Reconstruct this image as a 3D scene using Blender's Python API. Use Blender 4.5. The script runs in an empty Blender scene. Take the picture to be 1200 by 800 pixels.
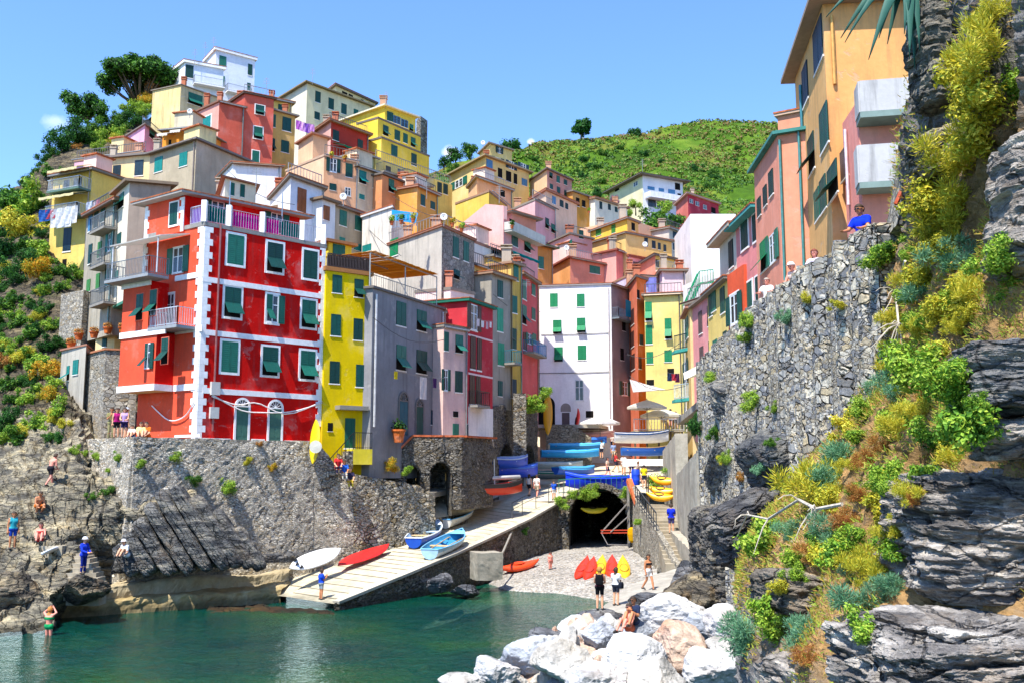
import bpy, bmesh, math, random
import numpy as np
from mathutils import Vector, Matrix, noise as MN, kdtree
random.seed(7); np.random.seed(7)
scene = bpy.context.scene
COL = scene.collection
R = math.radians
# ------------------------------------------------------------------ camera
CAMZ = 6.5; FPX = 1150.0; PITCH = math.atan(155.0/FPX)
def ray(px, py):
    u = (px-600)/FPX; v = (400-py)/FPX
    y = math.cos(PITCH)-v*math.sin(PITCH); z = math.sin(PITCH)+v*math.cos(PITCH)
    return Vector((u/y, 1.0, z/y))
def P(px, py, Y):
    r = ray(px, py); return Vector((r.x*Y, Y, CAMZ+r.z*Y))
def PZ(px, py, z):
    r = ray(px, py); t = (z-CAMZ)/r.z
    return Vector((r.x*t, t, z))
def PPL(px, py, p0, n):
    r = ray(px, py); o = Vector((0, 0, CAMZ))
    t = (p0-o).dot(n)/r.dot(n)
    return o+r*t
def pxm(Y): return Y/FPX           # metres per photo pixel at depth Y
# ------------------------------------------------------------------ colours / materials
def lin(c): return c/12.92 if c <= .04045 else ((c+.055)/1.055)**2.4
def S(h, k=1.0):
    h = h.lstrip('#'); return tuple(min(1, lin(int(h[i:i+2], 16)/255)*k) for i in (0, 2, 4))+(1,)
def mixc(a, b, t): return tuple(a[i]*(1-t)+b[i]*t for i in range(3))+(1,)
def mul(c, k): return tuple(min(1, c[i]*k) for i in range(3))+(1,)
class NT:
    def __init__(s, name):
        s.m = bpy.data.materials.new(name); s.m.use_nodes = True
        s.t = s.m.node_tree; s.t.nodes.clear()
        s.out = s.n('ShaderNodeOutputMaterial')
    def n(s, typ, **kw):
        nd = s.t.nodes.new(typ)
        for k, v in kw.items():
            if k in nd.inputs.keys() if hasattr(nd.inputs, 'keys') else False: nd.inputs[k].default_value = v
            else: setattr(nd, k, v)
        return nd
    def l(s, a, b): s.t.links.new(a, b)
    def coords(s, scale=(1, 1, 1), kind='Object', rot=(0, 0, 0)):
        tc = s.n('ShaderNodeTexCoord'); mp = s.n('ShaderNodeMapping')
        mp.inputs['Scale'].default_value = scale; mp.inputs['Rotation'].default_value = rot
        s.l(tc.outputs[kind], mp.inputs['Vector']); return mp.outputs['Vector']
    def geo(s, scale=(1, 1, 1), rot=(0, 0, 0)):
        tc = s.n('ShaderNodeNewGeometry'); mp = s.n('ShaderNodeMapping')
        mp.inputs['Scale'].default_value = scale; mp.inputs['Rotation'].default_value = rot
        s.l(tc.outputs['Position'], mp.inputs['Vector']); return mp.outputs['Vector']
    def noise(s, vec, scale, detail=4, rough=.55, dist=0):
        nd = s.n('ShaderNodeTexNoise'); nd.inputs['Scale'].default_value = scale
        nd.inputs['Detail'].default_value = detail; nd.inputs['Roughness'].default_value = rough
        nd.inputs['Distortion'].default_value = dist
        s.l(vec, nd.inputs['Vector']); return nd.outputs['Fac']
    def ramp(s, fac, stops, interp='LINEAR'):
        nd = s.n('ShaderNodeValToRGB'); cr = nd.color_ramp; cr.interpolation = interp
        while len(cr.elements) > 1: cr.elements.remove(cr.elements[-1])
        cr.elements[0].position = stops[0][0]; cr.elements[0].color = stops[0][1]
        for p, c in stops[1:]:
            e = cr.elements.new(p); e.color = c
        s.l(fac, nd.inputs['Fac']); return nd.outputs['Color']
    def mix(s, fac, a, b, mode='MIX'):
        nd = s.n('ShaderNodeMix'); nd.data_type = 'RGBA'; nd.blend_type = mode
        for sock, val in ((nd.inputs[0], fac), (nd.inputs[6], a), (nd.inputs[7], b)):
            if hasattr(val, 'is_linked') or hasattr(val, 'links'): s.l(val, sock)
            else: sock.default_value = val
        return nd.outputs[2]
    def math(s, op, a, b=0.0, c=None, clamp=False):
        nd = s.n('ShaderNodeMath'); nd.operation = op; nd.use_clamp = clamp
        for i, val in enumerate((a, b) if c is None else (a, b, c)):
            if hasattr(val, 'links'): s.l(val, nd.inputs[i])
            else: nd.inputs[i].default_value = val
        return nd.outputs[0]
    def bump(s, h, strength=.3, dist=.05, normal=None):
        nd = s.n('ShaderNodeBump'); nd.inputs['Strength'].default_value = strength
        nd.inputs['Distance'].default_value = dist; s.l(h, nd.inputs['Height'])
        if normal is not None: s.l(normal, nd.inputs['Normal'])
        return nd.outputs['Normal']
    def bsdf(s, col, rough=.8, normal=None, spec=.3, metal=0, **kw):
        b = s.n('ShaderNodeBsdfPrincipled')
        if hasattr(col, 'links'): s.l(col, b.inputs['Base Color'])
        else: b.inputs['Base Color'].default_value = col
        if hasattr(rough, 'links'): s.l(rough, b.inputs['Roughness'])
        else: b.inputs['Roughness'].default_value = rough
        b.inputs['Specular IOR Level'].default_value = spec; b.inputs['Metallic'].default_value = metal
        if normal is not None: s.l(normal, b.inputs['Normal'])
        s.l(b.outputs[0], s.out.inputs['Surface']); return b
MATS = {}
def cached(fn):
    def w(*a, **k):
        key = (fn.__name__,)+a+tuple(sorted(k.items()))
        if key not in MATS: MATS[key] = fn(*a, **k)
        return MATS[key]
    return w
def tide(n, cc):
    g = n.n('ShaderNodeNewGeometry'); sx = n.n('ShaderNodeSeparateXYZ'); n.l(g.outputs['Position'], sx.inputs[0])
    f = n.math('ADD', sx.outputs[2], n.math('MULTIPLY', n.math('SUBTRACT', n.noise(g.outputs['Position'], 1.3, 4), .5), .5))
    return n.mix(n.ramp(f, [(.22, (1, 1, 1, 1)), (.50, (0, 0, 0, 1))]), cc, n.mix(.62, cc, (.028, .026, .015, 1)))
@cached
def plaster(hexc, wear=.5, k=1.0):
    c = S(hexc, k); mx_, mn_ = max(c[:3]), min(c[:3])
    if mx_-mn_ > .2*mx_: c = mul(c, min(1, .80/mx_)); lum = .3*c[0]+.6*c[1]+.1*c[2]; c = mixc(c, (lum, lum, lum, 1), .0 if hexc in ('#d8100a', '#f6d200', '#ee5c3e') else .06)
    n = NT('plaster'); v = n.geo()
    big = n.noise(v, .45, 5, .6); fine = n.noise(v, 6, 4, .6)
    vs = n.geo((2.2, 2.2, .22)); st = n.noise(vs, 1.3, 4, .65)
    c1 = n.ramp(big, [(.3, mul(c, .8)), (.55, c), (.75, mul(mixc(c, (.8, .75, .68, 1), .16), 1.05))])
    stn = n.ramp(st, [(.50, (0, 0, 0, 1)), (.72, (1, 1, 1, 1))])
    f = n.math('MULTIPLY', stn, .72*wear)
    c2 = n.mix(f, c1, mul(mixc(c, (.2, .19, .17, 1), .55), .6))
    pt = n.noise(n.geo((1, 1, 1.3)), .9, 6, .7, .4)
    pm = n.ramp(pt, [(.60, (0, 0, 0, 1)), (.64, (1, 1, 1, 1))])
    c3 = n.mix(n.math('MULTIPLY', pm, .7*wear), c2, mul(mixc(c, (.5, .47, .42, 1), .6), .9))
    c4 = n.mix(.25, c3, n.ramp(fine, [(.25, (.55, .55, .55, 1)), (.75, (1.0, 1.0, 1.0, 1))]), 'MULTIPLY')
    n.bsdf(c4, .92, n.bump(n.math('ADD', fine, n.math('MULTIPLY', pm, -.8)), .35, .02), .15); return n.m
@cached
def paint(hexc, rough=.55, k=1.0, var=.15, spec=.35):
    c = S(hexc, k); n = NT('paint'); v = n.geo(); f = n.noise(v, 3.5, 5, .6)
    cc = n.ramp(f, [(.3, mul(c, 1-var)), (.7, mul(c, 1+var*.6))])
    n.bsdf(cc, rough, n.bump(f, .06, .02), spec); return n.m
@cached
def metal(hexc, rough=.45):
    c = S(hexc); n = NT('metal_paint'); f = n.noise(n.geo(), 5, 4, .6)
    n.bsdf(n.ramp(f, [(.35, mul(c, .75)), (.65, c)]), rough, None, .5, .4); return n.m
@cached
def glass(k=1):
    n = NT('window_glass'); f = n.noise(n.geo(), .8, 2)
    n.bsdf(n.ramp(f, [(.3, (.012, .016, .02, 1)), (.7, (.05, .06, .07, 1))]), .12, None, .6); return n.m
@cached
def dark(): n = NT('opening_shade'); n.bsdf((.012, .011, .010, 1), .95, None, .1); return n.m  # near-black colour stands in for the shade inside openings
@cached
def cloth(hexc, k=1.0, tr=.35):
    c = S(hexc, k); n = NT('cloth'); v = n.geo(); f = n.noise(v, 4, 4)
    cc = n.ramp(f, [(.3, mul(c, .85)), (.7, c)])
    b = n.bsdf(cc, .9, n.bump(f, .3, .04), .1)
    t = n.n('ShaderNodeBsdfTranslucent'); n.l(cc, t.inputs[0])
    m = n.n('ShaderNodeMixShader'); m.inputs[0].default_value = tr
    n.l(b.outputs[0], m.inputs[1]); n.l(t.outputs[0], m.inputs[2]); n.l(m.outputs[0], n.out.inputs[0]); return n.m
@cached
def tiles(hexc='#b5603a'):
    c = S(hexc); n = NT('roof_tiles'); v = n.geo(); f = n.noise(v, 2.2, 5, .7); vo = n.n('ShaderNodeTexVoronoi'); vo.inputs['Scale'].default_value = 4.5
    n.l(v, vo.inputs['Vector'])
    cc = n.mix(.5, n.ramp(f, [(.3, mul(c, .55)), (.5, c), (.7, mixc(c, (.6, .55, .5, 1), .4))]), n.ramp(vo.outputs['Color'], [(.2, mul(c, .6)), (.8, mul(c, 1.2))]))
    n.bsdf(cc, .9, n.bump(vo.outputs['Distance'], .6, .05), .15); return n.m
@cached
def stone(scale=3.0, cols=('#6a655c', '#9a948a', '#b9b1a2', '#7d7a76', '#8d7a5c'), flat=1.9, disp=0.0, mortar='#4b463e', mw=.06, bmp=1.0, k=1.0, ysc=1.0, smear=.6):
    n = NT('stone_wall'); v0 = n.geo()
    wn = n.n('ShaderNodeTexNoise'); wn.inputs['Scale'].default_value = 1.7; wn.inputs['Detail'].default_value = 3; n.l(v0, wn.inputs['Vector'])
    wv = n.n('ShaderNodeVectorMath'); wv.operation = 'MULTIPLY_ADD'; n.l(wn.outputs['Color'], wv.inputs[0]); wv.inputs[1].default_value = (.28, .28, .28); n.l(v0, wv.inputs[2])
    mp = n.n('ShaderNodeMapping'); mp.inputs['Scale'].default_value = (1, ysc, flat); n.l(wv.outputs[0], mp.inputs['Vector']); v = mp.outputs[0]
    def cells(sc):
        vo = n.n('ShaderNodeTexVoronoi'); vo.inputs['Scale'].default_value = sc; n.l(v, vo.inputs['Vector'])
        ve = n.n('ShaderNodeTexVoronoi'); ve.feature = 'DISTANCE_TO_EDGE'; ve.inputs['Scale'].default_value = sc; n.l(v, ve.inputs['Vector'])
        return vo.outputs['Color'], ve.outputs['Distance']
    ca, da = cells(scale); cb, db = cells(scale*1.9)
    msk = n.ramp(n.noise(v0, .9, 4, .6), [(.47, (0, 0, 0, 1)), (.53, (1, 1, 1, 1))])
    sep = n.n('ShaderNodeSeparateColor'); n.l(n.mix(msk, ca, cb), sep.inputs[0])
    dist = n.math('ADD', n.math('MULTIPLY', da, n.math('SUBTRACT', 1.0, msk)), n.math('MULTIPLY', n.math('MULTIPLY', db, 1.5), msk))
    k_ = len(cols); cc = n.ramp(sep.outputs[0], [((i+.5)/k_, S(c, k)) for i, c in enumerate(cols)])
    fine = n.noise(v0, 9, 5, .65); big = n.noise(v0, .35, 5, .65)
    cc = n.mix(.55, cc, n.ramp(fine, [(.25, (.45, .45, .45, 1)), (.75, (1.15, 1.15, 1.15, 1))]), 'MULTIPLY')
    edge = n.ramp(dist, [(mw*.3, (1, 1, 1, 1)), (mw*1.6, (0, 0, 0, 1))])
    cc = n.mix(n.math('MULTIPLY', edge, .85), cc, S(mortar, k))
    cc = n.mix(.65, cc, n.ramp(big, [(.3, (.55, .53, .5, 1)), (.5, (.95, .94, .92, 1)), (.7, (1.15, 1.08, .95, 1))]), 'MULTIPLY')
    sm = n.ramp(n.noise(v0, .55, 7, .72, .8), [(.52, (0, 0, 0, 1)), (.60, (1, 1, 1, 1))]); cc = n.mix(n.math('MULTIPLY', sm, smear), cc, n.ramp(fine, [(.3, S('#6f695e', k)), (.7, S('#b3aa98', k))]))
    lich = n.ramp(n.noise(v0, .8, 6, .75, .6), [(.60, (0, 0, 0, 1)), (.72, (1, 1, 1, 1))])
    cc = n.mix(n.math('MULTIPLY', lich, .35), cc, S('#5e5a2c', k))
    hgt = n.math('ADD', n.math('MULTIPLY', n.ramp(dist, [(0, (0, 0, 0, 1)), (mw*2.5, (1, 1, 1, 1))]), 1.0), n.math('MULTIPLY', sep.outputs[1], .6))
    cc = tide(n, cc); h2 = n.math('ADD', hgt, n.math('MULTIPLY', fine, .35))
    n.bsdf(cc, .95, n.bump(h2, bmp, .10), .12)
    if disp:
        d = n.n('ShaderNodeDisplacement'); d.inputs['Scale'].default_value = disp; d.inputs['Midlevel'].default_value = .5
        n.l(hgt, d.inputs['Height']); n.l(d.outputs[0], n.out.inputs['Displacement']); n.m.displacement_method = 'BOTH'
    return n.m
@cached
def rock(c1='#45464a', c2='#7e7c78', c3='#b3aa98', strata=5.0, rot=(0, 0, 0), warm=.3, k=1.0, stretch=5.0, rust='#8a6a3a'):
    k *= 1.45; n = NT('rock'); v0 = n.geo(); vr = n.geo((1, 1, stretch), rot)
    a = n.noise(vr, .55*strata/5, 8, .68, .5); b = n.noise(v0, 1.1, 8, .7); f = n.noise(v0, 12, 5, .7); sl = n.noise(vr, 2.6*strata/5, 6, .6, .3)
    cc = n.ramp(a, [(.28, S(c1, .75*k)), (.42, S(c1, k)), (.55, S(c2, k)), (.72, S(c3, k))])
    cc = n.mix(n.math('MULTIPLY', n.ramp(b, [(.52, (0, 0, 0, 1)), (.7, (1, 1, 1, 1))]), warm), cc, S(rust, k))
    cc = n.mix(.8, cc, n.ramp(sl, [(.30, (.34, .34, .35, 1)), (.42, (.78, .78, .78, 1)), (.56, (1, 1, 1, 1)), (.70, (1.18, 1.16, 1.12, 1))]), 'MULTIPLY')
    cc = n.mix(.45, cc, n.ramp(f, [(.3, (.5, .5, .5, 1)), (.7, (1.2, 1.2, 1.2, 1))]), 'MULTIPLY')
    dn = n.n('ShaderNodeTexNoise'); dn.inputs['Scale'].default_value = 1.2; dn.inputs['Detail'].default_value = 5; n.l(v0, dn.inputs['Vector'])
    dv = n.n('ShaderNodeVectorMath'); dv.operation = 'MULTIPLY_ADD'; n.l(dn.outputs['Color'], dv.inputs[0]); dv.inputs[1].default_value = (.9, .9, .9); n.l(n.geo((1, 1, 2.0), rot), dv.inputs[2])
    cv = n.n('ShaderNodeTexVoronoi'); cv.feature = 'DISTANCE_TO_EDGE'; cv.inputs['Scale'].default_value = 1.1; n.l(dv.outputs[0], cv.inputs['Vector'])
    crk = n.ramp(cv.outputs['Distance'], [(.0, (.25, .25, .25, 1)), (.035, (1, 1, 1, 1))]); cc = n.mix(.85, cc, crk, 'MULTIPLY')
    cc = tide(n, cc); h = n.math('ADD', n.math('ADD', n.math('MULTIPLY', sl, .8), n.math('MULTIPLY', crk, .6)), n.math('ADD', n.math('MULTIPLY', f, .45), n.math('MULTIPLY', b, .8)))
    n.bsdf(cc, .88, n.bump(h, 1.0, .2), .2); return n.m
@cached
def marble(c1='#cfcdca', c2='#dedcd8', c3='#8f8e8b', tint='#b08c6c', tw=.3):
    n = NT('boulder_stone'); v0 = n.geo(); a = n.noise(v0, .9, 7, .65, .8); b = n.noise(v0, .6, 4, .6); f = n.noise(v0, 14, 5, .7); g = n.noise(v0, 4, 6, .7)
    cc = n.ramp(a, [(.3, S(c3)), (.5, S(c1)), (.7, S(c2))])
    cc = n.mix(n.math('MULTIPLY', n.ramp(b, [(.5, (0, 0, 0, 1)), (.66, (1, 1, 1, 1))]), tw), cc, S(tint))
    cc = n.mix(.7, cc, n.ramp(g, [(.3, (.45, .46, .48, 1)), (.55, (1, 1, 1, 1))]), 'MULTIPLY')
    cc = n.mix(.25, cc, n.ramp(f, [(.3, (.6, .6, .6, 1)), (.65, (1, 1, 1, 1))]), 'MULTIPLY')
    cc = tide(n, cc); n.bsdf(cc, .85, n.bump(n.math('ADD', g, n.math('MULTIPLY', f, .4)), .8, .08), .2); return n.m
@cached
def foliage(cols=('#1d3a10', '#3f6a16', '#6d9a22', '#93b53a'), tr=.3, k=1.0, ns=.5, nw=.9):
    n = NT('foliage'); g = n.n('ShaderNodeNewGeometry'); nz = n.noise(g.outputs['Position'], ns, 4)
    fac = n.math('ADD', n.math('MULTIPLY', g.outputs['Random Per Island'], .7), n.math('MULTIPLY', n.math('SUBTRACT', nz, .35), nw), clamp=True)
    k_ = len(cols); cc = n.ramp(fac, [((i+.3)/k_, S(c, k)) for i, c in enumerate(cols)])
    b = n.bsdf(cc, .6, None, .25); t = n.n('ShaderNodeBsdfTranslucent'); n.l(cc, t.inputs[0])
    m = n.n('ShaderNodeMixShader'); m.inputs[0].default_value = tr
    n.l(b.outputs[0], m.inputs[1]); n.l(t.outputs[0], m.inputs[2]); n.l(m.outputs[0], n.out.inputs[0]); return n.m
@cached
def bark(hexc='#6b5a48'):
    n = NT('bark'); f = n.noise(n.geo((3, 3, .8)), 3, 6, .7); c = S(hexc)
    n.bsdf(n.ramp(f, [(.3, mul(c, .5)), (.7, mul(c, 1.2))]), .9, n.bump(f, .8, .05), .1); return n.m
@cached
def concrete(hexc='#b9b3a6', k=1.0, wet=0.0, wear=.5):
    c = S(hexc, k); n = NT('concrete'); v = n.geo(); a = n.noise(v, .5, 6, .65, .5); f = n.noise(v, 8, 5, .65); g = n.noise(v, 2.1, 5, .7)
    cc = n.ramp(a, [(.3, mul(c, .68)), (.5, c), (.7, mul(mixc(c, (.8, .74, .6, 1), .2), 1.08))])
    cc = n.mix(.5, cc, n.ramp(g, [(.3, (.6, .59, .57, 1)), (.6, (1.05, 1.05, 1.05, 1))]), 'MULTIPLY')
    cc = n.mix(.35, cc, n.ramp(f, [(.3, (.6, .6, .6, 1)), (.7, (1.1, 1.1, 1.1, 1))]), 'MULTIPLY')
    cc = tide(n, cc); n.bsdf(cc, .92, n.bump(n.math('ADD', f, g), .5, .03), .15); return n.m
@cached
def skin(hexc='#c98a66'):
    c = S(hexc); n = NT('skin'); n.bsdf(c, .55, None, .3); return n.m
# ------------------------------------------------------------------ mesh builder
class MB:
    def __init__(s): s.v = []; s.f = []; s.m = []
    def add(s, vs, fs, mi=0):
        o = len(s.v); s.v += [tuple(v) for v in vs]; s.f += [tuple(i+o for i in f) for f in fs]; s.m += [mi]*len(fs)
    def obox(s, c, ax, ay, az, mi=0):        # centre + three half axes
        c = Vector(c); ax = Vector(ax); ay = Vector(ay); az = Vector(az)
        vs = [c+ax*a+ay*b+az*d for d in (-1, 1) for b in (-1, 1) for a in (-1, 1)]
        s.add(vs, [(0, 2, 3, 1), (4, 5, 7, 6), (0, 1, 5, 4), (2, 6, 7, 3), (0, 4, 6, 2), (1, 3, 7, 5)], mi)
    def box(s, x0, x1, y0, y1, z0, z1, mi=0):
        s.obox(((x0+x1)/2, (y0+y1)/2, (z0+z1)/2), ((x1-x0)/2, 0, 0), (0, (y1-y0)/2, 0), (0, 0, (z1-z0)/2), mi)
    def bar(s, a, b, w, h=None, up=(0, 0, 1), mi=0):
        a = Vector(a); b = Vector(b); d = b-a; L = d.length
        if L < 1e-6: return
        d /= L; u = Vector(up)
        if abs(d.dot(u)) > .95: u = Vector((1, 0, 0))
        sx = d.cross(u).normalized(); uz = sx.cross(d)
        s.obox((a+b)/2, d*L/2, sx*w/2, uz*(h or w)/2, mi)
    def tube(s, path, r, n=8, mi=0, cap=True):
        path = [Vector(p) for p in path]; k = len(path)
        rs = r if isinstance(r, (list, tuple)) else [r]*k
        o = len(s.v); prev = None
        for i, p in enumerate(path):
            t = (path[min(i+1, k-1)]-path[max(i-1, 0)]).normalized()
            if prev is None:
                a = t.cross(Vector((0, 0, 1)) if abs(t.z) < .9 else Vector((1, 0, 0))).normalized()
            else:
                a = prev-t*prev.dot(t); a.normalize()
            prev = a; b = t.cross(a)
            for j in range(n):
                an = 2*math.pi*j/n; q = p+(a*math.cos(an)+b*math.sin(an))*rs[i]; s.v.append(tuple(q))
        for i in range(k-1):
            for j in range(n):
                s.f.append((o+i*n+j, o+i*n+(j+1) % n, o+(i+1)*n+(j+1) % n, o+(i+1)*n+j)); s.m.append(mi)
        if cap:
            s.f.append(tuple(o+j for j in range(n))[::-1]); s.m.append(mi)
            s.f.append(tuple(o+(k-1)*n+j for j in range(n))); s.m.append(mi)
    def lathe(s, prof, n=16, c=(0, 0, 0), mi=0):
        o = len(s.v)
        for r, z in prof:
            for j in range(n):
                a = 2*math.pi*j/n; s.v.append((c[0]+r*math.cos(a), c[1]+r*math.sin(a), c[2]+z))
        for i in range(len(prof)-1):
            for j in range(n):
                s.f.append((o+i*n+j, o+i*n+(j+1) % n, o+(i+1)*n+(j+1) % n, o+(i+1)*n+j)); s.m.append(mi)
    def prism(s, poly, vec, mi=0):
        vec = Vector(vec); k = len(poly); poly = [Vector(p) for p in poly]
        vs = poly+[p+vec for p in poly]
        s.add(vs, [tuple(range(k))[::-1], tuple(range(k, 2*k))]+[(i, (i+1) % k, k+(i+1) % k, k+i) for i in range(k)], mi)
    def grid(s, rows, mi=0, closed=False):
        nr = len(rows); nc = len(rows[0]); o = len(s.v)
        for r in rows: s.v += [tuple(p) for p in r]
        for i in range(nr-1):
            for j in range(nc if closed else nc-1):
                j2 = (j+1) % nc; s.f.append((o+i*nc+j, o+i*nc+j2, o+(i+1)*nc+j2, o+(i+1)*nc+j)); s.m.append(mi)
    def build(s, name, mats, parent=None, org=None, smooth=False, fixn=True):
        me = bpy.data.meshes.new(name); o = Vector(org) if org is not None else None
        vs = [(v[0]-o.x, v[1]-o.y, v[2]-o.z) for v in s.v] if o is not None else s.v
        me.from_pydata(vs, [], s.f)
        if not isinstance(mats, (list, tuple)): mats = [mats]
        for m in mats: me.materials.append(m)
        if len(mats) > 1: me.polygons.foreach_set('material_index', s.m)
        if fixn:
            bm = bmesh.new(); bm.from_mesh(me); bmesh.ops.recalc_face_normals(bm, faces=bm.faces); bm.to_mesh(me); bm.free()
        if smooth: me.polygons.foreach_set('use_smooth', [True]*len(me.polygons))
        me.update()
        ob = bpy.data.objects.new(name, me); COL.objects.link(ob)
        if parent is not None: ob.parent = parent
        elif o is not None: ob.location = o
        return ob
def tag(o, label=None, cat=None, group=None, kind=None):
    if label: o['label'] = label
    if cat: o['category'] = cat
    if group: o['group'] = group
    if kind: o['kind'] = kind
    return o
def empty(name, loc, label=None, cat=None, group=None, rz=0.0):
    o = bpy.data.objects.new(name, None); COL.objects.link(o); o.location = loc; o.rotation_euler = (0, 0, rz)
    o.empty_display_size = .2
    return tag(o, label, cat, group)
def inst(me, name, parent, loc=(0, 0, 0), rot=(0, 0, 0), scale=(1, 1, 1)):
    o = bpy.data.objects.new(name, me); COL.objects.link(o)
    if parent is not None: o.parent = parent
    o.location = loc; o.rotation_euler = rot; o.scale = scale; return o
def fbm(p, H=.9, o=5): return MN.fractal(Vector(p), H, 2.1, o)
def struct(o): o['kind'] = 'structure'; return o
# surface patch through a grid of 3-D control points
def cr_interp(pts, n):
    pts = np.asarray(pts, float); k = len(pts); out = []
    ts = np.linspace(0, k-1-1e-9, n)
    for t in ts:
        i = int(t); f = t-i
        p0 = pts[max(i-1, 0)]; p1 = pts[i]; p2 = pts[min(i+1, k-1)]; p3 = pts[min(i+2, k-1)]
        out.append(.5*((2*p1)+(-p0+p2)*f+(2*p0-5*p1+4*p2-p3)*f*f+(-p0+3*p1-3*p2+p3)*f**3))
    return np.array(out)
def lin_interp(pts, n):
    pts = np.asarray(pts, float); k = len(pts); out = []
    for t in np.linspace(0, k-1-1e-9, n):
        i = int(t); f = t-i; out.append(pts[i]*(1-f)+pts[i+1]*f)
    return np.array(out)
def patch(ctrl, nu, nv, disp=None, smooth=False, linear=False):
    f = lin_interp if linear else cr_interp
    rows = np.array([f(np.array([tuple(c) for c in r]), nu) for r in ctrl])
    g = f(rows, nv)
    if disp:
        du = np.gradient(g, axis=1); dv = np.gradient(g, axis=0); nn = np.cross(du, dv)
        nn /= np.linalg.norm(nn, axis=2, keepdims=True)+1e-9
        for i in range(g.shape[0]):
            for j in range(g.shape[1]):
                nv_ = nn[i, j]
                if nv_[1] > 0 and abs(nv_[2]) < .95 or (abs(nv_[2]) >= .95 and nv_[2] < 0): nv_ = -nv_
                g[i, j] += nv_*disp(g[i, j])
    mb = MB(); mb.grid([list(map(tuple, r)) for r in g]); return mb
# ------------------------------------------------------------------ windows (unit meshes, scaled by the window object)
def leaf_mesh(kind):
    mb = MB(); T = .022
    def frame(z0, z1, tilt=None):
        part = MB()
        part.box(-.5, -.40, -T, T, z0, z1); part.box(.40, .5, -T, T, z0, z1)
        part.box(-.40, .40, -T, T, z0, z0+.035); part.box(-.40, .40, -T, T, z1-.035, z1)
        n = max(3, int((z1-z0)*14)); h = (z1-z0-.07)/n
        for i in range(n):
            zc = z0+.035+h*(i+.5)
            part.obox((0, 0, zc), (.40, 0, 0), (0, .014, -.25*h), (0, .003, .42*h))
        vs = part.v
        if tilt:
            c, s_ = math.cos(tilt), math.sin(tilt); out = []
            for x, y, z in vs:
                dz = (z-z1)*1.6; out.append((x, y*c+dz*s_*1.0, z1+(dz*c)/1.6))
            vs = out
        mb.add(vs, part.f)
    if kind == 'flat': frame(-.5, .5)
    else: frame(-.02, .5); frame(-.5, -.02, R(38))
    return mb
_M = {}
def get_mesh(key, fn, mat):
    kk = (key, mat.name)
    if kk not in _M:
        base = fn(); me = bpy.data.meshes.new(key); me.from_pydata(base.v, [], base.f); me.materials.append(mat)
        bm = bmesh.new(); bm.from_mesh(me); bmesh.ops.recalc_face_normals(bm, faces=bm.faces); bm.to_mesh(me); bm.free()
        _M[kk] = me
    return _M[kk]
def surround_mesh(b):
    def f():
        mb = MB()
        if b <= 0:
            mb.box(-.56, .56, -.05, .01, -.55, -.5)
            return mb
        mb.box(-.5-b, -.5, -.035, .01, -.5-.6*b, .5+.6*b); mb.box(.5, .5+b, -.035, .01, -.5-.6*b, .5+.6*b)
        mb.box(-.5, .5, -.035, .01, .5, .5+.6*b); mb.box(-.5, .5, -.06, .01, -.5-.6*b, -.5)
        return mb
    return f
def pane_mesh():
    mb = MB(); mb.box(-.5, .5, -.009, .006, -.5, .5); return mb
def mull_mesh():
    mb = MB(); y0, y1 = -.028, -.010
    mb.box(-.5, -.42, y0, y1, -.5, .5); mb.box(.42, .5, y0, y1, -.5, .5); mb.box(-.42, .42, y0, y1, -.5, -.45); mb.box(-.42, .42, y0, y1, .45, .5)
    mb.box(-.05, .05, y0, y1, -.45, .45); mb.box(-.42, -.05, y0+.003, y1, .12, .15); mb.box(.05, .42, y0+.003, y1, .12, .15); return mb
def door_mesh():
    mb = MB(); mb.box(-.5, .5, -.025, .0, -.5, .5)
    for x in (-.26, .26):
        for z0, z1 in ((-.42, -.05), (.02, .42)): mb.box(x-.17, x+.17, -.038, -.0245, z0, z1)
    return mb
GREENS = ['#0c4a40', '#0f5546', '#0a3a34', '#155f4e', '#104b44', '#1f6b58', '#0d4238', '#2a6f5c']
GC = {'g': GREENS, 'l': ['#1f8e68', '#26946f'], 'e': ['#0c7a4a', '#12824f'], 't': ['#127a72', '#158079'], 'b': ['#16303f', '#1b3848'], 'n': ['#8a4a1c', '#93521f'], 'k': ['#14352f', '#122e2b'], 'r': ['#4a2a22'], 'w': ['#c9ccd0'], 'u': ['#4a80a8'], 'y': ['#3a7d35'], 'm': ['#5a4b4a']}
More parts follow.
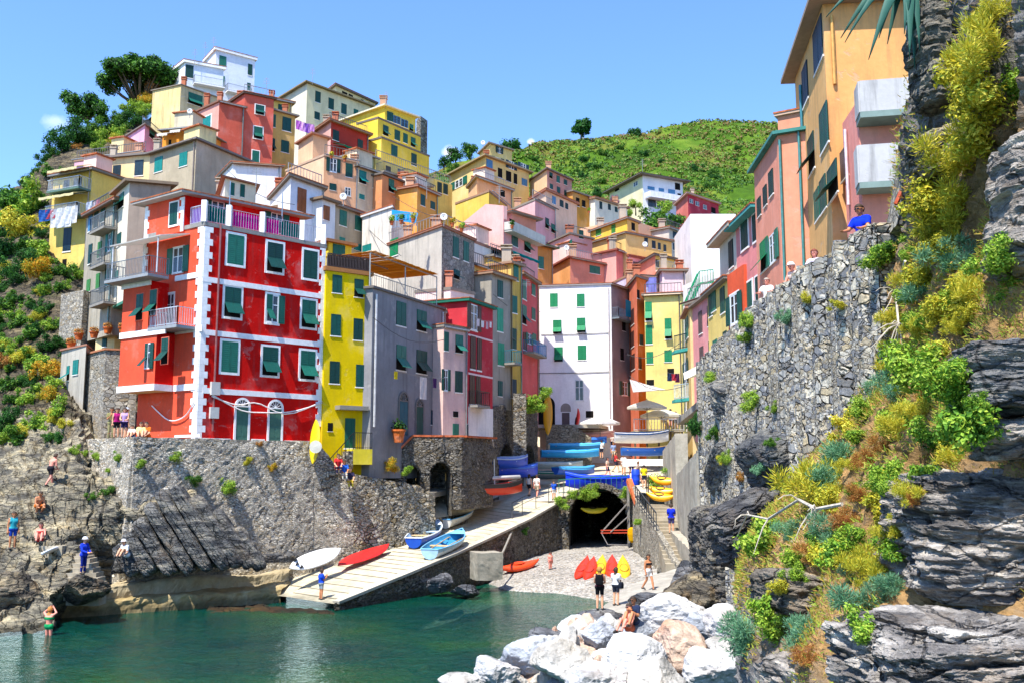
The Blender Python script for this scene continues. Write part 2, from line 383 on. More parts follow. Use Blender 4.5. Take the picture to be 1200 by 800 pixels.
def window(root, org, pos, ang, w, h, typ='C', col='g', sur=None, surcol='#e8e4dc', door=False):
    q = random.choice(GC[col]); pm = paint(q, .5)
    b = (0 if sur is None else sur)
    nm = 'door' if door else 'window'
    wo = inst(get_mesh('surround%.2f' % round(b, 2), surround_mesh(round(b, 2)), paint(surcol, .8)), nm, root, pos-Vector(org), (0, 0, ang), (w, 1, h))
    if typ == 'C' and col in 'gelt' and sur is None and random.random() < .28: typ = random.choice('FFO')
    if typ in 'CF':
        inst(get_mesh('pane', pane_mesh, dark()), 'dark_pane', wo)
        me = get_mesh('leaf_flat' if typ == 'C' else 'leaf_flap', lambda: leaf_mesh('flat' if typ == 'C' else 'flap'), pm)
        for x in (-.25, .25): inst(me, 'shutter', wo, (x, -.026, 0), (0, 0, 0), (.485, 1, 1))
    elif typ == 'H':
        inst(get_mesh('pane', pane_mesh, glass()), 'pane', wo)
        inst(get_mesh('leaf_flap', lambda: leaf_mesh('flap'), pm), 'shutter', wo, (-.25, -.026, 0), (0, 0, 0), (.485, 1, 1))
        inst(get_mesh('mull', mull_mesh, paint('#dfe3e6', .6)), 'sash', wo)
        inst(get_mesh('leaf_flat', lambda: leaf_mesh('flat'), pm), 'shutter', wo, (.76, -.06, 0), (0, 0, 0), (.5, 1, 1))
    elif typ == 'O':
        inst(get_mesh('pane', pane_mesh, glass()), 'pane', wo)
        inst(get_mesh('mull', mull_mesh, paint('#dfe3e6', .6)), 'sash', wo)
        me = get_mesh('leaf_flat', lambda: leaf_mesh('flat'), pm)
        for x in (-.77, .77): inst(me, 'shutter', wo, (x, -.062, 0), (0, 0, 0), (.5, 1, 1))
    elif typ == 'G':
        inst(get_mesh('pane', pane_mesh, glass()), 'pane', wo)
        inst(get_mesh('mull', mull_mesh, paint({'g': '#d9d9d4'}.get(col, q), .6)), 'sash', wo)
    elif typ == 'P':
        inst(get_mesh('pane', pane_mesh, dark()), 'dark_pane', wo)  # flush black pane, the opening's shade is only colour
    elif typ == 'D':
        inst(get_mesh('door', door_mesh, pm), 'door_leaf', wo)
    return wo
# ------------------------------------------------------------------ houses
class House:
    pass
def rail_mb(mb, a, b, h=.95, gap=.14, t=.022, post=True):
    a = Vector(a); b = Vector(b); L = (b-a).length; n = max(2, int(L/gap)); up = Vector((0, 0, 1))
    mb.bar(a+up*h, b+up*h, t*2, t*2); mb.bar(a+up*.08, b+up*.08, t*1.4, t*1.4)
    for i in range(n+1):
        p = a.lerp(b, i/n); w = t*1.5 if i in (0, n) else t
        mb.bar(p, p+up*h, w, w)
def house(label, corners, Y, ref=0, base=None, zb=None, cols='#e0c080', roof='slab', wins=(), dep=7.0, wear=.5, rcol=None, over=.35, th=.18, cat='house', group=None, chim=0, eave=None, k=1.0, rise=1.1, hh=None, ang=None, ztop=None, into=None):
    """corners: roof-line pixels from left to right, corner REF stands at depth Y; the others lie on the same level."""
    if eave is None: eave = random.choice(['#6f655c', '#857a6c', '#9a7a62', '#8a8278', '#a0705a', '#7a7268'])
    H = House(); c0 = P(*corners[ref][:2], Y); zt = ztop if ztop is not None else c0.z
    pts = []
    for i, c in enumerate(corners):
        if i != ref and len(c) == 3: p = P(c[0], c[1] or corners[ref][1], c[2]); p.z = zt
        elif i == ref: p = c0.copy(); p.z = zt
        else: p = PZ(c[0], c[1], zt)
        pts.append(p)
    if base is not None: zb = P(corners[ref][0], base, Y).z
    if zb is None: zb = zt-8
    if len(pts) == 2:
        d = (pts[1]-pts[0]); n = Vector((-d.y, d.x, 0)).normalized()
        if n.y < 0: n = -n
        fp = [pts[0], pts[1], pts[1]+n*dep, pts[0]+n*dep]
    elif len(pts) == 3:
        d1 = (pts[1]-pts[0]).normalized(); d2 = (pts[2]-pts[1]).normalized(); cr = d1.x*d2.y-d1.y*d2.x
        if cr > .35: fp = [pts[0], pts[1], pts[2], pts[0]+pts[2]-pts[1]]
        else:
            d = pts[2]-pts[0]; n = Vector((-d.y, d.x, 0)).normalized(); n = n if n.y > 0 else -n
            fp = pts+[pts[2]+n*dep, pts[0]+n*dep]
    else: fp = pts
    H.fp = fp; H.zt = zt; H.zb = zb; H.pts = pts
    org = Vector((fp[min(ref, len(fp)-1)].x, fp[min(ref, len(fp)-1)].y, zb)); H.org = org
    if label is None: return H
    if into is not None: root = into.root; org = into.org; H.org = org
    else: root = empty('house', org, label, cat, group)
    H.root = root
    if isinstance(cols, str): cols = [cols]
    n = len(fp); mb = MB(); lo = [Vector((p.x, p.y, zb)) for p in fp]; hi = [Vector((p.x, p.y, zt)) for p in fp]
    mb.add(lo+hi, [(i, (i+1) % n, n+(i+1) % n, n+i) for i in range(n)]+[tuple(range(n, 2*n)), tuple(range(n))[::-1]])
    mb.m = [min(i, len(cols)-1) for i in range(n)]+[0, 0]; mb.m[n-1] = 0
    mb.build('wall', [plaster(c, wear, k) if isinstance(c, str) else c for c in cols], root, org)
    H.n = []
    for i in range(len(pts)-1):
        d = pts[i+1]-pts[i]; nn = Vector((d.y, -d.x, 0)).normalized()
        H.n.append(nn)
    ctr = sum(fp, Vector())/n
    def outset(o): 
        res = []
        for i in range(n):
            a = fp[i-1]; b = fp[i]; c = fp[(i+1) % n]
            d1 = (b-a).normalized(); d2 = (c-b).normalized()
            n1 = Vector((d1.y, -d1.x, 0)); n2 = Vector((d2.y, -d2.x, 0))
            if n1.dot(b-ctr) < 0: n1 = -n1
            if n2.dot(b-ctr) < 0: n2 = -n2
            s = n1+n2; s = s/max(.35, (s.length_squared/2)); res.append(b+s*o)
        return res
    H.outset = outset
    if roof in ('slab', 'tile', 'hip'):
        r = MB(); o = outset(over); a = [Vector((p.x, p.y, zt+.003)) for p in o]
        r.prism(a, (0, 0, th))
        rm = paint(eave, .9) if roof != 'tile' else tiles(rcol or '#a9623f')
        if roof == 'slab' and random.random() < .5: r.prism([Vector((p.x, p.y, zt+th+.004)) for p in outset(over+.03)], (0, 0, .07), 1)
        if roof in ('tile', 'hip'):
            o2 = outset(over+.05); lo2 = [Vector((p.x, p.y, zt+th+.006)) for p in o2]
            ap = [Vector((ctr.x+(p.x-ctr.x)*.35, ctr.y+(p.y-ctr.y)*.35, zt+th+rise)) for p in o2]
            r.add(lo2+ap, [(i, (i+1) % n, n+(i+1) % n, n+i) for i in range(n)]+[tuple(range(n, 2*n)), tuple(range(n))[::-1]], 1)
        r.build('roof', [paint(eave, .9), tiles(rcol or '#a9623f')], root, org)
    elif roof == 'parapet':
        r = MB(); o = outset(.06); i_ = outset(-.2)
        for j in range(n):
            k2 = (j+1) % n
            r.add([Vector((o[j].x, o[j].y, zt-.12)), Vector((o[k2].x, o[k2].y, zt-.12)), Vector((i_[k2].x, i_[k2].y, zt-.12)), Vector((i_[j].x, i_[j].y, zt-.12)), Vector((o[j].x, o[j].y, zt+.1)), Vector((o[k2].x, o[k2].y, zt+.1)), Vector((i_[k2].x, i_[k2].y, zt+.1)), Vector((i_[j].x, i_[j].y, zt+.1))], [(0, 1, 5, 4), (4, 5, 6, 7), (2, 3, 7, 6), (0, 3, 2, 1)])
        r.build('parapet', paint(eave, .9), root, org)
    H.facade = lambda i: (pts[i], H.n[i])
    if into is None and 60 < Y < 112 and roof in ('slab', 'parapet'):
        rs = random.Random(int(corners[0][0]*7+corners[0][1]*3))
        fi = len(pts)-2; a, b = pts[fi], pts[fi+1]; dd = (b-a); Lf = dd.length; up = Vector((0, 0, 1))
        if Lf > 1.5 and rs.random() < .75:
            q = b-dd.normalized()*.18+H.n[fi]*.09; mb = MB(); mb.tube([q-up*.05, q-up*(zt-zb)], .055, 6); mb.build('downpipe', metal(rs.choice(['#8d8f90', '#7a6a58', '#6f8a84', '#a08a78'])), root, org)
            mb = MB(); mb.tube([a+H.n[fi]*(over+.05)-up*.02, b+H.n[fi]*(over+.05)-up*.02], .07, 6); mb.build('gutter', metal(rs.choice(['#8d8f90', '#7a6a58', '#6f5a48'])), root, org)
        if Lf > 3 and rs.random() < .5:
            mb = MB(); o2 = up*(th+.02); rail_mb(mb, a-H.n[fi]*.3+o2, b-H.n[fi]*.3+o2, .95, .3, .03); mb.build('roof_railing', metal(rs.choice(['#6a6a68', '#9a9a98', '#4f5a58'])), root, org)
        if Lf > 3.5 and rs.random() < .45:
            t = rs.uniform(.3, .7); c = a.lerp(b, t)-H.n[fi]*rs.uniform(1.8, 2.6); hw = rs.uniform(.7, 1.2); hh_ = rs.uniform(1.6, 2.3); dn = dd.normalized(); mb = MB()
            mb.obox(c+up*(th+hh_/2), dn*hw, H.n[fi]*.9, up*hh_/2); mb.build('roof_hut', plaster(rs.choice(['#e8dcc8', '#e0b48c', '#d8c8a8', '#e8c8b8', '#e6cf90']), .6), root, org)
            mb = MB(); mb.obox(c+up*(th+hh_+.06), dn*(hw+.2), H.n[fi]*1.1, up*.06); mb.build('hut_roof', tiles('#a9623f'), root, org)
    for w in wins:
        fi, px, py, wp, hp = w[:5]; typ = w[5] if len(w) > 5 else 'C'; col = w[6] if len(w) > 6 else 'g'; kw = w[7] if len(w) > 7 else {}
        add_win(H, fi, px, py, wp, hp, typ, col, **kw)
    if into is None and not chim and Y > 62 and random.random() < .6 and roof in ('slab', 'parapet', 'tile'): chim = random.choice((1, 1, 2))
    for c in range(chim):
        rp = ctr.lerp(random.choice(fp[:2]), random.uniform(.45, .75)); cm = MB(); s = random.uniform(.22, .38); h = random.uniform(.9, 1.6)
        z0 = zt+(.1 if roof in ('slab', 'parapet') else .3)
        cm.box(rp.x-s, rp.x+s, rp.y-s, rp.y+s, z0-.1, z0+h); cm.box(rp.x-s*1.25, rp.x+s*1.25, rp.y-s*1.25, rp.y+s*1.25, z0+h+.002, z0+h+.10)
        for sx in (-1, 1): cm.bar((rp.x+sx*s*.8, rp.y, z0+h+.102), (rp.x+sx*s*.8, rp.y, z0+h+.3), .14, .3)
        cm.bar((rp.x-s*1.3, rp.y, z0+h+.33), (rp.x+s*1.3, rp.y, z0+h+.33), s*2, .06)
        cm.build('chimney', plaster(random.choice(['#c99a78', '#b9a892', '#c0714f'])), root, org)
    return H
def add_win(H, fi, px, py, wp, hp, typ='C', col='g', **kw):
    p0, n = H.facade(fi); c = PPL(px, py, p0, n)
    a = PPL(px-wp/2, py, p0, n); b = PPL(px+wp/2, py, p0, n); t = PPL(px, py-hp/2, p0, n); d = PPL(px, py+hp/2, p0, n)
    ang = math.atan2(n.y, n.x)+math.pi/2
    w = min(max((b-a).length, .25), 4); h = max((t-d).length, .25)
    return window(H.root, H.org, c+n*.003, ang, w, h, typ, col, **kw)
def fpt(H, fi, px, py, off=0.0):
    p0, n = H.facade(fi); return PPL(px, py, p0, n)+n*off
def downpipe(H, fi, px, py0, py1, col='#8d8f90', r=.05):
    a = fpt(H, fi, px, py0, .08); b = fpt(H, fi, px, py1, .08); b.x, b.y = a.x, a.y
    mb = MB(); mb.tube([a, b], r, 6); mb.build('downpipe', metal(col), H.root, H.org)
def band(H, fi, px0, px1, py, hp, col, off=.03, name='band'):
    a = fpt(H, fi, px0, py); b = fpt(H, fi, px1, py); b.z = a.z; n = H.n[fi]; h = hp*pxm(a.y)
    mb = MB(); d = b-a; mb.obox((a+b)/2+n*off/2, d/2, n*(off/2+.002), Vector((0, 0, h/2))); return mb.build(name, paint(col, .85), H.root, H.org)
def balcony(H, fi, px0, px1, py, depth=1.0, slab='#8a857c', railc='#3b3f42', solid=None, h=.95, th=.16, under=None):
    a = fpt(H, fi, px0, py); b = fpt(H, fi, px1, py); b.z = a.z; n = H.n[fi]; mb = MB(); d = b-a
    mb.obox((a+b)/2+n*(depth/2)-Vector((0, 0, th/2)), d/2, n*(depth/2-.002), Vector((0, 0, th/2)))
    e = H.root; bo = mb.build('balcony', paint(slab, .9), e, H.org)
    r = MB(); o = n*(depth-.05)
    if solid:
        for p, q in ((a+n*.01, a+o), (a+o, b+o), (b+o, b+n*.01)):
            r.bar(p+Vector((0, 0, h/2)), q+Vector((0, 0, h/2)), .09, h)
        r.build('parapet', plaster(solid), bo)
    else:
        for p, q in ((a+n*.02, a+o), (a+o, b+o), (b+o, b+n*.02)): rail_mb(r, p, q, h)
        r.build('railing', metal(railc), bo)
    for c in bo.children: c.data.transform(Matrix.Translation(-H.org))
    return a, b, n
def awning(H, fi, px0, px1, py, depth, drop, col, name='awning'):
    a = fpt(H, fi, px0, py); b = fpt(H, fi, px1, py); b.z = a.z; n = H.n[fi]; mb = MB(); rows = []
    for i in range(5):
        t = i/4; off = n*(depth*t+.02)-Vector((0, 0, drop*t)); rows.append([a.lerp(b, j/8)+off-Vector((0, 0, .05*math.sin(math.pi*((j*2) % 4)/4)*t)) for j in range(9)])
    rows.append([p-Vector((0, 0, .22)) for p in rows[-1]])
    mb.grid(rows); ob = mb.build(name, cloth(col), H.root, H.org)
    md = ob.modifiers.new('s', 'SOLIDIFY'); md.thickness = .02
    fr = MB()
    for p in (a, b): fr.bar(p+n*.02-Vector((0, 0, .3)), p+n*(depth)-Vector((0, 0, drop+.06)), .03)
    fr.build('awning_frame', metal('#77797a'), H.root, H.org)
EXPOSURE = 0.92
# ================================================================== RED HOUSE by the harbour
RED = '#d8100a'; RED_LIT = '#ee5c3e'  # second tone is the same red wall with sunlight mixed into its colour
LF = Vector((-.835, .55, 0)); RFD = Vector((.707, .707, 0))
RH = house('bright red four storey harbour house with white quoins and purple roof terrace', [(172, 0, 55.0), (240, 262), (382, 0, 57.4)], 52, 1, base=516, cols=[RED_LIT, RED], roof='parapet', wear=.5, eave='#8a8680')
def qw(px, py, typ): return (1, px, py, 22*.92, 37, typ, 'g', dict(surcol='#efeae6'))
for px, py, wp, hp, t in ((276, 293, 19, 35, 'C'), (322, 302, 18, 34, 'F'), (363.5, 310.5, 16, 33, 'C'), (272.5, 354.5, 19, 35, 'F'), (319, 362, 14, 33, 'H'), (361.5, 368, 16, 32, 'F'), (269, 418, 19, 36, 'C'), (316.5, 423, 18, 33, 'F'), (360.5, 427.5, 17, 33, 'F')):
    add_win(RH, 1, px, py, wp, hp, t, 'g', surcol='#f1ede8', sur=.13)
for y in (324, 386, 454): band(RH, 1, 237, 378, y+3, 6.5, '#f0ece8', .06)
for y in (324, 386): band(RH, 0, 206, 237.5, y+3, 6.5, '#f0ece8', .06)
band(RH, 0, 205, 235, 511, 3, '#e8e2dc', .04); band(RH, 1, 234, 270, 514, 3, '#e8e2dc', .04); band(RH, 1, 294, 310, 515.2, 3, '#e8e2dc', .04); band(RH, 1, 333, 370, 517, 3, '#e8e2dc', .04)
# quoins
def quoins(H, p, n1, d1, n2, d2, z0, z1, w=.42, name='quoin', col='#f3efeb'):
    mb = MB(); z = z0; i = 0
    while z < z1-.1:
        h = min(.36, z1-z)
        for n_, d_ in ((n1, d1), (n2, d2)):
            if n_ is None: continue
            ww = w if i % 2 else w*.62
            mb.obox(p+d_*ww/2+n_*.025+Vector((0, 0, z+h/2-p.z)), d_*ww/2, n_*.027, Vector((0, 0, h/2-.004)))
        z += h; i += 1
    mb.build(name, paint(col, .85), H.root, H.org)
c = RH.pts[1]; quoins(RH, c, RH.n[0], (RH.pts[0]-c).normalized(), RH.n[1], (RH.pts[2]-c).normalized(), RH.zb+.1, RH.zt-.15, .5)
c2 = RH.pts[2]; quoins(RH, c2, RH.n[1], (RH.pts[1]-c2).normalized(), None, None, RH.zb+1, RH.zt-.15, .38)
# arched ground floor doors
def arch_door(H, fi, px, pyb, wp, hp, col='#3f6a5c', surcol='#eeeae6', fan='#27363a', sw=.12):
    p0, n = H.facade(fi); c = PPL(px, pyb, p0, n); a = PPL(px-wp/2, pyb, p0, n); b = PPL(px+wp/2, pyb, p0, n); w = (b-a).length; t = PPL(px, pyb-hp, p0, n); h = (t-c).length
    d = (b-a).normalized(); d.z = 0; up = Vector((0, 0, 1)); r = w/2; hs = h-r
    def pt(x, z, o): return c+d*x+up*z+n*o
    e = MB()                                             # surround with arch
    def ring(ri, ro, o0, o1, mb):
        pin = [(-ri, 0)]+[(-ri*math.cos(math.pi*i/12), hs+ri*math.sin(math.pi*i/12)) for i in range(13)]+[(ri, 0)]
        pou = [(-ro, 0)]+[(-ro*math.cos(math.pi*i/12), hs+ro*math.sin(math.pi*i/12)) for i in range(13)]+[(ro, 0)]
        for i in range(len(pin)-1):
            q = [pin[i], pou[i], pou[i+1], pin[i+1]]
            mb.add([pt(x, z, o0) for x, z in q]+[pt(x, z, o1) for x, z in q], [(0, 1, 2, 3), (4, 5, 6, 7), (0, 1, 5, 4), (1, 2, 6, 5), (2, 3, 7, 6), (3, 0, 4, 7)])
    ring(r, r+sw, -.01, .06, e); do = e.build('door', paint(surcol, .85), H.root, H.org)
    m = MB(); m.obox(pt(0, hs/2, .015), d*(r-.002), n*.014, up*hs/2)
    for sx in (-1, 1):
        for z0, z1 in ((.12, .45), (.5, .92)): m.obox(pt(sx*r*.5, hs*(z0+z1)/2, .034), d*r*.36, n*.006, up*hs*(z1-z0)/2)
    lo = m.build('door_leaf', paint(col, .6), do); lo.data.transform(Matrix.Translation(-H.org))
    f = MB(); f.add([pt(0, hs, .012)]+[pt(-r*math.cos(math.pi*i/12), hs+.01+(r-.004)*math.sin(math.pi*i/12), .012) for i in range(13)], [(0, i+1, i+2) for i in range(12)])
    fo = f.build('fanlight', glass(), do); fo.data.transform(Matrix.Translation(-H.org))
    g = MB()
    for i in range(1, 6): g.bar(pt(0, hs+.02, .022), pt(-r*.97*math.cos(math.pi*i/6), hs+.01+r*.97*math.sin(math.pi*i/6), .022), .03)
    g.bar(pt(-r, hs, .03), pt(r, hs, .03), .07); go = g.build('glazing_bar', paint(surcol, .7), do); go.data.transform(Matrix.Translation(-H.org))
arch_door(RH, 1, 282.5, 515, 14, 47); arch_door(RH, 1, 321.5, 517, 14, 47)
downpipe(RH, 1, 258, 264, 505, '#a86a66', .055)
# projecting bay on the left facade (levels 1-2)
n0 = RH.n[0]; dL = (RH.pts[0]-RH.pts[1]).normalized(); pc = RH.pts[1]
def lev(y, px=232): return P(px, y, 52).z
zb1, zb2, zb3 = lev(456), lev(388), lev(326)
def FL(L, o, z): q = pc+dL*L+n0*o; return Vector((q.x, q.y, z))
bay = MB(); L0, L1, OUT = 2.15, 5.4, 1.15
bay.add([FL(L0, 0.0, zb1), FL(L0, OUT, zb1), FL(L1, OUT, zb1), FL(L1, -.5, zb1), FL(L0, 0, zb2), FL(L0, OUT, zb2), FL(L1, OUT, zb2), FL(L1, -.5, zb2)], [(0, 1, 5, 4), (1, 2, 6, 5), (2, 3, 7, 6), (0, 3, 2, 1), (4, 5, 6, 7)]); bay.m = [1, 0, 0, 2, 0]
L2 = 2.9
o_ = len(bay.v); bay.add([FL(L2, 0.0, zb2+.004), FL(L2, OUT, zb2+.004), FL(L1, OUT, zb2+.004), FL(L1, -.5, zb2+.004), FL(L2, 0, zb3), FL(L2, OUT, zb3), FL(L1, OUT, zb3), FL(L1, -.5, zb3)], [(0, 1, 5, 4), (1, 2, 6, 5), (2, 3, 7, 6), (4, 5, 6, 7)]); bay.m[-4:] = [1, 0, 0, 0]
bay.build('bay', [plaster(RED_LIT, .25), plaster(RED, .25), plaster('#d8b27a', .4)], RH.root, RH.org)
tr = MB()
def strip(z, La, Lb, o, h=.32, t=.08):
    a = FL(La, o, z); b = FL(Lb, o, z); tr.obox((a+b)/2+n0*t/2, (b-a)/2, n0*(t/2), (0, 0, h/2))
bandm = paint('#f0ece8', .85)
strip(zb2+.02, L0-.8, L1+.05, OUT, .34); tr.build('band', bandm, RH.root, RH.org); tr = MB(); strip(zb3-.1, L2-.06, L1+.1, OUT, .28); tr.build('band', bandm, RH.root, RH.org); tr = MB(); strip(zb1+.16, L0-.06, L1+.05, OUT, .34)
a = FL(L0, 0.02, zb1+.16); b = FL(L0, OUT+.08, zb1+.16); tr.obox((a+b)/2-dL*.05, (b-a)/2, dL*.05, (0, 0, .17))
tr.build('band', bandm, RH.root, RH.org); tr = MB(); tr.obox(FL(1.05, .04, zb1+.16), dL*.92, n0*.04, (0, 0, .17))
tr.build('band', paint('#f0ece8', .85), RH.root, RH.org)
BY = House(); BY.root = RH.root; BY.org = RH.org; BY.n = [n0]; BY.pts = [FL(L1, OUT, zb2), FL(L0, OUT, zb2)]; BY.facade = lambda i: (BY.pts[0], n0)
for px, py, wp, hp, t in ((164, 360, 8, 30, 'F'), (180, 355, 8, 30, 'F'), (173.5, 417, 7, 30, 'H'), (193.5, 411, 8, 30, 'F')): add_win(BY, 0, px, py, wp, hp, t, 'g', surcol='#e4674d', sur=.05)
# balconies on the left facade
def fl_balcony(La, Lb, o0, o1, z, rc='#d9dadb', slabc='#8f9396'):
    m = MB(); a = FL(La, o0, z); b = FL(Lb, o0, z); q = (a+b)/2+n0*(o1-o0)/2
    m.obox(q-Vector((0, 0, .08)), (b-a)/2, n0*(o1-o0)/2, (0, 0, .08)); ob = m.build('balcony', paint(slabc, .9), RH.root, RH.org)
    r = MB(); rail_mb(r, FL(La, o1-.05, z), FL(Lb, o1-.05, z), .95, .13, .02); rail_mb(r, FL(La, o0+.03, z), FL(La, o1-.05, z), .95, .13, .02); rail_mb(r, FL(Lb, o0+.03, z), FL(Lb, o1-.05, z), .95, .13, .02)
    rr = r.build('railing', metal(rc), ob); rr.data.transform(Matrix.Translation(-RH.org))
fl_balcony(.35, L2-.03, .02, OUT+.1, zb2+.26)
fl_balcony(1.9, L1+.5, OUT-.4, OUT+.9, zb3+.18, '#7b8083')
win_l = [(200, 362, 8, 36, 'G', 'g'), (209, 305, 12, 30, 'O', 'g')]
for px, py, wp, hp, t, c_ in win_l: add_win(RH, 0, px, py, wp, hp, t, c_, surcol='#e9e2dd', sur=.06)
aw = MB(); z = lev(270)
aw.grid([[FL(1.2+4.6*i/8, .05, z) for i in range(9)], [FL(1.2+4.6*i/8, 1.9, z-.45) for i in range(9)]]); ao = aw.build('canopy', cloth('#e6e2da'), RH.root, RH.org); ao.modifiers.new('s', 'SOLIDIFY').thickness = .06
ap = MB()
for L in (1.5, 5.6): ap.bar(FL(L, 1.8, zb3+.2), FL(L, 1.8, z-.46), .05)
ap.build('post', metal('#d5d6d6'), RH.root, RH.org)
# penthouse, terrace railing
RP = house('x', [(172, 0, 55.0), (217, 229, 52.9), (352, 0, 57.8)], 52.9, 1, zb=RH.zt-.2, cols=[RED_LIT, RED], roof='slab', wear=.25, over=.55, th=.12, eave='#9c9791', into=RH)
add_win(RP, 0, 204, 251, 9, 26, 'C', 'g', surcol='#efe9e4', sur=.12)
for px, py, wp, hp in ((255, 248, 15, 24), (324, 262, 14, 24)): add_win(RP, 1, px, py, wp, hp, 'O', 'g', surcol='#d92a1e', sur=.05, door=True)
c3 = RP.pts[1]; quoins(RH, c3, RP.n[0], (RP.pts[0]-c3).normalized(), None, None, RP.zb, RP.zt-.1, .4)
c3 = RP.pts[0]; quoins(RH, c3, RP.n[0], (RP.pts[1]-c3).normalized(), None, None, RH.zt-5, RP.zt-.1, .4)
rl = MB(); a0 = FL(1.35, -.08, RH.zt+.1); a1 = FL(.08, -.08, RH.zt+.1); fr = lambda t: RH.pts[1].lerp(RH.pts[2], t)-RH.n[1]*.1+Vector((0, 0, .1))
rail_mb(rl, a0, a1, 1.0, .12, .02); rail_mb(rl, fr(.015), fr(.99), 1.0, .16, .013); rl.build('railing', metal('#c9c4cc'), RH.root, RH.org)
pn = MB(); 
def panel(a, b, m): d = b-a; pn.obox((a+b)/2+Vector((0, 0, .52)), d/2, d.cross(Vector((0, 0, 1))).normalized()*.012, (0, 0, .4)); pn.m[-6:] = [m]*6
panel(a0-n0*.06, a1-n0*.06, 0)
inn = -RH.n[1]*.06
panel(fr(.03)+inn, fr(.17)+inn, 2); panel(fr(.22)+inn, fr(.43)+inn, 1); panel(fr(.50)+inn, fr(.6)+inn, 1); panel(fr(.62)+inn, fr(.78)+inn, 2)
pn.build('terrace_screen', [cloth('#8a4fc8'), cloth('#d8149a'), cloth('#0f6a66')], RH.root, RH.org)
for t in (.0, .19, .46, .8, .99): po = MB(); po.obox(fr(t)+Vector((0, 0, .6)), (.14, 0, 0), (0, .14, 0), (0, 0, .6)); po.build('pillar', paint('#eeeae6', .85), RH.root, RH.org)
pl = MB()
for t in (.19, .62):
    q = fr(t); q2 = RP.pts[1].lerp(RP.pts[2], t)+RP.n[1]*.5; pl.bar(q+Vector((0, 0, 1.2)), q+Vector((0, 0, 2.6)), .05)
pl.build('post', metal('#7f93a8'), RH.root, RH.org)
# ================================================================== YELLOW HOUSE
YH = house('narrow lemon yellow house with dark green shutters squeezed between red and grey houses', [(382.5, 317), (435, 324)], 57.2, 0, base=562, cols=['#f6d200'], roof='slab', over=.12, th=.25, wear=.3, eave='#a06a3a', dep=7,
 wins=[(0, 395, 333, 11, 21), (0, 420.5, 338, 10.5, 21), (0, 393.5, 381, 11.5, 25), (0, 419.5, 386, 10.5, 25), (0, 392, 436, 11.5, 26), (0, 422.5, 440, 11, 26), (0, 387, 500, 6, 10, 'P'), (0, 410, 507, 12, 35, 'D')])
a = fpt(YH, 0, 384, 317, -.05); b = fpt(YH, 0, 434, 324, -.05); a.z = b.z = YH.zt+.26; m = MB(); rail_mb(m, a, b, .8, .1, .03); m.build('railing', metal('#4a3b36'), YH.root, YH.org)
mm = MB(); d = b-a; mm.obox((a+b)/2+Vector((0, .12, .4)), d/2, Vector((0, .03, 0)), (0, 0, .36)); mm.build('terrace_screen', cloth('#4d403a'), YH.root, YH.org)
YP = house('x', [(385, 284), (412, 289)], 60, 0, zb=YH.zt, cols=['#e8cf10'], roof='slab', over=.3, eave='#9a6a45', dep=4, into=YH, wins=[(0, 397, 297, 14, 20)])
lt = MB(); q = fpt(YH, 0, 410, 478, .25); lt.obox(q, (.75, .6, 0), (.2, -.25, 0), (0, 0, .12)); lt.build('door_hood', paint('#8a8478', .9), YH.root, YH.org)
st = MB(); q = fpt(YH, 0, 417, 526, 0); nn = YH.n[0]; dd = (YH.pts[1]-YH.pts[0]).normalized()
st.obox(q+nn*.45-Vector((0, 0, .45)), dd*.62, nn*.45, (0, 0, .45)); sto = st.build('landing', plaster('#e6cf10', .4), YH.root, YH.org)
rr = MB(); rail_mb(rr, q+nn*.85-dd*.6, q+nn*.85+dd*.6, .95, .13, .02)
for i in range(7):
    s0 = q+nn*.4-dd*(.65+.25*i)-Vector((0, 0, .25*i)); rr.bar(s0+nn*.5, s0+nn*.5+Vector((0, 0, .9)), .025)
rr.bar(q+nn*.9-dd*.65+Vector((0, 0, .92)), q+nn*.9-dd*2.2+Vector((0, 0, -.68)), .04); rr.build('railing', metal('#2c2f30'), YH.root, YH.org)
ss = MB()
for i in range(8): ss.obox(q+nn*.45-dd*(.75+.25*i)-Vector((0, 0, .125+.25*i+.5)), dd*.124, nn*.44, (0, 0, .5))
ss.build('steps', stone(3.2), YH.root, YH.org)
downpipe(YH, 0, 433.5, 326, 540, '#9fb0a2', .06)
# ================================================================== GREY HOUSE
GH = house('grey rendered house with arched ground floor openings and laundry under its windows', [(437, 338), (519.5, 363)], 58.5, 0, base=560, cols=['#8d8b8c'], roof='slab', over=.15, th=.14, wear=.7, dep=8, eave='#6d6660',
 wins=[(0, 470, 368, 11, 28), (0, 494, 376, 11, 24, 'F'), (0, 470, 419, 11, 29, 'F'), (0, 494, 424, 12, 27, 'F'), (0, 508.5, 489, 7, 17, 'C', 'b')])
arch_door(GH, 0, 472, 509, 10, 49, '#1f5a68', '#6f6c6a'); arch_door(GH, 0, 491, 510, 8, 42, '#1d4a42', '#6f6c6a')
downpipe(GH, 0, 440, 345, 500, '#e4e2dd', .07); downpipe(GH, 0, 518, 366, 505, '#c9ccce', .05)
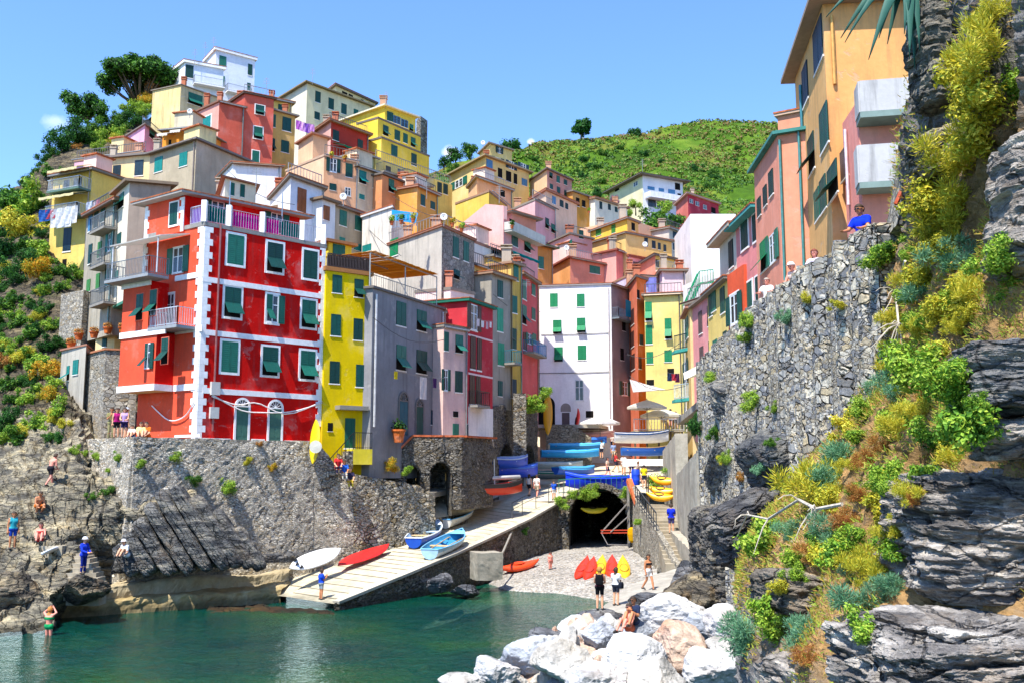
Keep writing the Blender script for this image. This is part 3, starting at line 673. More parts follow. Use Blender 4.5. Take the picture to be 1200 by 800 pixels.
# roof terrace with reed pergola
pg = MB(); A = fpt(GH, 0, 438, 338, -.3); B = fpt(GH, 0, 516, 362, -.3)
for q in (A, A.lerp(B, .5), B):
    for k in (0, -3.2): pg.bar(q+GH.n[0]*k+Vector((0, 0, 0)), q+GH.n[0]*k+Vector((0, 0, 2.2)), .07)
for k in (0, -1.6, -3.2): pg.bar(A+GH.n[0]*k+Vector((0, 0, 2.22)), A.lerp(B, .55 if k else 1)+GH.n[0]*k+Vector((0, 0, 2.22)), .07)
pg.build('pergola_frame', metal('#a8a49c'), GH.root, GH.org)
rd = MB(); nrow = 85
for i in range(nrow):
    t = i/nrow*.95; q = A.lerp(B, t)+Vector((0, 0, 2.3+random.uniform(-.02, .03))); rd.bar(q+GH.n[0]*.35, q-GH.n[0]*3.3, .10, .02)
rd.build('reed_shade', cloth('#dba23c'), GH.root, GH.org)
gr = MB(); rail_mb(gr, A+Vector((0, 0, .14)), B+Vector((0, 0, .14)), .8, .25, .02); gr.build('railing', metal('#8b8680'), GH.root, GH.org)
# ================================================================== PINK / RED HOUSE
PK = house('pale pink house with red right half and small iron balconies', [(520, 383), (548, 388)], 66.5, 1, base=520, ztop=None, cols=['#eac2b4'], roof='slab', over=.1, dep=7, wear=.35,
 wins=[(0, 523, 400, 5, 22), (0, 538, 403, 8.5, 21), (0, 522, 445, 5, 25), (0, 537.5, 447, 8.5, 25), (0, 534, 505, 7, 18, 'D'), (0, 534, 485, 6, 7, 'P')])
PR = house('x', [(548, 353), (577.5, 363)], 66.4, 0, zb=PK.zb, cols=['#c5303b'], roof='slab', eave='#1f6e58', over=.25, dep=7, into=PK, wear=.3,
 wins=[(0, 555, 372, 8, 30, 'O', 'r'), (0, 554, 413, 6, 38, 'C', 'r'), (0, 561.5, 415, 5, 37, 'C', 'r'), (0, 553, 456, 6, 34, 'C', 'r'), (0, 560, 457, 5, 33, 'C', 'r'), (0, 550, 506, 6, 18, 'C', 'b'), (0, 566, 502, 6, 20, 'C', 'b')])
for y in (391, 436): band(PR, 0, 548.5, 577, y+.5*2, 2.2, '#e6c9c4', .04)
w_ = MB(); q0 = fpt(PR, 0, 548.3, 476, .02); q1 = fpt(PR, 0, 577, 479, .02); q2 = fpt(PR, 0, 577, 520, .02); q3 = fpt(PR, 0, 548.3, 520, .02)
nn = PR.n[0]; w_.prism([q0, q1, q2, q3], nn*.035); w_.build('rendered_base', plaster('#e9e3df', .4), PK.root, PK.org)
for px, py, wp, hp in ((550.5, 506, 6, 18), (566, 502, 6, 20)): add_win(PR, 0, px, py, wp, hp, 'C', 'b', surcol='#d8d4d0', sur=.06)
balcony(PR, 0, 549, 564, 474, .7, '#8a857c', '#3b2f2a'); 
PP = house('white stuccoed house block rising behind the pale pink facade', [(487, 342), (528, 338), (556, 0, 72)], 70, 1, zb=PK.zt-1, cols=['#f1ddd3', '#e8d8c8'], roof='parapet', dep=6, wear=.3)
# ================================================================== TALL NARROW ROW
TG = house('tall narrow grey plaster house with light green shutters', [(576, 321), (600, 329)], 74, 0, base=478, cols=['#a39a8a'], roof='slab', dep=8, over=.3, wear=.8,
 wins=[(0, 586, 339, 6, 20), (0, 586, 375, 6.5, 27, 'C', 'l'), (0, 587, 415, 7, 26, 'C', 'l'), (0, 586, 455, 5, 18, 'C', 'g')])
TY = house('tall narrow ochre yellow house with brown lower wall', [(599, 309), (611.5, 313)], 76.5, 0, base=474, cols=['#d8b04a'], roof='slab', dep=8, over=.25, wear=.7,
 wins=[(0, 604.5, 320, 5.5, 18), (0, 603, 357, 5.5, 20), (0, 602, 397, 6, 24), (0, 602, 455, 6, 22, 'C', 'b')])
balcony(TG, 0, 590, 599, 425, 1.0, '#8a857c', '#2f8f98')
TP = house('tall narrow coral pink house beside the white house with cluttered balcony', [(611, 322), (630, 334)], 79, 0, base=478, cols=['#dc5a58'], roof='slab', dep=4, over=.3, wear=.4,
 wins=[(0, 614.5, 340, 4.5, 22), (0, 625, 340, 4, 13), (0, 614.5, 369, 4.5, 22), (0, 625, 368, 4, 14), (0, 620, 397, 4, 12), (0, 615, 400, 4, 20, 'C', 'r'), (0, 626, 397, 4, 12)])
balcony(TP, 0, 613, 629, 412, .9, '#8a857c', '#2f7fa8')
# stone base with arched vaults under the tall row
SBm = MB(); SB0 = P(577, 540, 73); SB1 = P(628, 540, 82)
# ================================================================== WHITE HOUSE
WH = house('plain white house with emerald shutters above the boat square', [(632, 336), (716, 333.5), (738, 341)], 95, 1, zb=5, cols=['#f4f1ee', '#8f8a88'], roof='slab', over=.15, th=.12, wear=.15, eave='#a8a29c',  # side wall coloured grey for its shade, the house is white all round
 wins=[(0, 649, 352, 9, 16, 'C', 'e'), (0, 653, 383, 10, 16, 'F', 'e'), (0, 681, 381, 10, 17, 'C', 'e'), (0, 654.5, 415, 10, 17, 'C', 'e'), (0, 682, 413, 10, 17, 'C', 'e'), (0, 679, 457, 10, 25, 'G', 'g'), (0, 691, 485, 9, 8, 'P'), (0, 663, 491, 9, 16, 'D', 'm'), (1, 729, 415, 4, 14, 'P'), (1, 732, 455, 6, 16, 'C', 'g'), (1, 731, 382, 4, 12, 'P'), (0, 680.5, 352, 9, 15, 'C', 'e')])
arch = MB()
def archface(H, fi, px, pyb, wp, hp, mat, name='arch_panel', off=.012):
    p0, n = H.facade(fi); c = PPL(px, pyb, p0, n); a = PPL(px-wp/2, pyb, p0, n); b = PPL(px+wp/2, pyb, p0, n); t = PPL(px, pyb-hp, p0, n); w = (b-a).length; h = (t-c).length; d = (b-a).normalized(); d.z = 0; up = Vector((0, 0, 1)); r = w/2
    hs = max(.05, h-r); m = MB(); pts = [c-d*r, c+d*r]+[c+d*r*math.cos(math.pi*i/12)+up*(hs+min(r, h)*math.sin(math.pi*i/12)) for i in range(13)]
    m.prism([p-n*.02 for p in pts], n*(off+.02)); return m.build(name, mat, H.root, H.org)
archface(WH, 0, 640.5, 500, 20, 36, dark()); archface(WH, 0, 663, 482, 12, 10, plaster('#9a8f86'))  # first arch is a flat black panel, its inner shade painted
balcony(WH, 1, 717, 736, 372, .8, '#6f7b80', '#7b8a92')
m = MB(); q = fpt(WH, 1, 724, 352, .85); q2 = fpt(WH, 1, 735, 356, .85); m.grid([[q, q2], [q-Vector((0, 0, 1.7)), q2-Vector((0, 0, 1.6))]]); m.build('curtain', cloth('#2fa5d8'), WH.root, WH.org)
downpipe(WH, 0, 713, 338, 500, '#d8d5d0', .06)
for y0, x0, x1 in ((392, 634, 714), (437, 632, 714)):
    m = MB(); a = fpt(WH, 0, x0, y0, .06); b = fpt(WH, 0, x1, y0-2, .06); m.tube([a, a.lerp(b, .5)-Vector((0, 0, .06)), b], .03, 5); m.build('cable', metal('#555555'), WH.root, WH.org)
# ================================================================== LEFT: beige tower house, grey house, yellow balcony house
BT = house('tall beige plastered house with lit white side beside the red house', [(136, 228), (152, 214), (200, 218)], 60, 1, base=352, cols=['#e9ddc4', '#b09a86'], roof='slab', wear=.6, over=.35, eave='#7a6a58',  # pale flank and darker front: sun and shade put into the plaster colours
 wins=[(0, 142, 236, 6, 16), (0, 140, 281, 4, 14), (0, 135.5, 326, 6, 14)])
m = MB(); q = [P(114, 367, 62), P(152, 352, 60), P(172, 352, 61)]; m.prism([Vector((BT.fp[0].x, BT.fp[0].y, BT.zb)), Vector((BT.fp[1].x, BT.fp[1].y, BT.zb)), Vector((BT.fp[2].x, BT.fp[2].y, BT.zb)), Vector((BT.fp[3].x, BT.fp[3].y, BT.zb))], (0, 0, -.18)); m.build('underside_slab', paint('#3f7f6a', .8), BT.root, BT.org)
BL = house('lower ochre house base tucked beneath the beige tower house with pot lined stairs', [(114, 0, 64), (136, 366, 63), (170, 0, 64)], 63, 1, zb=7, cols=['#e3c98a', '#e3c070'], roof='none', ztop=BT.zb-.2, wear=.5,
 wins=[(0, 123, 398, 5, 16), (1, 141, 388, 6, 18)])
GY = house('narrow grey plaster house with stacked balconies left of the beige tower', [(102, 255), (137, 236)], 66, 0, base=402, cols=['#aca28e'], roof='slab', over=.3, wear=.8, dep=8,
 wins=[(0, 106, 262, 4, 18, 'C', 'u'), (0, 113, 258, 4, 18), (0, 121, 250, 4, 20), (0, 106, 298, 4, 22), (0, 117, 293, 4, 18, 'C', 'y'), (0, 129, 284, 4, 20, 'C', 't'), (0, 115, 330, 4, 18, 'C', 'y'), (0, 126, 325, 4, 20, 'C', 't'), (0, 104, 335, 4, 14, 'C', 'y')])
for y in (275, 316, 360): balcony(GY, 0, 119, 136, y, .8, '#8a857c', '#6c6f70')
YB = house('yellow house with two awninged balconies and laundry on the left cliff', [(62, 215, 84), (108, 200)], 82, 1, base=316, cols=['#eccb62'], roof='slab', wear=.4, dep=9, eave='#77706a',
 wins=[(0, 79, 281, 9, 27, 'C', 'b'), (0, 75.5, 309, 5, 10, 'P'), (0, 78, 219, 6, 15, 'G', 'b'), (0, 91, 217, 9, 16, 'G', 'b'), (0, 86, 245, 14, 14, 'G', 'b')])
balcony(YB, 0, 69, 106, 229, 1.3, '#56726a', '#c9cccd'); balcony(YB, 0, 66, 103, 259, 1.3, '#56726a', '#c9cccd')
awning(YB, 0, 74, 108, 199, 1.6, .6, '#eadfae'); awning(YB, 0, 64, 104, 231, 1.6, .5, '#eadfae')
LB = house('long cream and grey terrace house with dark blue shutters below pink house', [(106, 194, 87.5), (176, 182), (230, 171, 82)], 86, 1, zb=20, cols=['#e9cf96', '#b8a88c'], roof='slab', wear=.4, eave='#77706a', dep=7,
 wins=[(0, 115.5, 207, 11, 17, 'C', 'b'), (0, 137, 202, 9, 16, 'C', 'b'), (0, 163, 197, 10, 18, 'C', 'b'), (1, 186, 193, 9, 17, 'C', 't'), (1, 215, 187, 9, 16, 'C', 't')])
awning(LB, 0, 118, 150, 213, 2.2, 1.0, '#1f5f52')
PT = house('low pale pink terrace wall house beneath the umbrella pine', [(88, 178, 100), (168, 178)], 97, 1, zb=25, cols=['#efb0c0'], roof='parapet', wear=.3, dep=8)
PB = house('pink block house with one small dark window under the cream block', [(142, 150, 106), (170, 147), (197, 0, 107)], 101, 1, zb=25, cols=['#f0b4cc', '#dfa0ae'], roof='slab', wear=.3, over=.25, th=.12, wins=[(1, 178, 158, 6, 10)])
OB = house('orange walled terrace flat with white awnings beside the pink block', [(191, 152, 95), (231, 150)], 94, 1, zb=25, cols=['#eb9420'], roof='slab', wear=.4, over=.4, th=.12, wins=[(0, 199, 171, 3, 14, 'P'), (0, 222, 163, 4, 16, 'P')])
awning(OB, 0, 194, 206, 156, 1.4, .6, '#efe9d8'); awning(OB, 0, 209, 221, 152, 1.4, .6, '#efe9d8')
CB = house('cream yellow cube house with peeling wall beside the pine', [(179, 107), (212, 100), (258, 116)], 112, 1, base=160, cols=['#efd28c', '#cdb98c'], roof='slab', wear=.9, over=.15, th=.12, wins=[(1, 229, 117, 16, 13, 'F')])  # left face coloured brighter for the sun on it
WU = house('white modern villa with rounded flat roofs on the hilltop', [(240, 74, 131), (253, 59), (299, 71)], 127, 1, base=115, cols=['#f2f0ee', '#dde3ee'], roof='slab', wear=.1, over=.25, th=.35, eave='#f0eeea',  # warm sunlit white and cooler shaded white, light painted into both blocks
 wins=[(1, 261, 72, 8, 12), (1, 260.5, 96, 5, 14), (1, 293, 82, 5, 13), (1, 291.5, 102, 4, 9)])
WL = house('x', [(198, 92, 125), (217, 73.5), (262, 82)], 121, 1, base=115, cols=['#f2f0ee', '#dde3ee'], roof='slab', wear=.1, over=.25, th=.35, eave='#f0eeea', into=WU, wins=[(1, 222, 84, 9, 15)])
balcony(WL, 1, 226, 262, 99, 1.0, '#e8e6e2', '#8c9296'); balcony(WU, 1, 264, 292, 108, 1.0, '#e8e6e2', '#8c9296')
# red tall house
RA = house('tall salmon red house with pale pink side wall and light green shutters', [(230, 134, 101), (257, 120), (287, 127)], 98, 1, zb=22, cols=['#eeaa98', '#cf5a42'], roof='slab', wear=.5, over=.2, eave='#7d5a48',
 wins=[(0, 242.5, 146, 9, 18, 'C', 't', dict(sur=.1)), (0, 240.5, 175, 9, 18, 'C', 't', dict(sur=.1)), (0, 238.5, 204, 9, 18, 'C', 't', dict(sur=.1))])
RB = house('tall brick red house with three small shuttered windows facing the sea', [(269, 119, 103), (287, 110), (321, 117)], 100, 1, zb=22, cols=['#d05c48', '#d9604a'], roof='slab', wear=.5, over=.25, eave='#5a4a40',
 wins=[(1, 304.5, 129, 10, 11, 'F', 'g', dict(sur=.12)), (1, 302.5, 156, 10, 14, 'F', 'g', dict(sur=.12)), (1, 299.5, 184, 8, 14, 'C', 'g', dict(sur=.12))], chim=1)
for px, y in ((304.5, 129), (302.5, 156), (299.5, 184)): pass
YN = house('narrow mustard house between the brick red house and peach house', [(320, 130), (346, 137)], 103, 0, zb=22, cols=['#d9b05a'], roof='slab', wear=.5, wins=[(0, 336, 146, 10, 16), (0, 334, 172, 9, 14), (0, 321.5, 142, 3, 15), (0, 320.5, 170, 3, 15)])
YN2 = house('low yellow penthouse with green shutter behind the mustard house', [(318, 117), (342, 122)], 108, 0, zb=30, cols=['#dfc060'], roof='slab', wear=.4, wins=[(0, 330, 127, 8, 8)])
CT = house('cream hilltop apartment house with long sloping roof edge', [(322, 113, 131), (360, 98), (434, 125)], 124, 1, zb=30, cols=['#f0e6c8', '#e6d8a8'], roof='slab', wear=.3, over=.5, eave='#8a7a5a',
 wins=[(1, 372.5, 114, 6, 13), (1, 388, 122, 6, 13), (1, 403, 128, 6, 12), (1, 417, 132, 5, 7), (1, 371.5, 136, 6, 9), (1, 386, 139, 4, 5)])
CT2 = house('x', [(378, 104, 136), (394, 101), (440, 122)], 132, 1, zb=40, cols=['#efe2b0', '#e0cf98'], roof='slab', wear=.3, into=CT, wins=[(1, 404, 110, 6, 4, 'P'), (1, 411, 113, 5, 4, 'P'), (1, 428, 123, 5, 8)])
# big yellow apartment, three stepped storeys
def ysteps():
    H = house('big lemon yellow apartment house with stepped terraces on the ridge', [(402, 142, 118), (451, 125), (487, 138)], 113, 1, zb=30, cols=['#eccb30', '#e8c634'], roof='slab', wear=.25, over=.4, th=.18, eave='#d8cdb0',
      wins=[(1, 457, 137, 7, 11), (1, 465, 141, 8, 9, 'G', 'u'), (1, 474, 145, 8, 9, 'G', 'u'), (1, 482, 150, 4, 8)])
    H2 = house('x', [(418, 150, 112), (443, 138), (493, 160)], 110, 1, zb=30, cols=['#eccb30', '#e8c634'], roof='parapet', wear=.25, into=H, wins=[(1, 452, 153.5, 6, 12), (1, 465.5, 159, 6, 12), (1, 475, 162.5, 5, 11), (1, 484, 167, 5, 11)])
    H3 = house('x', [(428, 168, 109), (447, 161), (503, 183)], 107.5, 1, zb=25, cols=['#eccb30', '#e8c634'], roof='parapet', wear=.25, into=H, wins=[(1, 462, 177, 7, 13), (1, 485, 187.5, 6, 14)])
ysteps()
TW = house('ruined grey stone tower behind the yellow apartment house', [(488, 137, 137), (493, 136), (501, 138, 137)], 135, 1, zb=35, cols=[stone(1.2), stone(1.2)], roof='none')
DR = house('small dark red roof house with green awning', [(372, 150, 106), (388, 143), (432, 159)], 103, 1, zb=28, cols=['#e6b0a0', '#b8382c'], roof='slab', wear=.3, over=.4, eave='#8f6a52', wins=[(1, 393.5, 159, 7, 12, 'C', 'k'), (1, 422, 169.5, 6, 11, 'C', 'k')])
awning(DR, 1, 390, 418, 167, 2.0, .7, '#0f7a58')
PE = house('large peach house with roof terrace and green shutters', [(336, 172, 99), (380, 182), (420, 190)], 94, 1, ztop=P(380, 182, 94).z, zb=20, cols=['#f0c49a', '#e6a878'], roof='parapet', wear=.3, eave='#b89a80',
 wins=[(1, 390.5, 194, 8, 16), (1, 409, 200, 8, 16), (1, 390, 219.5, 8, 8), (1, 407.5, 225, 7, 10, 'G', 'g')])
PE2 = house('x', [(350, 164, 101), (367, 158), (384, 163)], 98, 1, zb=PE.zt-1, cols=['#f0c49a', '#e9b688'], roof='slab', wear=.3, into=PE)
m = MB(); rail_mb(m, fpt(PE, 1, 381, 182, -.1)+Vector((0, 0, .1)), fpt(PE, 1, 419, 190, -.1)+Vector((0, 0, .1)), 1.0, .3, .03); m.build('railing', metal('#5f5f5c'), PE.root, PE.org)
BG = house('beige house with bright green shutters next to the peach house', [(419.5, 196), (450, 206)], 96, 0, zb=20, cols=['#d2bd98'], roof='slab', wear=.5, wins=[(0, 425, 208, 8, 15, 'C', 't'), (0, 441, 214, 8, 15, 'C', 't'), (0, 424, 231, 6, 6, 'C', 't')])
BG2 = house('small pale green penthouse above the beige house', [(419, 180), (441, 187)], 99.5, 0, zb=25, cols=['#c9c8a0'], roof='slab', wear=.3, wins=[(0, 425.5, 190, 5, 6, 'C', 'u')])
ORW = house('orange and amber terrace houses stepping down below the yellow apartment', [(448, 205), (490, 221.5)], 97, 0, zb=18, cols=['#e09058'], roof='slab', wear=.4, over=.3, wins=[(0, 458.5, 218, 6, 15), (0, 480, 227, 6, 14)])
AMW = house('amber orange house end right of the orange terrace', [(489, 219.5), (513, 230)], 97.5, 0, zb=18, cols=['#eaa040'], roof='slab', wear=.4, over=.3, wins=[(0, 495.5, 235, 5, 13), (0, 507, 241, 5, 9)])
YT = house('yellow terrace house with long railed balcony below the apartment', [(440, 186), (530, 217)], 101, 0, zb=18, cols=['#e6c460'], roof='none', wear=.5, wins=[(0, 455, 200, 6, 10, 'P'), (0, 470, 204, 8, 10, 'G', 'b'), (0, 497, 212, 6, 10), (0, 515, 220, 5, 12, 'C', 'k'), (0, 522, 222, 5, 12, 'C', 'k')])
for x0, x1, y in ((441, 466, 197), (468, 500, 205)): balcony(YT, 0, x0, x1, y+5, 1.2, '#8f857a', '#6a6a68')
m = MB(); rail_mb(m, fpt(YT, 0, 441, 186, -.1), fpt(YT, 0, 529, 217, -.1), 1.0, .3, .035); m.build('railing', metal('#8a8680'), YT.root, YT.org)
# white houses behind the red house
W1 = house('white rendered cottage with terracotta tiles behind the red roof terrace', [(255, 207, 73), (264, 209), (300, 218)], 66, 1, zb=15, cols=['#f1e9d4', '#eee2c0'], roof='tile', wear=.3, over=.25, th=.08, rise=.5, wins=[(1, 272, 222, 5, 15), (1, 284, 224, 5, 15)])
W2 = house('white house with flat gable behind the cottage', [(256, 204, 80), (273, 192), (330, 196)], 76, 1, zb=15, cols=['#f0eeea', '#e8e8e6'], roof='slab', wear=.3, over=.2, th=.1)
W3 = house('white house with brown wooden shutters above the red terrace', [(318, 200, 76), (341, 208), (380, 222)], 70, 1, zb=15, cols=['#f0ece4', '#dfe2ea'], roof='slab', wear=.25, over=.25, eave='#7f7468', wins=[(1, 353.5, 235, 10, 28, 'C', 'n')], chim=1)
W4 = house('low white annex with a brown shutter beside the white house', [(378, 234), (393, 239)], 71.5, 0, zb=15, cols=['#ece8e2'], roof='slab', wear=.3, wins=[(0, 382.5, 250, 7, 17, 'C', 'n')], eave='#7f6a55')
BR = house('beige two window house behind the yellow house terrace', [(392, 241), (427, 253)], 78, 0, zb=12, cols=['#bda98c'], roof='slab', wear=.8, over=.25, wins=[(0, 402, 256, 8, 18), (0, 419.5, 262, 7, 17), (0, 401, 282, 6, 7, 'C', 't'), (0, 419, 290, 8, 8, 'C', 't')])
WT = house('old whitewashed house with stained wall and blue roof tarp', [(425, 244, 80), (459, 244), (475, 0, 84)], 77, 1, zb=10, cols=['#e2d8c8', '#d8cfc0'], roof='slab', over=.15, wear=1.0, eave='#d8d0c8', wins=[(0, 430, 291, 10, 8, 'C', 't')])
m = MB(); m.grid([[P(459, 246, 76.5), P(490, 250, 77)], [P(459, 258, 75.5), P(487, 262, 76)]]); m.build('tarp', cloth('#2a8fc0'), WT.root, WT.org)
m = MB(); rail_mb(m, P(459, 268, 75.2), P(488, 265, 76.5), 1.1, .3, .03); m.build('railing', metal('#a8b8c0'), WT.root, WT.org)
SG = house('grey stone and plaster house with terrace of potted plants', [(456, 275, 76), (518, 266), (556, 283)], 70, 1, base=420, cols=['#c6bdae', stone(2.6, ('#8d857c', '#a39a90', '#77706a', '#b5ada2', '#8a8078'), 1.2, mw=.04, bmp=.5)], roof='slab', over=.15, th=.12, wear=.9, eave='#a0705a',
 wins=[(0, 462, 290, 9, 20, 'C', 'e'), (1, 534, 290, 6.5, 24), (1, 546, 295, 6, 23), (1, 535, 322, 6.5, 11)])
m = MB(); a = SG.pts[1]; rail_mb(m, a+Vector((0, 0, .13)), SG.pts[2]+Vector((0, 0, .13)), .9, .4, .025); rail_mb(m, a+Vector((0, 0, .13)), SG.pts[0]+Vector((0, 0, .13)), .9, .4, .025); m.build('railing', metal('#9a9a98'), SG.root, SG.org)
PC = house('large rose pink house with long balustraded balcony', [(520, 250, 90), (590, 257), (630, 276)], 83, 1, ztop=P(590, 257, 83).z, zb=10, cols=['#f2b8ae', '#e89a98'], roof='none', wear=.3, wins=[(1, 603, 281, 7, 16), (1, 618, 287, 7, 17), (1, 600, 262, 6, 9, 'P')])
m = MB(); q0 = PC.pts[0]+Vector((0, 0, 0)); m.prism([q0, PC.pts[1], PC.pts[1]+Vector((0, 0, 1.2)), q0.lerp(PC.pts[1], .72)+Vector((0, 0, 1.9))], -PC.n[0]*.4); m.build('gable', plaster('#f2b8ae', .3), PC.root, PC.org)
balcony(PC, 1, 591, 629, 270, .9, '#b9b4a8', '#b9b4a8', solid='#c9c5b8', h=.7)
PCu = house('x', [(574, 243, 88), (600, 250, 85.5), (628, 262, 88)], 85.5, 1, zb=PC.zt-.5, cols=['#f2b8ae', '#d88a70'], roof='slab', over=.5, th=.1, wear=.3, into=PC)
TA = house('small white loggia house with teal awning in the stepped row', [(555, 283), (592, 297)], 79, 0, zb=8, cols=['#efe8dc'], roof='parapet', wear=.4, wins=[(0, 580, 300, 8, 14, 'P')])
awning(TA, 0, 575, 607, 284, 2.2, 1.0, '#0f7f7c')
YB2 = house('ochre house with two dark shutters under the white loggia', [(556, 311), (580, 319)], 76, 0, zb=6, cols=['#d9bc64'], roof='slab', over=.2, wear=.6, wins=[(0, 561, 325, 5, 14), (0, 572, 329, 5, 15)])
YK = house('yellow ochre house in the gap below the teal awning', [(578, 301), (612, 312)], 80, 0, zb=6, cols=['#d8b450'], roof='slab', over=.25, wear=.6, wins=[(0, 588, 314, 5, 9), (0, 601, 322, 6, 16)])
GG = house('green netted balcony house right of the rose pink house', [(626, 287), (648, 292)], 98, 0, dep=3, zb=20, cols=['#d89040'], roof='slab', over=.5, wear=.5, eave='#3f5a3a', wins=[(0, 634, 308, 6, 14)])
# upper middle
PD = house('pale pink gabled house with plain sunlit wall', [(594, 238, 110), (627, 234), (651, 246)], 105, 1, zb=18, cols=['#f4c4c4', '#e6a8a8'], roof='parapet', wear=.3, wins=[(1, 641, 262, 4, 12), (1, 648, 268, 4, 10)])
PD2 = house('low pale pink house with dark green window beneath', [(640, 268, 108), (668, 275), (694, 281)], 103, 1, zb=18, cols=['#f2c8be', '#e0a49a'], roof='slab', over=.25, wear=.3, wins=[(1, 681, 275, 5, 10, 'C'), (0, 668, 287, 5, 10)])
YE = house('pale yellow ridge house with blue shutters and loggia', [(526, 196, 124), (569, 184), (620, 203)], 116, 1, zb=25, cols=['#f0d488', '#e9c878'], roof='slab', over=.5, wear=.3, eave='#9c8a68',
 wins=[(0, 538, 215, 9, 9, 'O', 'g'), (0, 556, 209, 4, 5), (1, 573.5, 192.5, 7, 10, 'C', 'u'), (1, 599, 194, 6, 9, 'O', 'b'), (1, 613, 196, 6, 8, 'O', 'b'), (1, 586, 203, 5, 11, 'P'), (1, 596, 207, 6, 12, 'P'), (1, 604, 210, 4, 12, 'P'), (1, 614.5, 214, 6, 8, 'C', 'u')])
YE2 = house('x', [(562, 172, 126), (574, 169), (600, 177)], 122, 1, zb=35, cols=['#f0d488', '#e9c878'], roof='slab', over=.3, wear=.3, into=YE, wins=[(1, 585, 176, 4, 8, 'O', 'k'), (1, 583, 188, 7, 6, 'O', 'k')])
FB = house('brownish pink three row window house under the green hill', [(621, 199, 124), (641, 199), (670, 212)], 119, 1, zb=25, cols=['#edc596', '#c98e7e'], roof='slab', over=.3, wear=.3,
 wins=[(1, 645.5, 206, 3.5, 7), (1, 654, 210.5, 3.5, 8), (1, 662.5, 214, 3.5, 6), (1, 646, 219, 3.5, 6), (1, 654.5, 224, 3.5, 9), (1, 663, 227, 3.5, 7)])
FG = house('pale peach house with sloping eaves below the brownish house', [(622, 226, 116), (640, 224), (676, 240)], 112, 1, zb=22, cols=['#ecd2b4', '#e4c0a0'], roof='slab', over=.3, wear=.3, wins=[(1, 649, 235, 4, 9, 'C', 'u'), (1, 658, 239, 4, 8, 'C', 'k'), (1, 664, 242, 3, 7, 'C', 'k')])
FO = house('small amber shed house with white awning at the foot of the hill', [(671, 225), (697, 234)], 122, 0, zb=25, cols=['#c98c30'], roof='slab', over=.3, wear=.4, wins=[(0, 677, 237, 4, 10, 'P'), (0, 684, 239, 4, 8, 'P')])
FC = house('cream cottage with small blue shutters at the foot of the hill', [(697, 233), (735, 245)], 124, 0, zb=25, cols=['#e6dcc4'], roof='slab', over=.3, wear=.3, wins=[(0, 704, 241, 3, 9, 'C', 'k'), (0, 714, 243, 3, 7, 'C', 'k'), (0, 722, 246, 3, 6, 'C', 'k')])
YS = house('yellow stepped terrace block in front of the peach gable', [(534, 222, 108), (573, 224), (594, 241)], 103, 1, zb=20, cols=['#ecc850', '#dcae3c'], roof='parapet', wear=.4)
PG = house('peach gable house above the yellow stepped block', [(549, 216, 112), (559, 209), (600, 224)], 108, 1, zb=20, cols=['#f0c090', '#e8a878'], roof='slab', over=.3, wear=.4, wins=[(1, 589, 227, 5, 8, 'P')])
YM = house('big golden yellow house with bright green shutters in the middle', [(692, 266, 112), (735, 257), (748, 262), (757, 0, 118)][:3], 106, 1, zb=12, cols=['#f2c83c', '#e6b460'], roof='slab', over=.3, th=.14, wear=.2,
 wins=[(0, 701.5, 272, 6, 9, 'C', 'y'), (0, 719, 268.5, 4.5, 10, 'C', 'y'), (0, 707.5, 290, 6, 9, 'C', 'y'), (0, 721.5, 287, 6.5, 8, 'C', 'y'), (1, 742, 266, 4, 9, 'P')])
YM2 = house('x', [(733, 274), (787, 284)], 104, 0, zb=12, cols=['#eac070'], roof='slab', over=.3, th=.14, wear=.2, into=YM, wins=[(0, 757, 284, 4, 10, 'C', 'b'), (0, 766, 287, 4, 9, 'C', 'b'), (0, 772.5, 289, 3, 8, 'C', 'b'), (0, 779, 291, 3, 8, 'C', 'b')])
YM3 = house('x', [(736, 256.5), (786, 273)], 109, 0, zb=20, cols=['#f0b890'], roof='none', wear=.2, into=YM, wins=[(0, 742, 267, 4, 9, 'P'), (0, 774, 272, 4, 9, 'C', 'm')])
GYm = house('grey plaster side house behind golden house with blue windows', [(784, 268), (806, 276)], 111, 0, zb=12, cols=['#c8beb0'], roof='slab', over=.3, wear=.6, wins=[(0, 791, 276, 5, 8, 'C', 'b'), (0, 791, 290, 5, 8, 'C', 'b'), (0, 800, 300, 5, 8, 'C', 'k')])
WV = house('white and cream villa with wide eaves on the green hillside', [(714, 219, 165), (753, 206), (800, 214)], 155, 1, zb=30, cols=['#e9dcae', '#e6e6ea'], roof='hip', over=1.0, th=.2, wear=.2, rise=1.6, rcol='#8a8478',
 wins=[(0, 723, 222, 5, 5, 'P'), (0, 745, 216, 5, 5, 'G', 'g'), (1, 763, 221, 8, 4, 'C', 'u'), (1, 775, 223, 6, 4, 'C', 'u'), (1, 787, 225, 8, 5, 'C', 'u'), (1, 794, 219, 6, 8, 'P'), (1, 764, 238, 9, 10, 'G', 'b'), (1, 772, 240, 4, 8, 'G', 'b'), (1, 796, 229, 4, 4, 'P')])
balcony(WV, 1, 756, 796, 232, 1.5, '#e8e8ea', '#dfe3ea', solid='#e6e8ee', h=.8)
RR = house('crimson low house with white framed windows on the hillside', [(792, 233, 150), (806, 228), (842, 240)], 144, 1, zb=28, cols=['#ee7a6a', '#c8384a'], roof='slab', over=.4, wear=.2, eave='#d0a898', wins=[(1, 810, 236, 4, 5, 'G', 'g'), (1, 817, 239, 4, 5, 'G', 'g'), (1, 826, 243, 4, 5, 'G', 'g'), (1, 836, 247, 5, 7, 'P')])
WW = house('blank white rendered wall house above the green stairs', [(809, 251), (862, 251)], 98, 0, zb=14, cols=['#eceae8'], roof='none', wear=.5, dep=10)
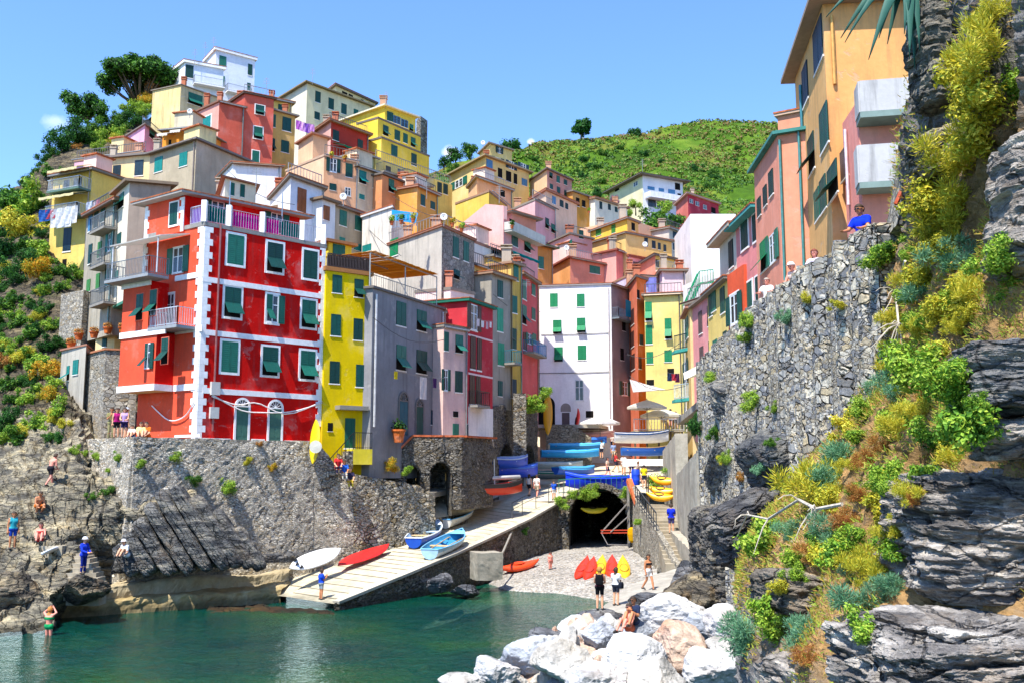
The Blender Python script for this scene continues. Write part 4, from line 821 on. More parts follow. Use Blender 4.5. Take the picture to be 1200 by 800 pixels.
WW2 = house('dark shaded end wall house left of the blank white wall', [(799, 272, 104), (810, 262)], 100, 1, zb=14, cols=['#8a7a62'], roof='none', wear=.6)
# middle salmon cluster behind the white house
SO = house('orange gabled house with salmon wing and dark green window behind white house', [(639, 312, 108), (668, 303), (716, 312)], 101, 1, zb=10, cols=['#f0a860', '#ee9070'], roof='slab', over=.35, wear=.3, eave='#8a4a3a', wins=[(1, 697, 316.5, 12, 9), (1, 711, 320, 5, 6, 'P')])
PM = house('pink salmon house with dark red roof edges in the centre', [(676, 297, 107), (722, 294), (740, 301)], 103, 1, zb=10, cols=['#f2a898', '#dc7a70'], roof='slab', over=.35, wear=.3, eave='#8a4a3a', wins=[(1, 733, 325, 5, 9, 'P')])
PM2 = house('rose house with mauve window and white balcony', [(737, 301), (764, 306)], 104, 0, zb=10, cols=['#f0b0b0'], roof='slab', over=.2, wear=.3, eave='#8a4a3a', wins=[(0, 746, 313, 8, 11, 'C', 'm')])
RT = house('terracotta roofed house with arched yellow loggia', [(744, 293, 106), (768, 300), (790, 305)], 100, 1, zb=10, cols=['#e88868', '#f0c860'], roof='tile', over=.35, wear=.3, rise=.7, wins=[(1, 770.5, 309, 4, 9, 'P'), (1, 778, 311, 5, 8, 'P')])
balcony(RT, 1, 768, 788, 317, 1.0, '#c9b8a0', '#a8a8a4')
OR = house('narrow orange house with dark red recesses right of the white house', [(735, 332, 99), (746, 325), (757, 329)], 93, 1, zb=6, cols=['#e67850', '#ee7a1c'], roof='slab', over=.25, wear=.4, wins=[(0, 741, 372, 4, 18, 'C', 'r'), (0, 741, 398, 4, 18, 'C', 'r'), (0, 742, 424, 4, 18, 'C', 'r'), (1, 751.5, 398, 4, 12, 'C', 'b'), (1, 750, 425, 3, 14, 'C', 'r'), (1, 748, 345, 3, 10, 'P')])
BLm = house('pale blue grey house with laundry between salmon houses', [(738, 322), (770, 324)], 98, 0, zb=10, cols=['#d6cfe0'], roof='parapet', wear=.2)
YC = house('narrow butter yellow house with tall green shutters at the end of the street', [(755, 347), (798, 345)], 91, 0, zb=6, cols=['#f2d878'], roof='slab', over=.25, wear=.25, wins=[(0, 760, 365, 8, 22, 'C', 'e'), (0, 760.5, 392, 8, 22, 'C', 'e'), (0, 761.5, 419, 8, 14, 'C', 'e'), (0, 783, 385, 8, 24, 'C', 'e'), (0, 783, 417, 9, 14, 'C', 'e'), (0, 762, 448, 9, 7, 'P'), (0, 786, 436, 8, 9, 'P')])
YCt = house('pale pink house with grey roof above the butter yellow house', [(776, 368-45, 97), (803, 318, 97)], 97, 1, zb=12, cols=['#f4d4d4'], roof='slab', over=.3, wear=.2)
# ================================================================== RIGHT ROW along the cliff path
ROr = dict()
R1 = house('tall ochre orange house with deep eaves nearest the camera above the wall', [(928, 0, 41.5), (964, 5), (1066, 0, 34.2)], 34.5, 1, zb=11, cols=['#eeb56c', '#f2ae62'], roof='slab', over=.55, th=.16, wear=.7, eave='#9a8a78',
 wins=[(0, 959, 53, 10, 52, 'C', 'b'), (0, 944, 99, 6, 46, 'C', 'b'), (0, 966, 150, 9, 50, 'C'), (0, 951, 181, 7, 44, 'F'), (0, 976, 213, 11, 40, 'C'), (0, 965, 228, 7, 40, 'C'), (0, 958, 240, 6, 36, 'C')])
R1p = house('salmon pink extension with two white box balconies joined to the ochre house', [(985, 0, 33.8), (1004, 100), (1078, 0, 31.2)], 31.6, 1, zb=11, ztop=P(1004, 118, 31.6).z, cols=['#ef9484', '#f29a80'], roof='none', wear=.35, wins=[(0, 990, 192, 8, 36, 'C', 'm')])
for (zpx, h_) in ((143, 1.05), (222, 1.25)):
    a = fpt(R1p, 1, 1004, zpx, 0); b = fpt(R1p, 1, 1077, zpx, 0); b.z = a.z; n_ = R1p.n[1]
    bm_ = MB(); dd = (b-a).normalized(); d0 = .95 if zpx < 200 else .8
    bm_.obox((a+b)/2+n_*(d0/2)-Vector((0, 0, .1)), (b-a)/2+dd*.02, n_*d0/2, (0, 0, .1)); bo = bm_.build('balcony', paint('#7d9088', .8), R1p.root, R1p.org)
    w2 = MB()
    for p_, q_ in ((a+n_*.01, a+n_*(d0-.05)), (a+n_*(d0-.05), b+n_*(d0-.05))): w2.bar(p_+Vector((0, 0, h_/2+.002)), q_+Vector((0, 0, h_/2+.002)), .1, h_)
    wb = w2.build('parapet', plaster('#c2bfbc', 1.0), bo); wb.data.transform(Matrix.Translation(-R1p.org))
downpipe(R1, 0, 940, 100, 300, '#3f7f86', .07); downpipe(R1p, 0, 993, 152, 245, '#e8d0d0', .06); downpipe(R1p, 1, 1062, 0, 150, '#9fb8b4', .09)
downpipe(R1, 1, 974, 20, 100, '#d8a050', .07)
R2 = house('salmon house with teal roof edge and arched upper windows', [(884, 214, 45), (911, 159), (948, 0, 39.4)], 40, 1, zb=10.5, cols=['#f29a7c', '#f4a07c'], roof='slab', over=.25, th=.14, wear=.35, eave='#3f7f78',
 wins=[(0, 904, 215, 5, 30, 'C', 'k'), (0, 897, 230, 4, 24, 'C', 'k'), (0, 890, 243, 4, 22, 'C', 'k'), (0, 896, 299, 9, 36, 'C', 'e'), (0, 906, 291, 7, 34, 'O', 'g')])
R2b = house('x', [(911, 131, 40.5), (947, 130)], 39.8, 1, zb=R2.zt-.3, cols=['#f4a07c'], roof='slab', over=.12, th=.1, dep=4, eave='#c9a890', into=R2, wear=.3)
downpipe(R2, 1, 914, 165, 330, '#4f8a84', .06); downpipe(R2, 1, 936, 150, 330, '#4f8a84', .06)
R3 = house('rose pink house with white framed green shutters below the salmon house', [(862, 262, 50), (888, 246, 46)], 46, 1, zb=10, cols=['#e98a86'], roof='slab', over=.5, th=.16, wear=.35, eave='#4a9a96', dep=6,
 wins=[(0, 873, 276, 8, 32, 'C', 'g', dict(surcol='#efe6e2', sur=.12)), (0, 885.5, 267, 6, 32, 'C', 'g', dict(surcol='#efe6e2', sur=.12)), (0, 878, 346, 8, 30, 'C', 'g', dict(surcol='#efe6e2', sur=.14)), (0, 890, 338, 8, 30, 'C', 'g', dict(surcol='#efe6e2', sur=.14))])
R4 = house('pale grey house top over orange red ground floor in the right hand row', [(843, 283, 54), (863, 268, 50)], 50, 1, zb=10, cols=['#d8cbb4'], roof='slab', over=.6, th=.2, wear=.4, eave='#b0a898', dep=6, wins=[(0, 857, 298, 5, 32, 'C', 'k')])
R4b = house('x', [(852, 320, 51), (871, 310, 48.2)], 48.2, 1, zb=9, cols=['#ee5c30'], roof='none', dep=6, into=R4, wear=.4, wins=[(0, 861, 362, 9, 34, 'O', 'g', dict(surcol='#efe6e2', sur=.12))])
R5 = house('butter yellow house with green shutters in the right hand row', [(829, 345, 57), (853, 328, 51.8)], 51.8, 1, zb=9, cols=['#f0d070'], roof='slab', over=.35, th=.14, wear=.3, dep=6, wins=[(0, 833, 358, 4, 26), (0, 836.5, 352, 5, 26), (0, 847, 352, 5, 30), (0, 838.5, 410, 5, 24), (0, 850, 400, 4, 24)])
R6 = house('dusty pink house with mauve windows in the right hand row', [(811, 364, 62), (831, 347, 57.4)], 57.4, 1, zb=8.5, cols=['#ee9c98'], roof='slab', over=.3, th=.12, wear=.3, dep=6, wins=[(0, 821, 378, 4, 26, 'C', 'm'), (0, 833, 410, 4, 22), (0, 822.5, 417, 4, 22, 'C', 'm'), (0, 831, 370, 3, 24, 'C', 'm')])
R7 = house('peach fronted house with teal balconies at the end of the right hand row', [(802, 364, 66), (808, 362), (829, 360, 61.5)], 62, 1, base=545, cols=['#e8c070', '#f4c888'], roof='slab', over=.3, th=.12, wear=.25, dep=6, wins=[(0, 805, 385, 3, 24), (0, 804, 435, 3, 24)])
R7c = house('salmon parapet house top above the peach fronted house', [(802, 345, 71), (838, 345)], 67, 1, zb=9, cols=['#f0a08c'], roof='parapet', wear=.3)
for y in (413, 470):
    a = P(789, y, 66); b = P(806, y, 64.5); b.z = a.z; m = MB(); m.obox((a+b)/2, (b-a)/2, (0, .6, 0), (0, 0, .1)); bo = m.build('balcony', paint('#3f9a8c', .8), R7.root, R7.org)
    m = MB(); rail_mb(m, a+Vector((0, -.5, .1)), b+Vector((0, -.5, .1)), .95, .15, .03); rr_ = m.build('railing', metal('#d8e8e6' if y > 440 else '#2f4f50'), bo); rr_.data.transform(Matrix.Translation(-R7.org))
GS = house('green iron stair house with netting below the blank white wall', [(800, 322, 82), (838, 318)], 76, 1, zb=10, cols=['#e8e0d8'], roof='none', wear=.4, dep=4)
m = MB(); a = P(803, 372, 73); b = P(820, 333, 74)
for o in (0, .9): m.bar(a+Vector((0, o, 0)), b+Vector((0, o, 0)), .14); m.bar(a+Vector((0, o, 1)), b+Vector((0, o, 1)), .06)
for i in range(12): q = a.lerp(b, i/11); m.bar(q, q+Vector((0, .9, 0)), .25, .05); m.bar(q, q+Vector((0, 0, 1)), .04)
c_ = P(836, 331, 74); m.bar(b, c_, .12); rail_mb(m, b, c_, 1.0, .2, .03); m.bar(a, a-Vector((0, 0, 4)), .12); m.bar(c_, c_-Vector((0, 0, 5)), .12); m.build('stair', metal('#1f9a5c'), GS.root, GS.org)

TWm = stone(2.7, ('#8a867f', '#aba599', '#c8bfae', '#98948c', '#a3937a'), 2.0, mw=.035, bmp=.8, mortar='#6a645a')
GB1 = house('small grey rendered annexe with two teal windows set into the rubble tower', [(72, 418, 60), (101, 405), (108, 0, 60)], 57.5, 1, zb=5, cols=['#b8b0a0', '#b8b0a0'], roof='slab', over=.12, th=.1, wear=.9, wins=[(0, 80, 437, 3, 17, 'C', 't'), (0, 89, 430, 6, 17, 'C', 't')])
TW1 = house('round shouldered rubble stone tower under the beige house', [(100, 408, 58.5), (124, 410), (162, 421, 56.5)], 56, 1, zb=5, cols=[TWm, TWm], roof='slab', over=.1, th=.1, eave='#b0714f')
TW2 = house('rubble stone flank with a dark arched niche above the annexe', [(72, 342, 66), (98, 340), (118, 0, 66)], 64.5, 1, zb=6, cols=[TWm, TWm], roof='none', wear=.5)

m = MB(); q = [P(x, y, 19.6) for x, y in ((1052, 262), (1060, 222), (1070, 160), (1078, 95), (1112, 95), (1112, 275))]; m.prism(q, (.3, 1.6, 0)); tag(m.build('stone_wall', stone(3.4, ('#7a7872', '#a09a8e', '#b8b0a0', '#6f6d69'), 1.3, mw=.04), None, q[0]), 'narrow rubble wall shoulder climbing between the white balconies and the cliff', 'stone wall')
m = MB(); m.tube([P(1050, 240, 19.5), P(1060, 215, 19.5), P(1068, 160, 19.5), P(1077, 92, 19.5)], .05, 6); tag(m.build('terracotta_edging', tiles('#b8502e'), None, q[0]), 'terracotta edging strip up the rubble wall shoulder', 'edging')
# ================================================================== stone wall builder
def stone_wall(label, A, B, ztop, zbot, thick=.8, mat=None, res=.22, arches=(), batter=0.0, cat='stone wall', name='stone_wall', group=None, ring=None, face=-1, niche=2.0, nmat=None, wob=.14):
    """Wall from A to B in plan; ztop/zbot: lists of (t, z); arches: (t0, t1, z0, zspring)."""
    A = Vector((A[0], A[1], 0)); B = Vector((B[0], B[1], 0)); d = B-A; L = d.length; d /= L; n = Vector((d.y, -d.x, 0))
    if n.y*face > 0 or (abs(n.y) < .02): n = -n if n.y*face > 0 else n
    n = n if n.y < 0 or face > 0 else -n
    def itp(l, t):
        if not isinstance(l, (list, tuple)): return l
        for i in range(len(l)-1):
            if t <= l[i+1][0]: 
                f = (t-l[i][0])/max(1e-6, l[i+1][0]-l[i][0]); return l[i][1]*(1-f)+l[i+1][1]*f
        return l[-1][1]
    ns = max(2, int(L/res)); H = max(itp(ztop, t/20)-itp(zbot, t/20) for t in range(21)); nz = max(2, int(H/res))
    zref = min(itp(zbot, t/20) for t in range(21)); org = A+d*(L/2)+Vector((0, 0, zref))
    mb = MB(); V = {}
    def pt(i, j):
        t = i/ns; zb, zt = itp(zbot, t), itp(ztop, t); z = zb+(zt-zb)*j/nz
        off = batter*(zt-z)+wob*fbm((A.x+d.x*L*t*1.0, A.y+d.y*L*t, z))*.5
        if not arches and j == nz: z += .07*MN.noise(Vector((t*L*1.7, zt, 3.0)))
        return A+d*(L*t)+n*off+Vector((0, 0, z))
    for i in range(ns+1):
        for j in range(nz+1): V[i, j] = len(mb.v); mb.v.append(tuple(pt(i, j)))
    def inside(p):
        s = (Vector((p.x, p.y, 0))-A).dot(d)/L
        for t0, t1, z0, zs in arches:
            if t0 < s < t1 and p.z > z0-.3:
                r = (t1-t0)*L/2; x = (s-(t0+t1)/2)*L
                zc = zs+ (math.sqrt(max(0, r*r-x*x)) * (1 if len(arches[0]) < 5 else 1))
                if p.z < zc: return True
        return False
    for i in range(ns):
        for j in range(nz):
            c = (pt(i, j)+pt(i+1, j+1))/2
            if arches and inside(c): continue
            mb.f.append((V[i, j], V[i+1, j], V[i+1, j+1], V[i, j+1])); mb.m.append(0)
    # cap, back and ends
    back = -n*thick; o = len(mb.v)
    for i in range(ns+1): mb.v.append(tuple(pt(i, nz)+back))
    for i in range(ns): mb.f.append((V[i, nz], V[i+1, nz], o+i+1, o+i)); mb.m.append(0)
    if not arches:
        o2 = len(mb.v)
        for i in range(ns+1): q = pt(i, nz)+back; q.z = itp(zbot, i/ns); mb.v.append(tuple(q))
        for i in range(ns): mb.f.append((o+i, o+i+1, o2+i+1, o2+i)); mb.m.append(0)
        for i in (0, ns):
            for j in range(nz):
                pa, pb = pt(i, j), pt(i, j+1); k = len(mb.v); qa = Vector((mb.v[o+i][0], mb.v[o+i][1], pa.z)); qb = Vector((mb.v[o+i][0], mb.v[o+i][1], pb.z))
                mb.v += [tuple(qa), tuple(qb)]; mb.f.append((V[i, j], V[i, j+1], k+1, k)); mb.m.append(0)
    mat = mat or stone()
    root = mb.build(name, mat, None, org) if not arches else None
    if root: tag(root, label, cat, group); return root
    root = empty(name, org, label, cat, group); mb.build('masonry', mat, root, org)
    for t0, t1, z0, zs in arches:
        r = (t1-t0)*L/2; c = A+d*(L*(t0+t1)/2); m = MB()
        prof = [(-r*1.03, z0-.4)]+[(-r*1.03*math.cos(math.pi*i/14), zs+r*1.03*math.sin(math.pi*i/14)) for i in range(15)]+[(r*1.03, z0-.4)]
        rows = []
        for k in (-.03, .35, .7, 1.0): rows.append([c+d*x+Vector((0, 0, z))-n*(niche*k-.05)+n*batter*max(0, itp(ztop, .5)-z) for x, z in prof])
        m.grid(rows); m.prism(rows[-1], -n*.2); m.build('vault', nmat or mat, root, org)
        v = MB(); prof2 = prof[1:-1]
        for i in range(len(prof2)-1):
            (x0, q0), (x1, q1) = prof2[i], prof2[i+1]; w_ = .38 if ring is None else ring
            cx, cz = 0, zs
            def ex(x, z, k): return (x*(1+k/(r*1.03)), zs+(z-zs)*(1+k/(r*1.03)))
            qs = [(x0, q0), (x1, q1), ex(x1, q1, w_), ex(x0, q0, w_)]
            jit = random.uniform(.03, .08); base = n*(batter*max(0, itp(ztop, .5)-q0))
            v.prism([c+d*(x*.985)+Vector((0, 0, z))+base-n*.25 for x, z in qs], n*(.25+jit))
        v.build('voussoir_ring', mat, root, org)
    return root
def xy(px, py, Y): p = P(px, py, Y); return (p.x, p.y)
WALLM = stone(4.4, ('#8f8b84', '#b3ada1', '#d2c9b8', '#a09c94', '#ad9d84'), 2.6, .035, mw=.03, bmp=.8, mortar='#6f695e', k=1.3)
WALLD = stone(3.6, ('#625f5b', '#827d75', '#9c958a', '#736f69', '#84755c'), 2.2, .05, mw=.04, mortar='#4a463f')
# ------------------------------------------------------------------ harbour bastion below the red house
zt = P(157, 512, 49).z
cA = P(157, 512, 49); wl = P(74, 512, 55); wr = P(366, 520, 56)
stone_wall('sunlit harbour bastion wall below the red house, its left flank facing the sea steps', (wl.x, wl.y), (cA.x, cA.y), zt, 1.2, 1.0, WALLM, .16, batter=.06, face=-1)
stone_wall('long shaded harbour bastion wall carrying the red house terrace', (cA.x, cA.y), (wr.x, wr.y), zt, .6, 1.0, WALLM, .16, batter=.06)
we = P(414, 560, 57.5); zl = P(414, 572, 57.5).z
stone_wall('bastion wall end sloping down beside the yellow house steps', (wr.x, wr.y), (we.x, we.y), [(0, zt), (.15, zt-.1), (1, zl)], .8, 1.0, WALLM, .16, batter=.05)
w2 = P(509, 580, 62)
stone_wall('low rubble wall at the inner end of the harbour ledge by the ramp', (we.x, we.y), (w2.x, w2.y), [(0, P(415, 556, 57.5).z), (.8, P(490, 569, 60).z), (1, P(509, 582, 62).z)], 1.2, 1.2, stone(2.6, ('#8d867a', '#b5aea0', '#c8c0ae', '#9a9284', '#b09c78'), 2.0, .05, mw=.035, mortar='#6f685c'), .16, batter=.04)
tb = MB(); tb.prism([(wl.x, wl.y, zt), (cA.x, cA.y, zt), (wr.x, wr.y, zt), (wr.x+1, wr.y+9, zt), (wl.x-6, wl.y+16, zt)], (0, 0, -.3)); struct(tb.build('terrace', concrete('#8f8778')))
tb = MB(); tb.prism([(wr.x, wr.y, zl+.2), (we.x, we.y, zl), (w2.x, w2.y, zl-.3), (w2.x+2, w2.y+8, zl), (wr.x+1, wr.y+8, zl+.4)], (0, 0, -.3)); struct(tb.build('terrace', concrete('#9a9182')))
# arched vault wall under the grey and pink houses
aA = P(449, 545, 61.5); aB = P(541, 512, 62.5); aC = P(577, 519, 66); za = P(541, 511.5, 62.5).z; zb_ = 4.3
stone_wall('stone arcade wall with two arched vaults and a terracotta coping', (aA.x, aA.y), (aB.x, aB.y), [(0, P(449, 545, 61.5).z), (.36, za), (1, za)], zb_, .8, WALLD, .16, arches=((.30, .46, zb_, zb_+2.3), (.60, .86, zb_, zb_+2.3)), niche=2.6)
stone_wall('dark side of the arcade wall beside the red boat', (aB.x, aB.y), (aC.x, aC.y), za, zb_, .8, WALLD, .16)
cp = MB()
pts_ = [Vector((aA.x, aA.y, P(449, 545, 61.5).z)), Vector((aA.x, aA.y, 0)).lerp(Vector((aB.x, aB.y, 0)), .36)+Vector((0, 0, za)), Vector((aB.x, aB.y, za)), Vector((aC.x, aC.y, za))]
for i in range(3):
    o_ = Vector((0, .3, .05)); cp.bar(pts_[i]+o_, pts_[i+1]+o_, .75, .12)
tag(cp.build('wall_coping', tiles('#c0653f'), None, pts_[1]), 'terracotta coping course along the top of the arcade wall', 'coping')
tb = MB(); tb.prism([(aA.x, aA.y+.6, za-.1), (aB.x, aB.y+.6, za-.1), (aC.x, aC.y+.6, za-.1), (aC.x, aC.y+8, za-.1), (aA.x, aA.y+10, za-.1)], (0, 0, -.3)); struct(tb.build('terrace', concrete('#9a9182')))
# stone vault base under the tall narrow houses
t0 = P(577, 519, 72.5); t1 = P(630, 500, 86)
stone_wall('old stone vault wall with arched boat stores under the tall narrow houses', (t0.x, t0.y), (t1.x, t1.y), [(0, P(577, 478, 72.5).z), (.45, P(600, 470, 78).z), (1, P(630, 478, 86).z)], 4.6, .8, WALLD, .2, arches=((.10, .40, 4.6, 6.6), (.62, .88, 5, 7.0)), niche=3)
pm = MB(); q = P(609, 505, 76); pm.obox(q+Vector((0, 0, .3)), (.5, 0, 0), (0, .5, 0), (0, 0, 2.6)); tag(pm.build('stone_pillar', stone(2.6), None, q-Vector((0, 0, 2.4))), 'square rubble pillar standing before the vault wall', 'pillar')
# ------------------------------------------------------------------ ramp and street
R0 = P(392, 706, 48.6); R1 = P(655, 586, 70); L0 = P(308, 691, 53); L1 = P(428, 645, 59); L2 = P(470, 628, 61.5); L3 = P(548, 606, 67); 
RM = P(560, 632, 61); RN = P(610, 608, 66)
def ramp_rows():
    rs = [];
    right = [P(392, 707, 48.4), P(475, 673, 53), P(530, 650, 56.8), P(576, 629, 61.5), P(618, 609, 66), P(655, 588, 70.4)]
    left = [P(300, 694, 52.6), P(380, 661, 57), P(428, 640, 60.5), P(476, 618, 64.5), P(540, 598, 69), P(590, 585, 73)]
    for a, b in zip(right, left): rs.append([a.lerp(b, t) for t in (0, .33, .66, 1)])
    return rs
rr_ = ramp_rows()
rp = patch(rr_, 14, 60, lambda p: .02*fbm((p[0]*.8, p[1]*.8, p[2])), linear=False)
struct(rp.build('ramp', concrete('#c3baa0'), smooth=True))
rk = rr_; gm = MB()
for k in range(26):
    t = (k+.7)/26*4.6; i = min(int(t), 4); f = t-i; a = rk[i][0].lerp(rk[i+1][0], f); b = rk[i][3].lerp(rk[i+1][3], f); u0, u1 = ((.08, .62), (.1, .9))[k % 2] if t < 2.2 else (.02, .98)
    up = Vector((0, 0, .012)); gm.bar(a.lerp(b, u0)+up, a.lerp(b, u1)+up, .09 if t < 2.2 else .04, .03)
gm.m = [0 if (i//6+.7)/26*4.6 < 2.2 else 1 for i in range(len(gm.f))]; struct(gm.build('ramp_sleepers', [paint('#857c69', .9), paint('#aea58f', .9)]))
# curb and side wall of the ramp
sw = MB(); rows = [[], [], []]; e = [r[0] for r in rk]; ee = []
for i in range(5):
    for j in range(12): ee.append(e[i].lerp(e[i+1], j/12))
ee.append(e[-1])
rows = [[p+Vector((.0, -.05, .03)) for p in ee]]
for z in np.linspace(0, 1, 16)[1:]:
    rows.append([Vector((p.x+.05*(z*3), p.y-.12-.15*z+.08*fbm((p.x*1.7, p.z*1.5, z*5)), p.z*(1-z)-.8*z)) for p in ee])
sw.grid(rows); struct(sw.build('quay_wall', WALLD))
cu = MB()
for i in range(len(ee)-1): cu.bar(ee[i]+Vector((.05, .12, .05)), ee[i+1]+Vector((.05, .12, .05)), .42, .14)
struct(cu.build('kerb', concrete('#c2b9a6')))
# street / boat square
st_rows = [[P(545, 603, 68), P(592, 588, 72), P(655, 586, 70.3), P(700, 577, 70.6), P(770, 577, 70.6)],
 [P(545, 596, 70), P(592, 584, 74), P(655, 580, 73), P(700, 574, 73), P(775, 572, 73)],
 [P(540, 585, 76), P(592, 574, 79), P(660, 566, 81), P(720, 560, 81), P(800, 555, 80)],
 [P(560, 565, 84), P(600, 555, 86), P(660, 548, 92), P(720, 546, 92), P(800, 545, 90)],
 [P(560, 545, 96), P(620, 538, 97), P(680, 527, 104), P(720, 525, 106), P(810, 525, 105)],
 [P(560, 500, 120), P(620, 500, 120), P(690, 497, 122), P(730, 494, 122), P(810, 500, 120)],
 [P(560, 480, 150), P(620, 480, 150), P(690, 470, 150), P(730, 470, 150), P(810, 480, 150)]]
struct(patch(st_rows, 30, 50, lambda p: .03*fbm((p[0]*.5, p[1]*.5, 0))).build('street', concrete('#c9bda6'), smooth=True))
# plaza strip between arcade and ramp (slightly higher)
pz = [[P(425, 607, 60), P(500, 607, 62.5), P(548, 601, 65.5)], [P(430, 600, 62), P(505, 594, 63.8), P(578, 584, 67.6)], [P(440, 590, 66), P(540, 578, 67), P(604, 572, 76)]]
struct(patch(pz, 12, 10).build('quay', concrete('#bdb29c'), smooth=True))
q0, q1, q2_ = P(425, 607, 60), P(500, 607, 62.5), P(548, 601.5, 65.5)
pw = MB(); pw.grid([[q0, q1, q2_], [p-Vector((0, 0, 1.5)) for p in (q0, q1, q2_)]]); struct(pw.build('quay_step', stone(2.6)))
# ------------------------------------------------------------------ tunnel mouth
TY_ = 70.2; x0 = P(652, 590, TY_).x; x1 = P(741, 590, TY_-.6).x; LT = x1-x0
zc = P(700, 583, TY_).z
def tz(py): return P(700, py, TY_).z
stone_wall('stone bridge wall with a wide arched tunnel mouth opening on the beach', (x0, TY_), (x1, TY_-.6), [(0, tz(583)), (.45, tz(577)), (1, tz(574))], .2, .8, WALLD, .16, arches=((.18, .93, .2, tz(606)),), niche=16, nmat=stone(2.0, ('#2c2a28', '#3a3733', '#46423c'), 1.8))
# beach
bx = [[P(490, 720, 51), P(600, 712, 51.5), P(650, 712, 50.8), P(700, 712, 49.8), P(760, 702, 49)], [P(490, 705, 54), P(600, 686, 56.5), P(650, 684, 56.5), P(700, 680, 56), P(770, 676, 55)], [P(570, 672, 60), P(610, 668, 61), P(650, 660, 62), P(700, 660, 61.5), P(770, 664, 58)], [P(590, 650, 66), P(630, 648, 67), P(660, 640, 70), P(705, 639, 70), P(770, 640, 66)], [P(610, 628, 80), P(640, 628, 82), P(670, 628, 84), P(710, 628, 84), P(760, 628, 80)]]
bx[0] = [q-Vector((0, 0, (1.6, 1.0, .6, .3, .1)[i])) for i, q in enumerate(bx[0])]; bx[1] = [q-Vector((0, 0, (1.3, .12, 0, 0, 0)[i])) for i, q in enumerate(bx[1])]; bx[2][0].z -= .5; bx.insert(0, [q-Vector((0, 2.5, 1.5)) for q in bx[0]]); bm_ = NT('pebbles'); v = bm_.geo(); vo = bm_.n('ShaderNodeTexVoronoi'); vo.inputs['Scale'].default_value = 8; bm_.l(v, vo.inputs['Vector']); sp = bm_.n('ShaderNodeSeparateColor'); bm_.l(vo.outputs['Color'], sp.inputs[0])
pc_ = bm_.ramp(sp.outputs[0], [(0, S('#7f7c76')), (.4, S('#a39e96')), (.7, S('#bfb9b0')), (1, S('#968a78'))]); pc_ = bm_.mix(.5, pc_, bm_.ramp(bm_.noise(v, .6, 5), [(.35, (.6, .58, .55, 1)), (.65, (1.1, 1.1, 1.08, 1))]), 'MULTIPLY')
bm_.bsdf(pc_, .9, bm_.bump(bm_.math('SUBTRACT', 1.0, vo.outputs['Distance']), .9, .12), .15)
PEB = bm_.m
struct(patch([[q-Vector((0, 0, .16)) for q in r] for r in bx], 60, 60, lambda p: .08*fbm((p[0]*.5, p[1]*.5, 0))+.04*MN.noise(Vector((p[0]*3, p[1]*3, 0)))).build('beach', PEB, smooth=True))
# ------------------------------------------------------------------ right stair, parapet and path
SP = stone(5.0, ('#8b867c', '#a8a296', '#bdb6a6', '#938a78'), 1.1, mw=.05, bmp=.7)
pA = P(741, 580, 66); pB = P(792, 668, 53.2)
stone_wall('pebble faced stair parapet sloping down from the bridge to the landing', (pA.x, pA.y), (pB.x, pB.y), [(0, P(741, 568, 66).z), (.12, P(748, 588, 64.5).z), (.5, P(765, 612, 60).z), (1, P(790, 661, 53.2).z)], [(0, 1.4), (1, .6)], .3, SP, .2, face=-1)
sA = P(777, 590, 66); sB = P(803, 664, 53.6); NS = 17
stp = MB()
for i in range(NS):
    t = i/NS; a = sB.lerp(sA, t); b = sB.lerp(sA, t+1/NS)
    z = sB.z+(sA.z-sB.z)*(i+1)/NS; dxy = (b-a); 
    lft = Vector((-1.05, -.1, 0)); rgt = Vector((1.05, .1, 0))
    stp.prism([Vector((a.x, a.y, z))+lft, Vector((a.x, a.y, z))+rgt, Vector((b.x, b.y, z))+rgt, Vector((b.x, b.y, z))+lft], (0, 0, -1.2 if i else -.8))
tag(stp.build('stone_steps', concrete('#a89c86'), None, sB), 'narrow stone steps climbing from the landing to the street', 'steps')
rl = MB(); pa = pA.lerp(pB, .1); pb = pA.lerp(pB, .62)
za0 = P(749, 590, 64.5).z; zb0 = P(772, 624, 58).z
n_ = 9
for i in range(n_+1):
    t = i/n_; q = Vector((pa.x+(pb.x-pa.x)*t, pa.y+(pb.y-pa.y)*t+.15, za0+(zb0-za0)*t)); rl.bar(q, q+Vector((0, 0, 1.15)), .05)
rl.bar((pa.x, pa.y+.15, za0+1.15), (pb.x, pb.y+.15, zb0+1.15), .06); rl.bar((pa.x, pa.y+.15, za0+.55), (pb.x, pb.y+.15, zb0+.55), .04)
tag(rl.build('handrail', metal('#4a4c4e'), None, pa), 'dark iron handrail on the stair parapet', 'railing')
oc = MB(); o0 = P(737, 562, 66.5); o1 = P(747, 590, 65); oc.bar(o0+Vector((0, 0, 0)), o1, .35, .3); tag(oc.build('orange_coping', tiles('#c8683c'), None, o1), 'orange brick coping strip at the head of the stair parapet', 'coping')
# concrete retaining wall right of stair
cw = [P(800, 520, 70), P(836, 500, 60), P(838, 545, 50.5)]
rtw = MB()
f0 = P(808, 600, 62); f1 = P(838, 640, 50)
stone_wall('pale concrete retaining wall beside the steps and the rack', (f0.x, f0.y), (f1.x, f1.y), [(0, P(808, 558, 62).z), (1, P(838, 528, 50).z)], [(0, 2.0), (1, 1.0)], .8, concrete('#a8a294'), .5)
g0 = P(790, 560, 74); 
stone_wall('stepped concrete wall below the peach fronted house', (g0.x, g0.y), (f0.x, f0.y), [(0, P(790, 528, 74).z), (1, P(808, 508, 62).z)], 2, .8, concrete('#b5ae9e'), .5)
b0 = P(806, 662, 54); b1 = P(842, 690, 46)
stone_wall('low curved kerb wall between the steps and the cliff foot', (b0.x+.4, b0.y+5), (b1.x, b1.y), [(0, P(806, 622, 58).z), (.5, P(818, 640, 53).z), (1, P(842, 668, 47).z)], .3, .5, concrete('#a89f8e'), .4)
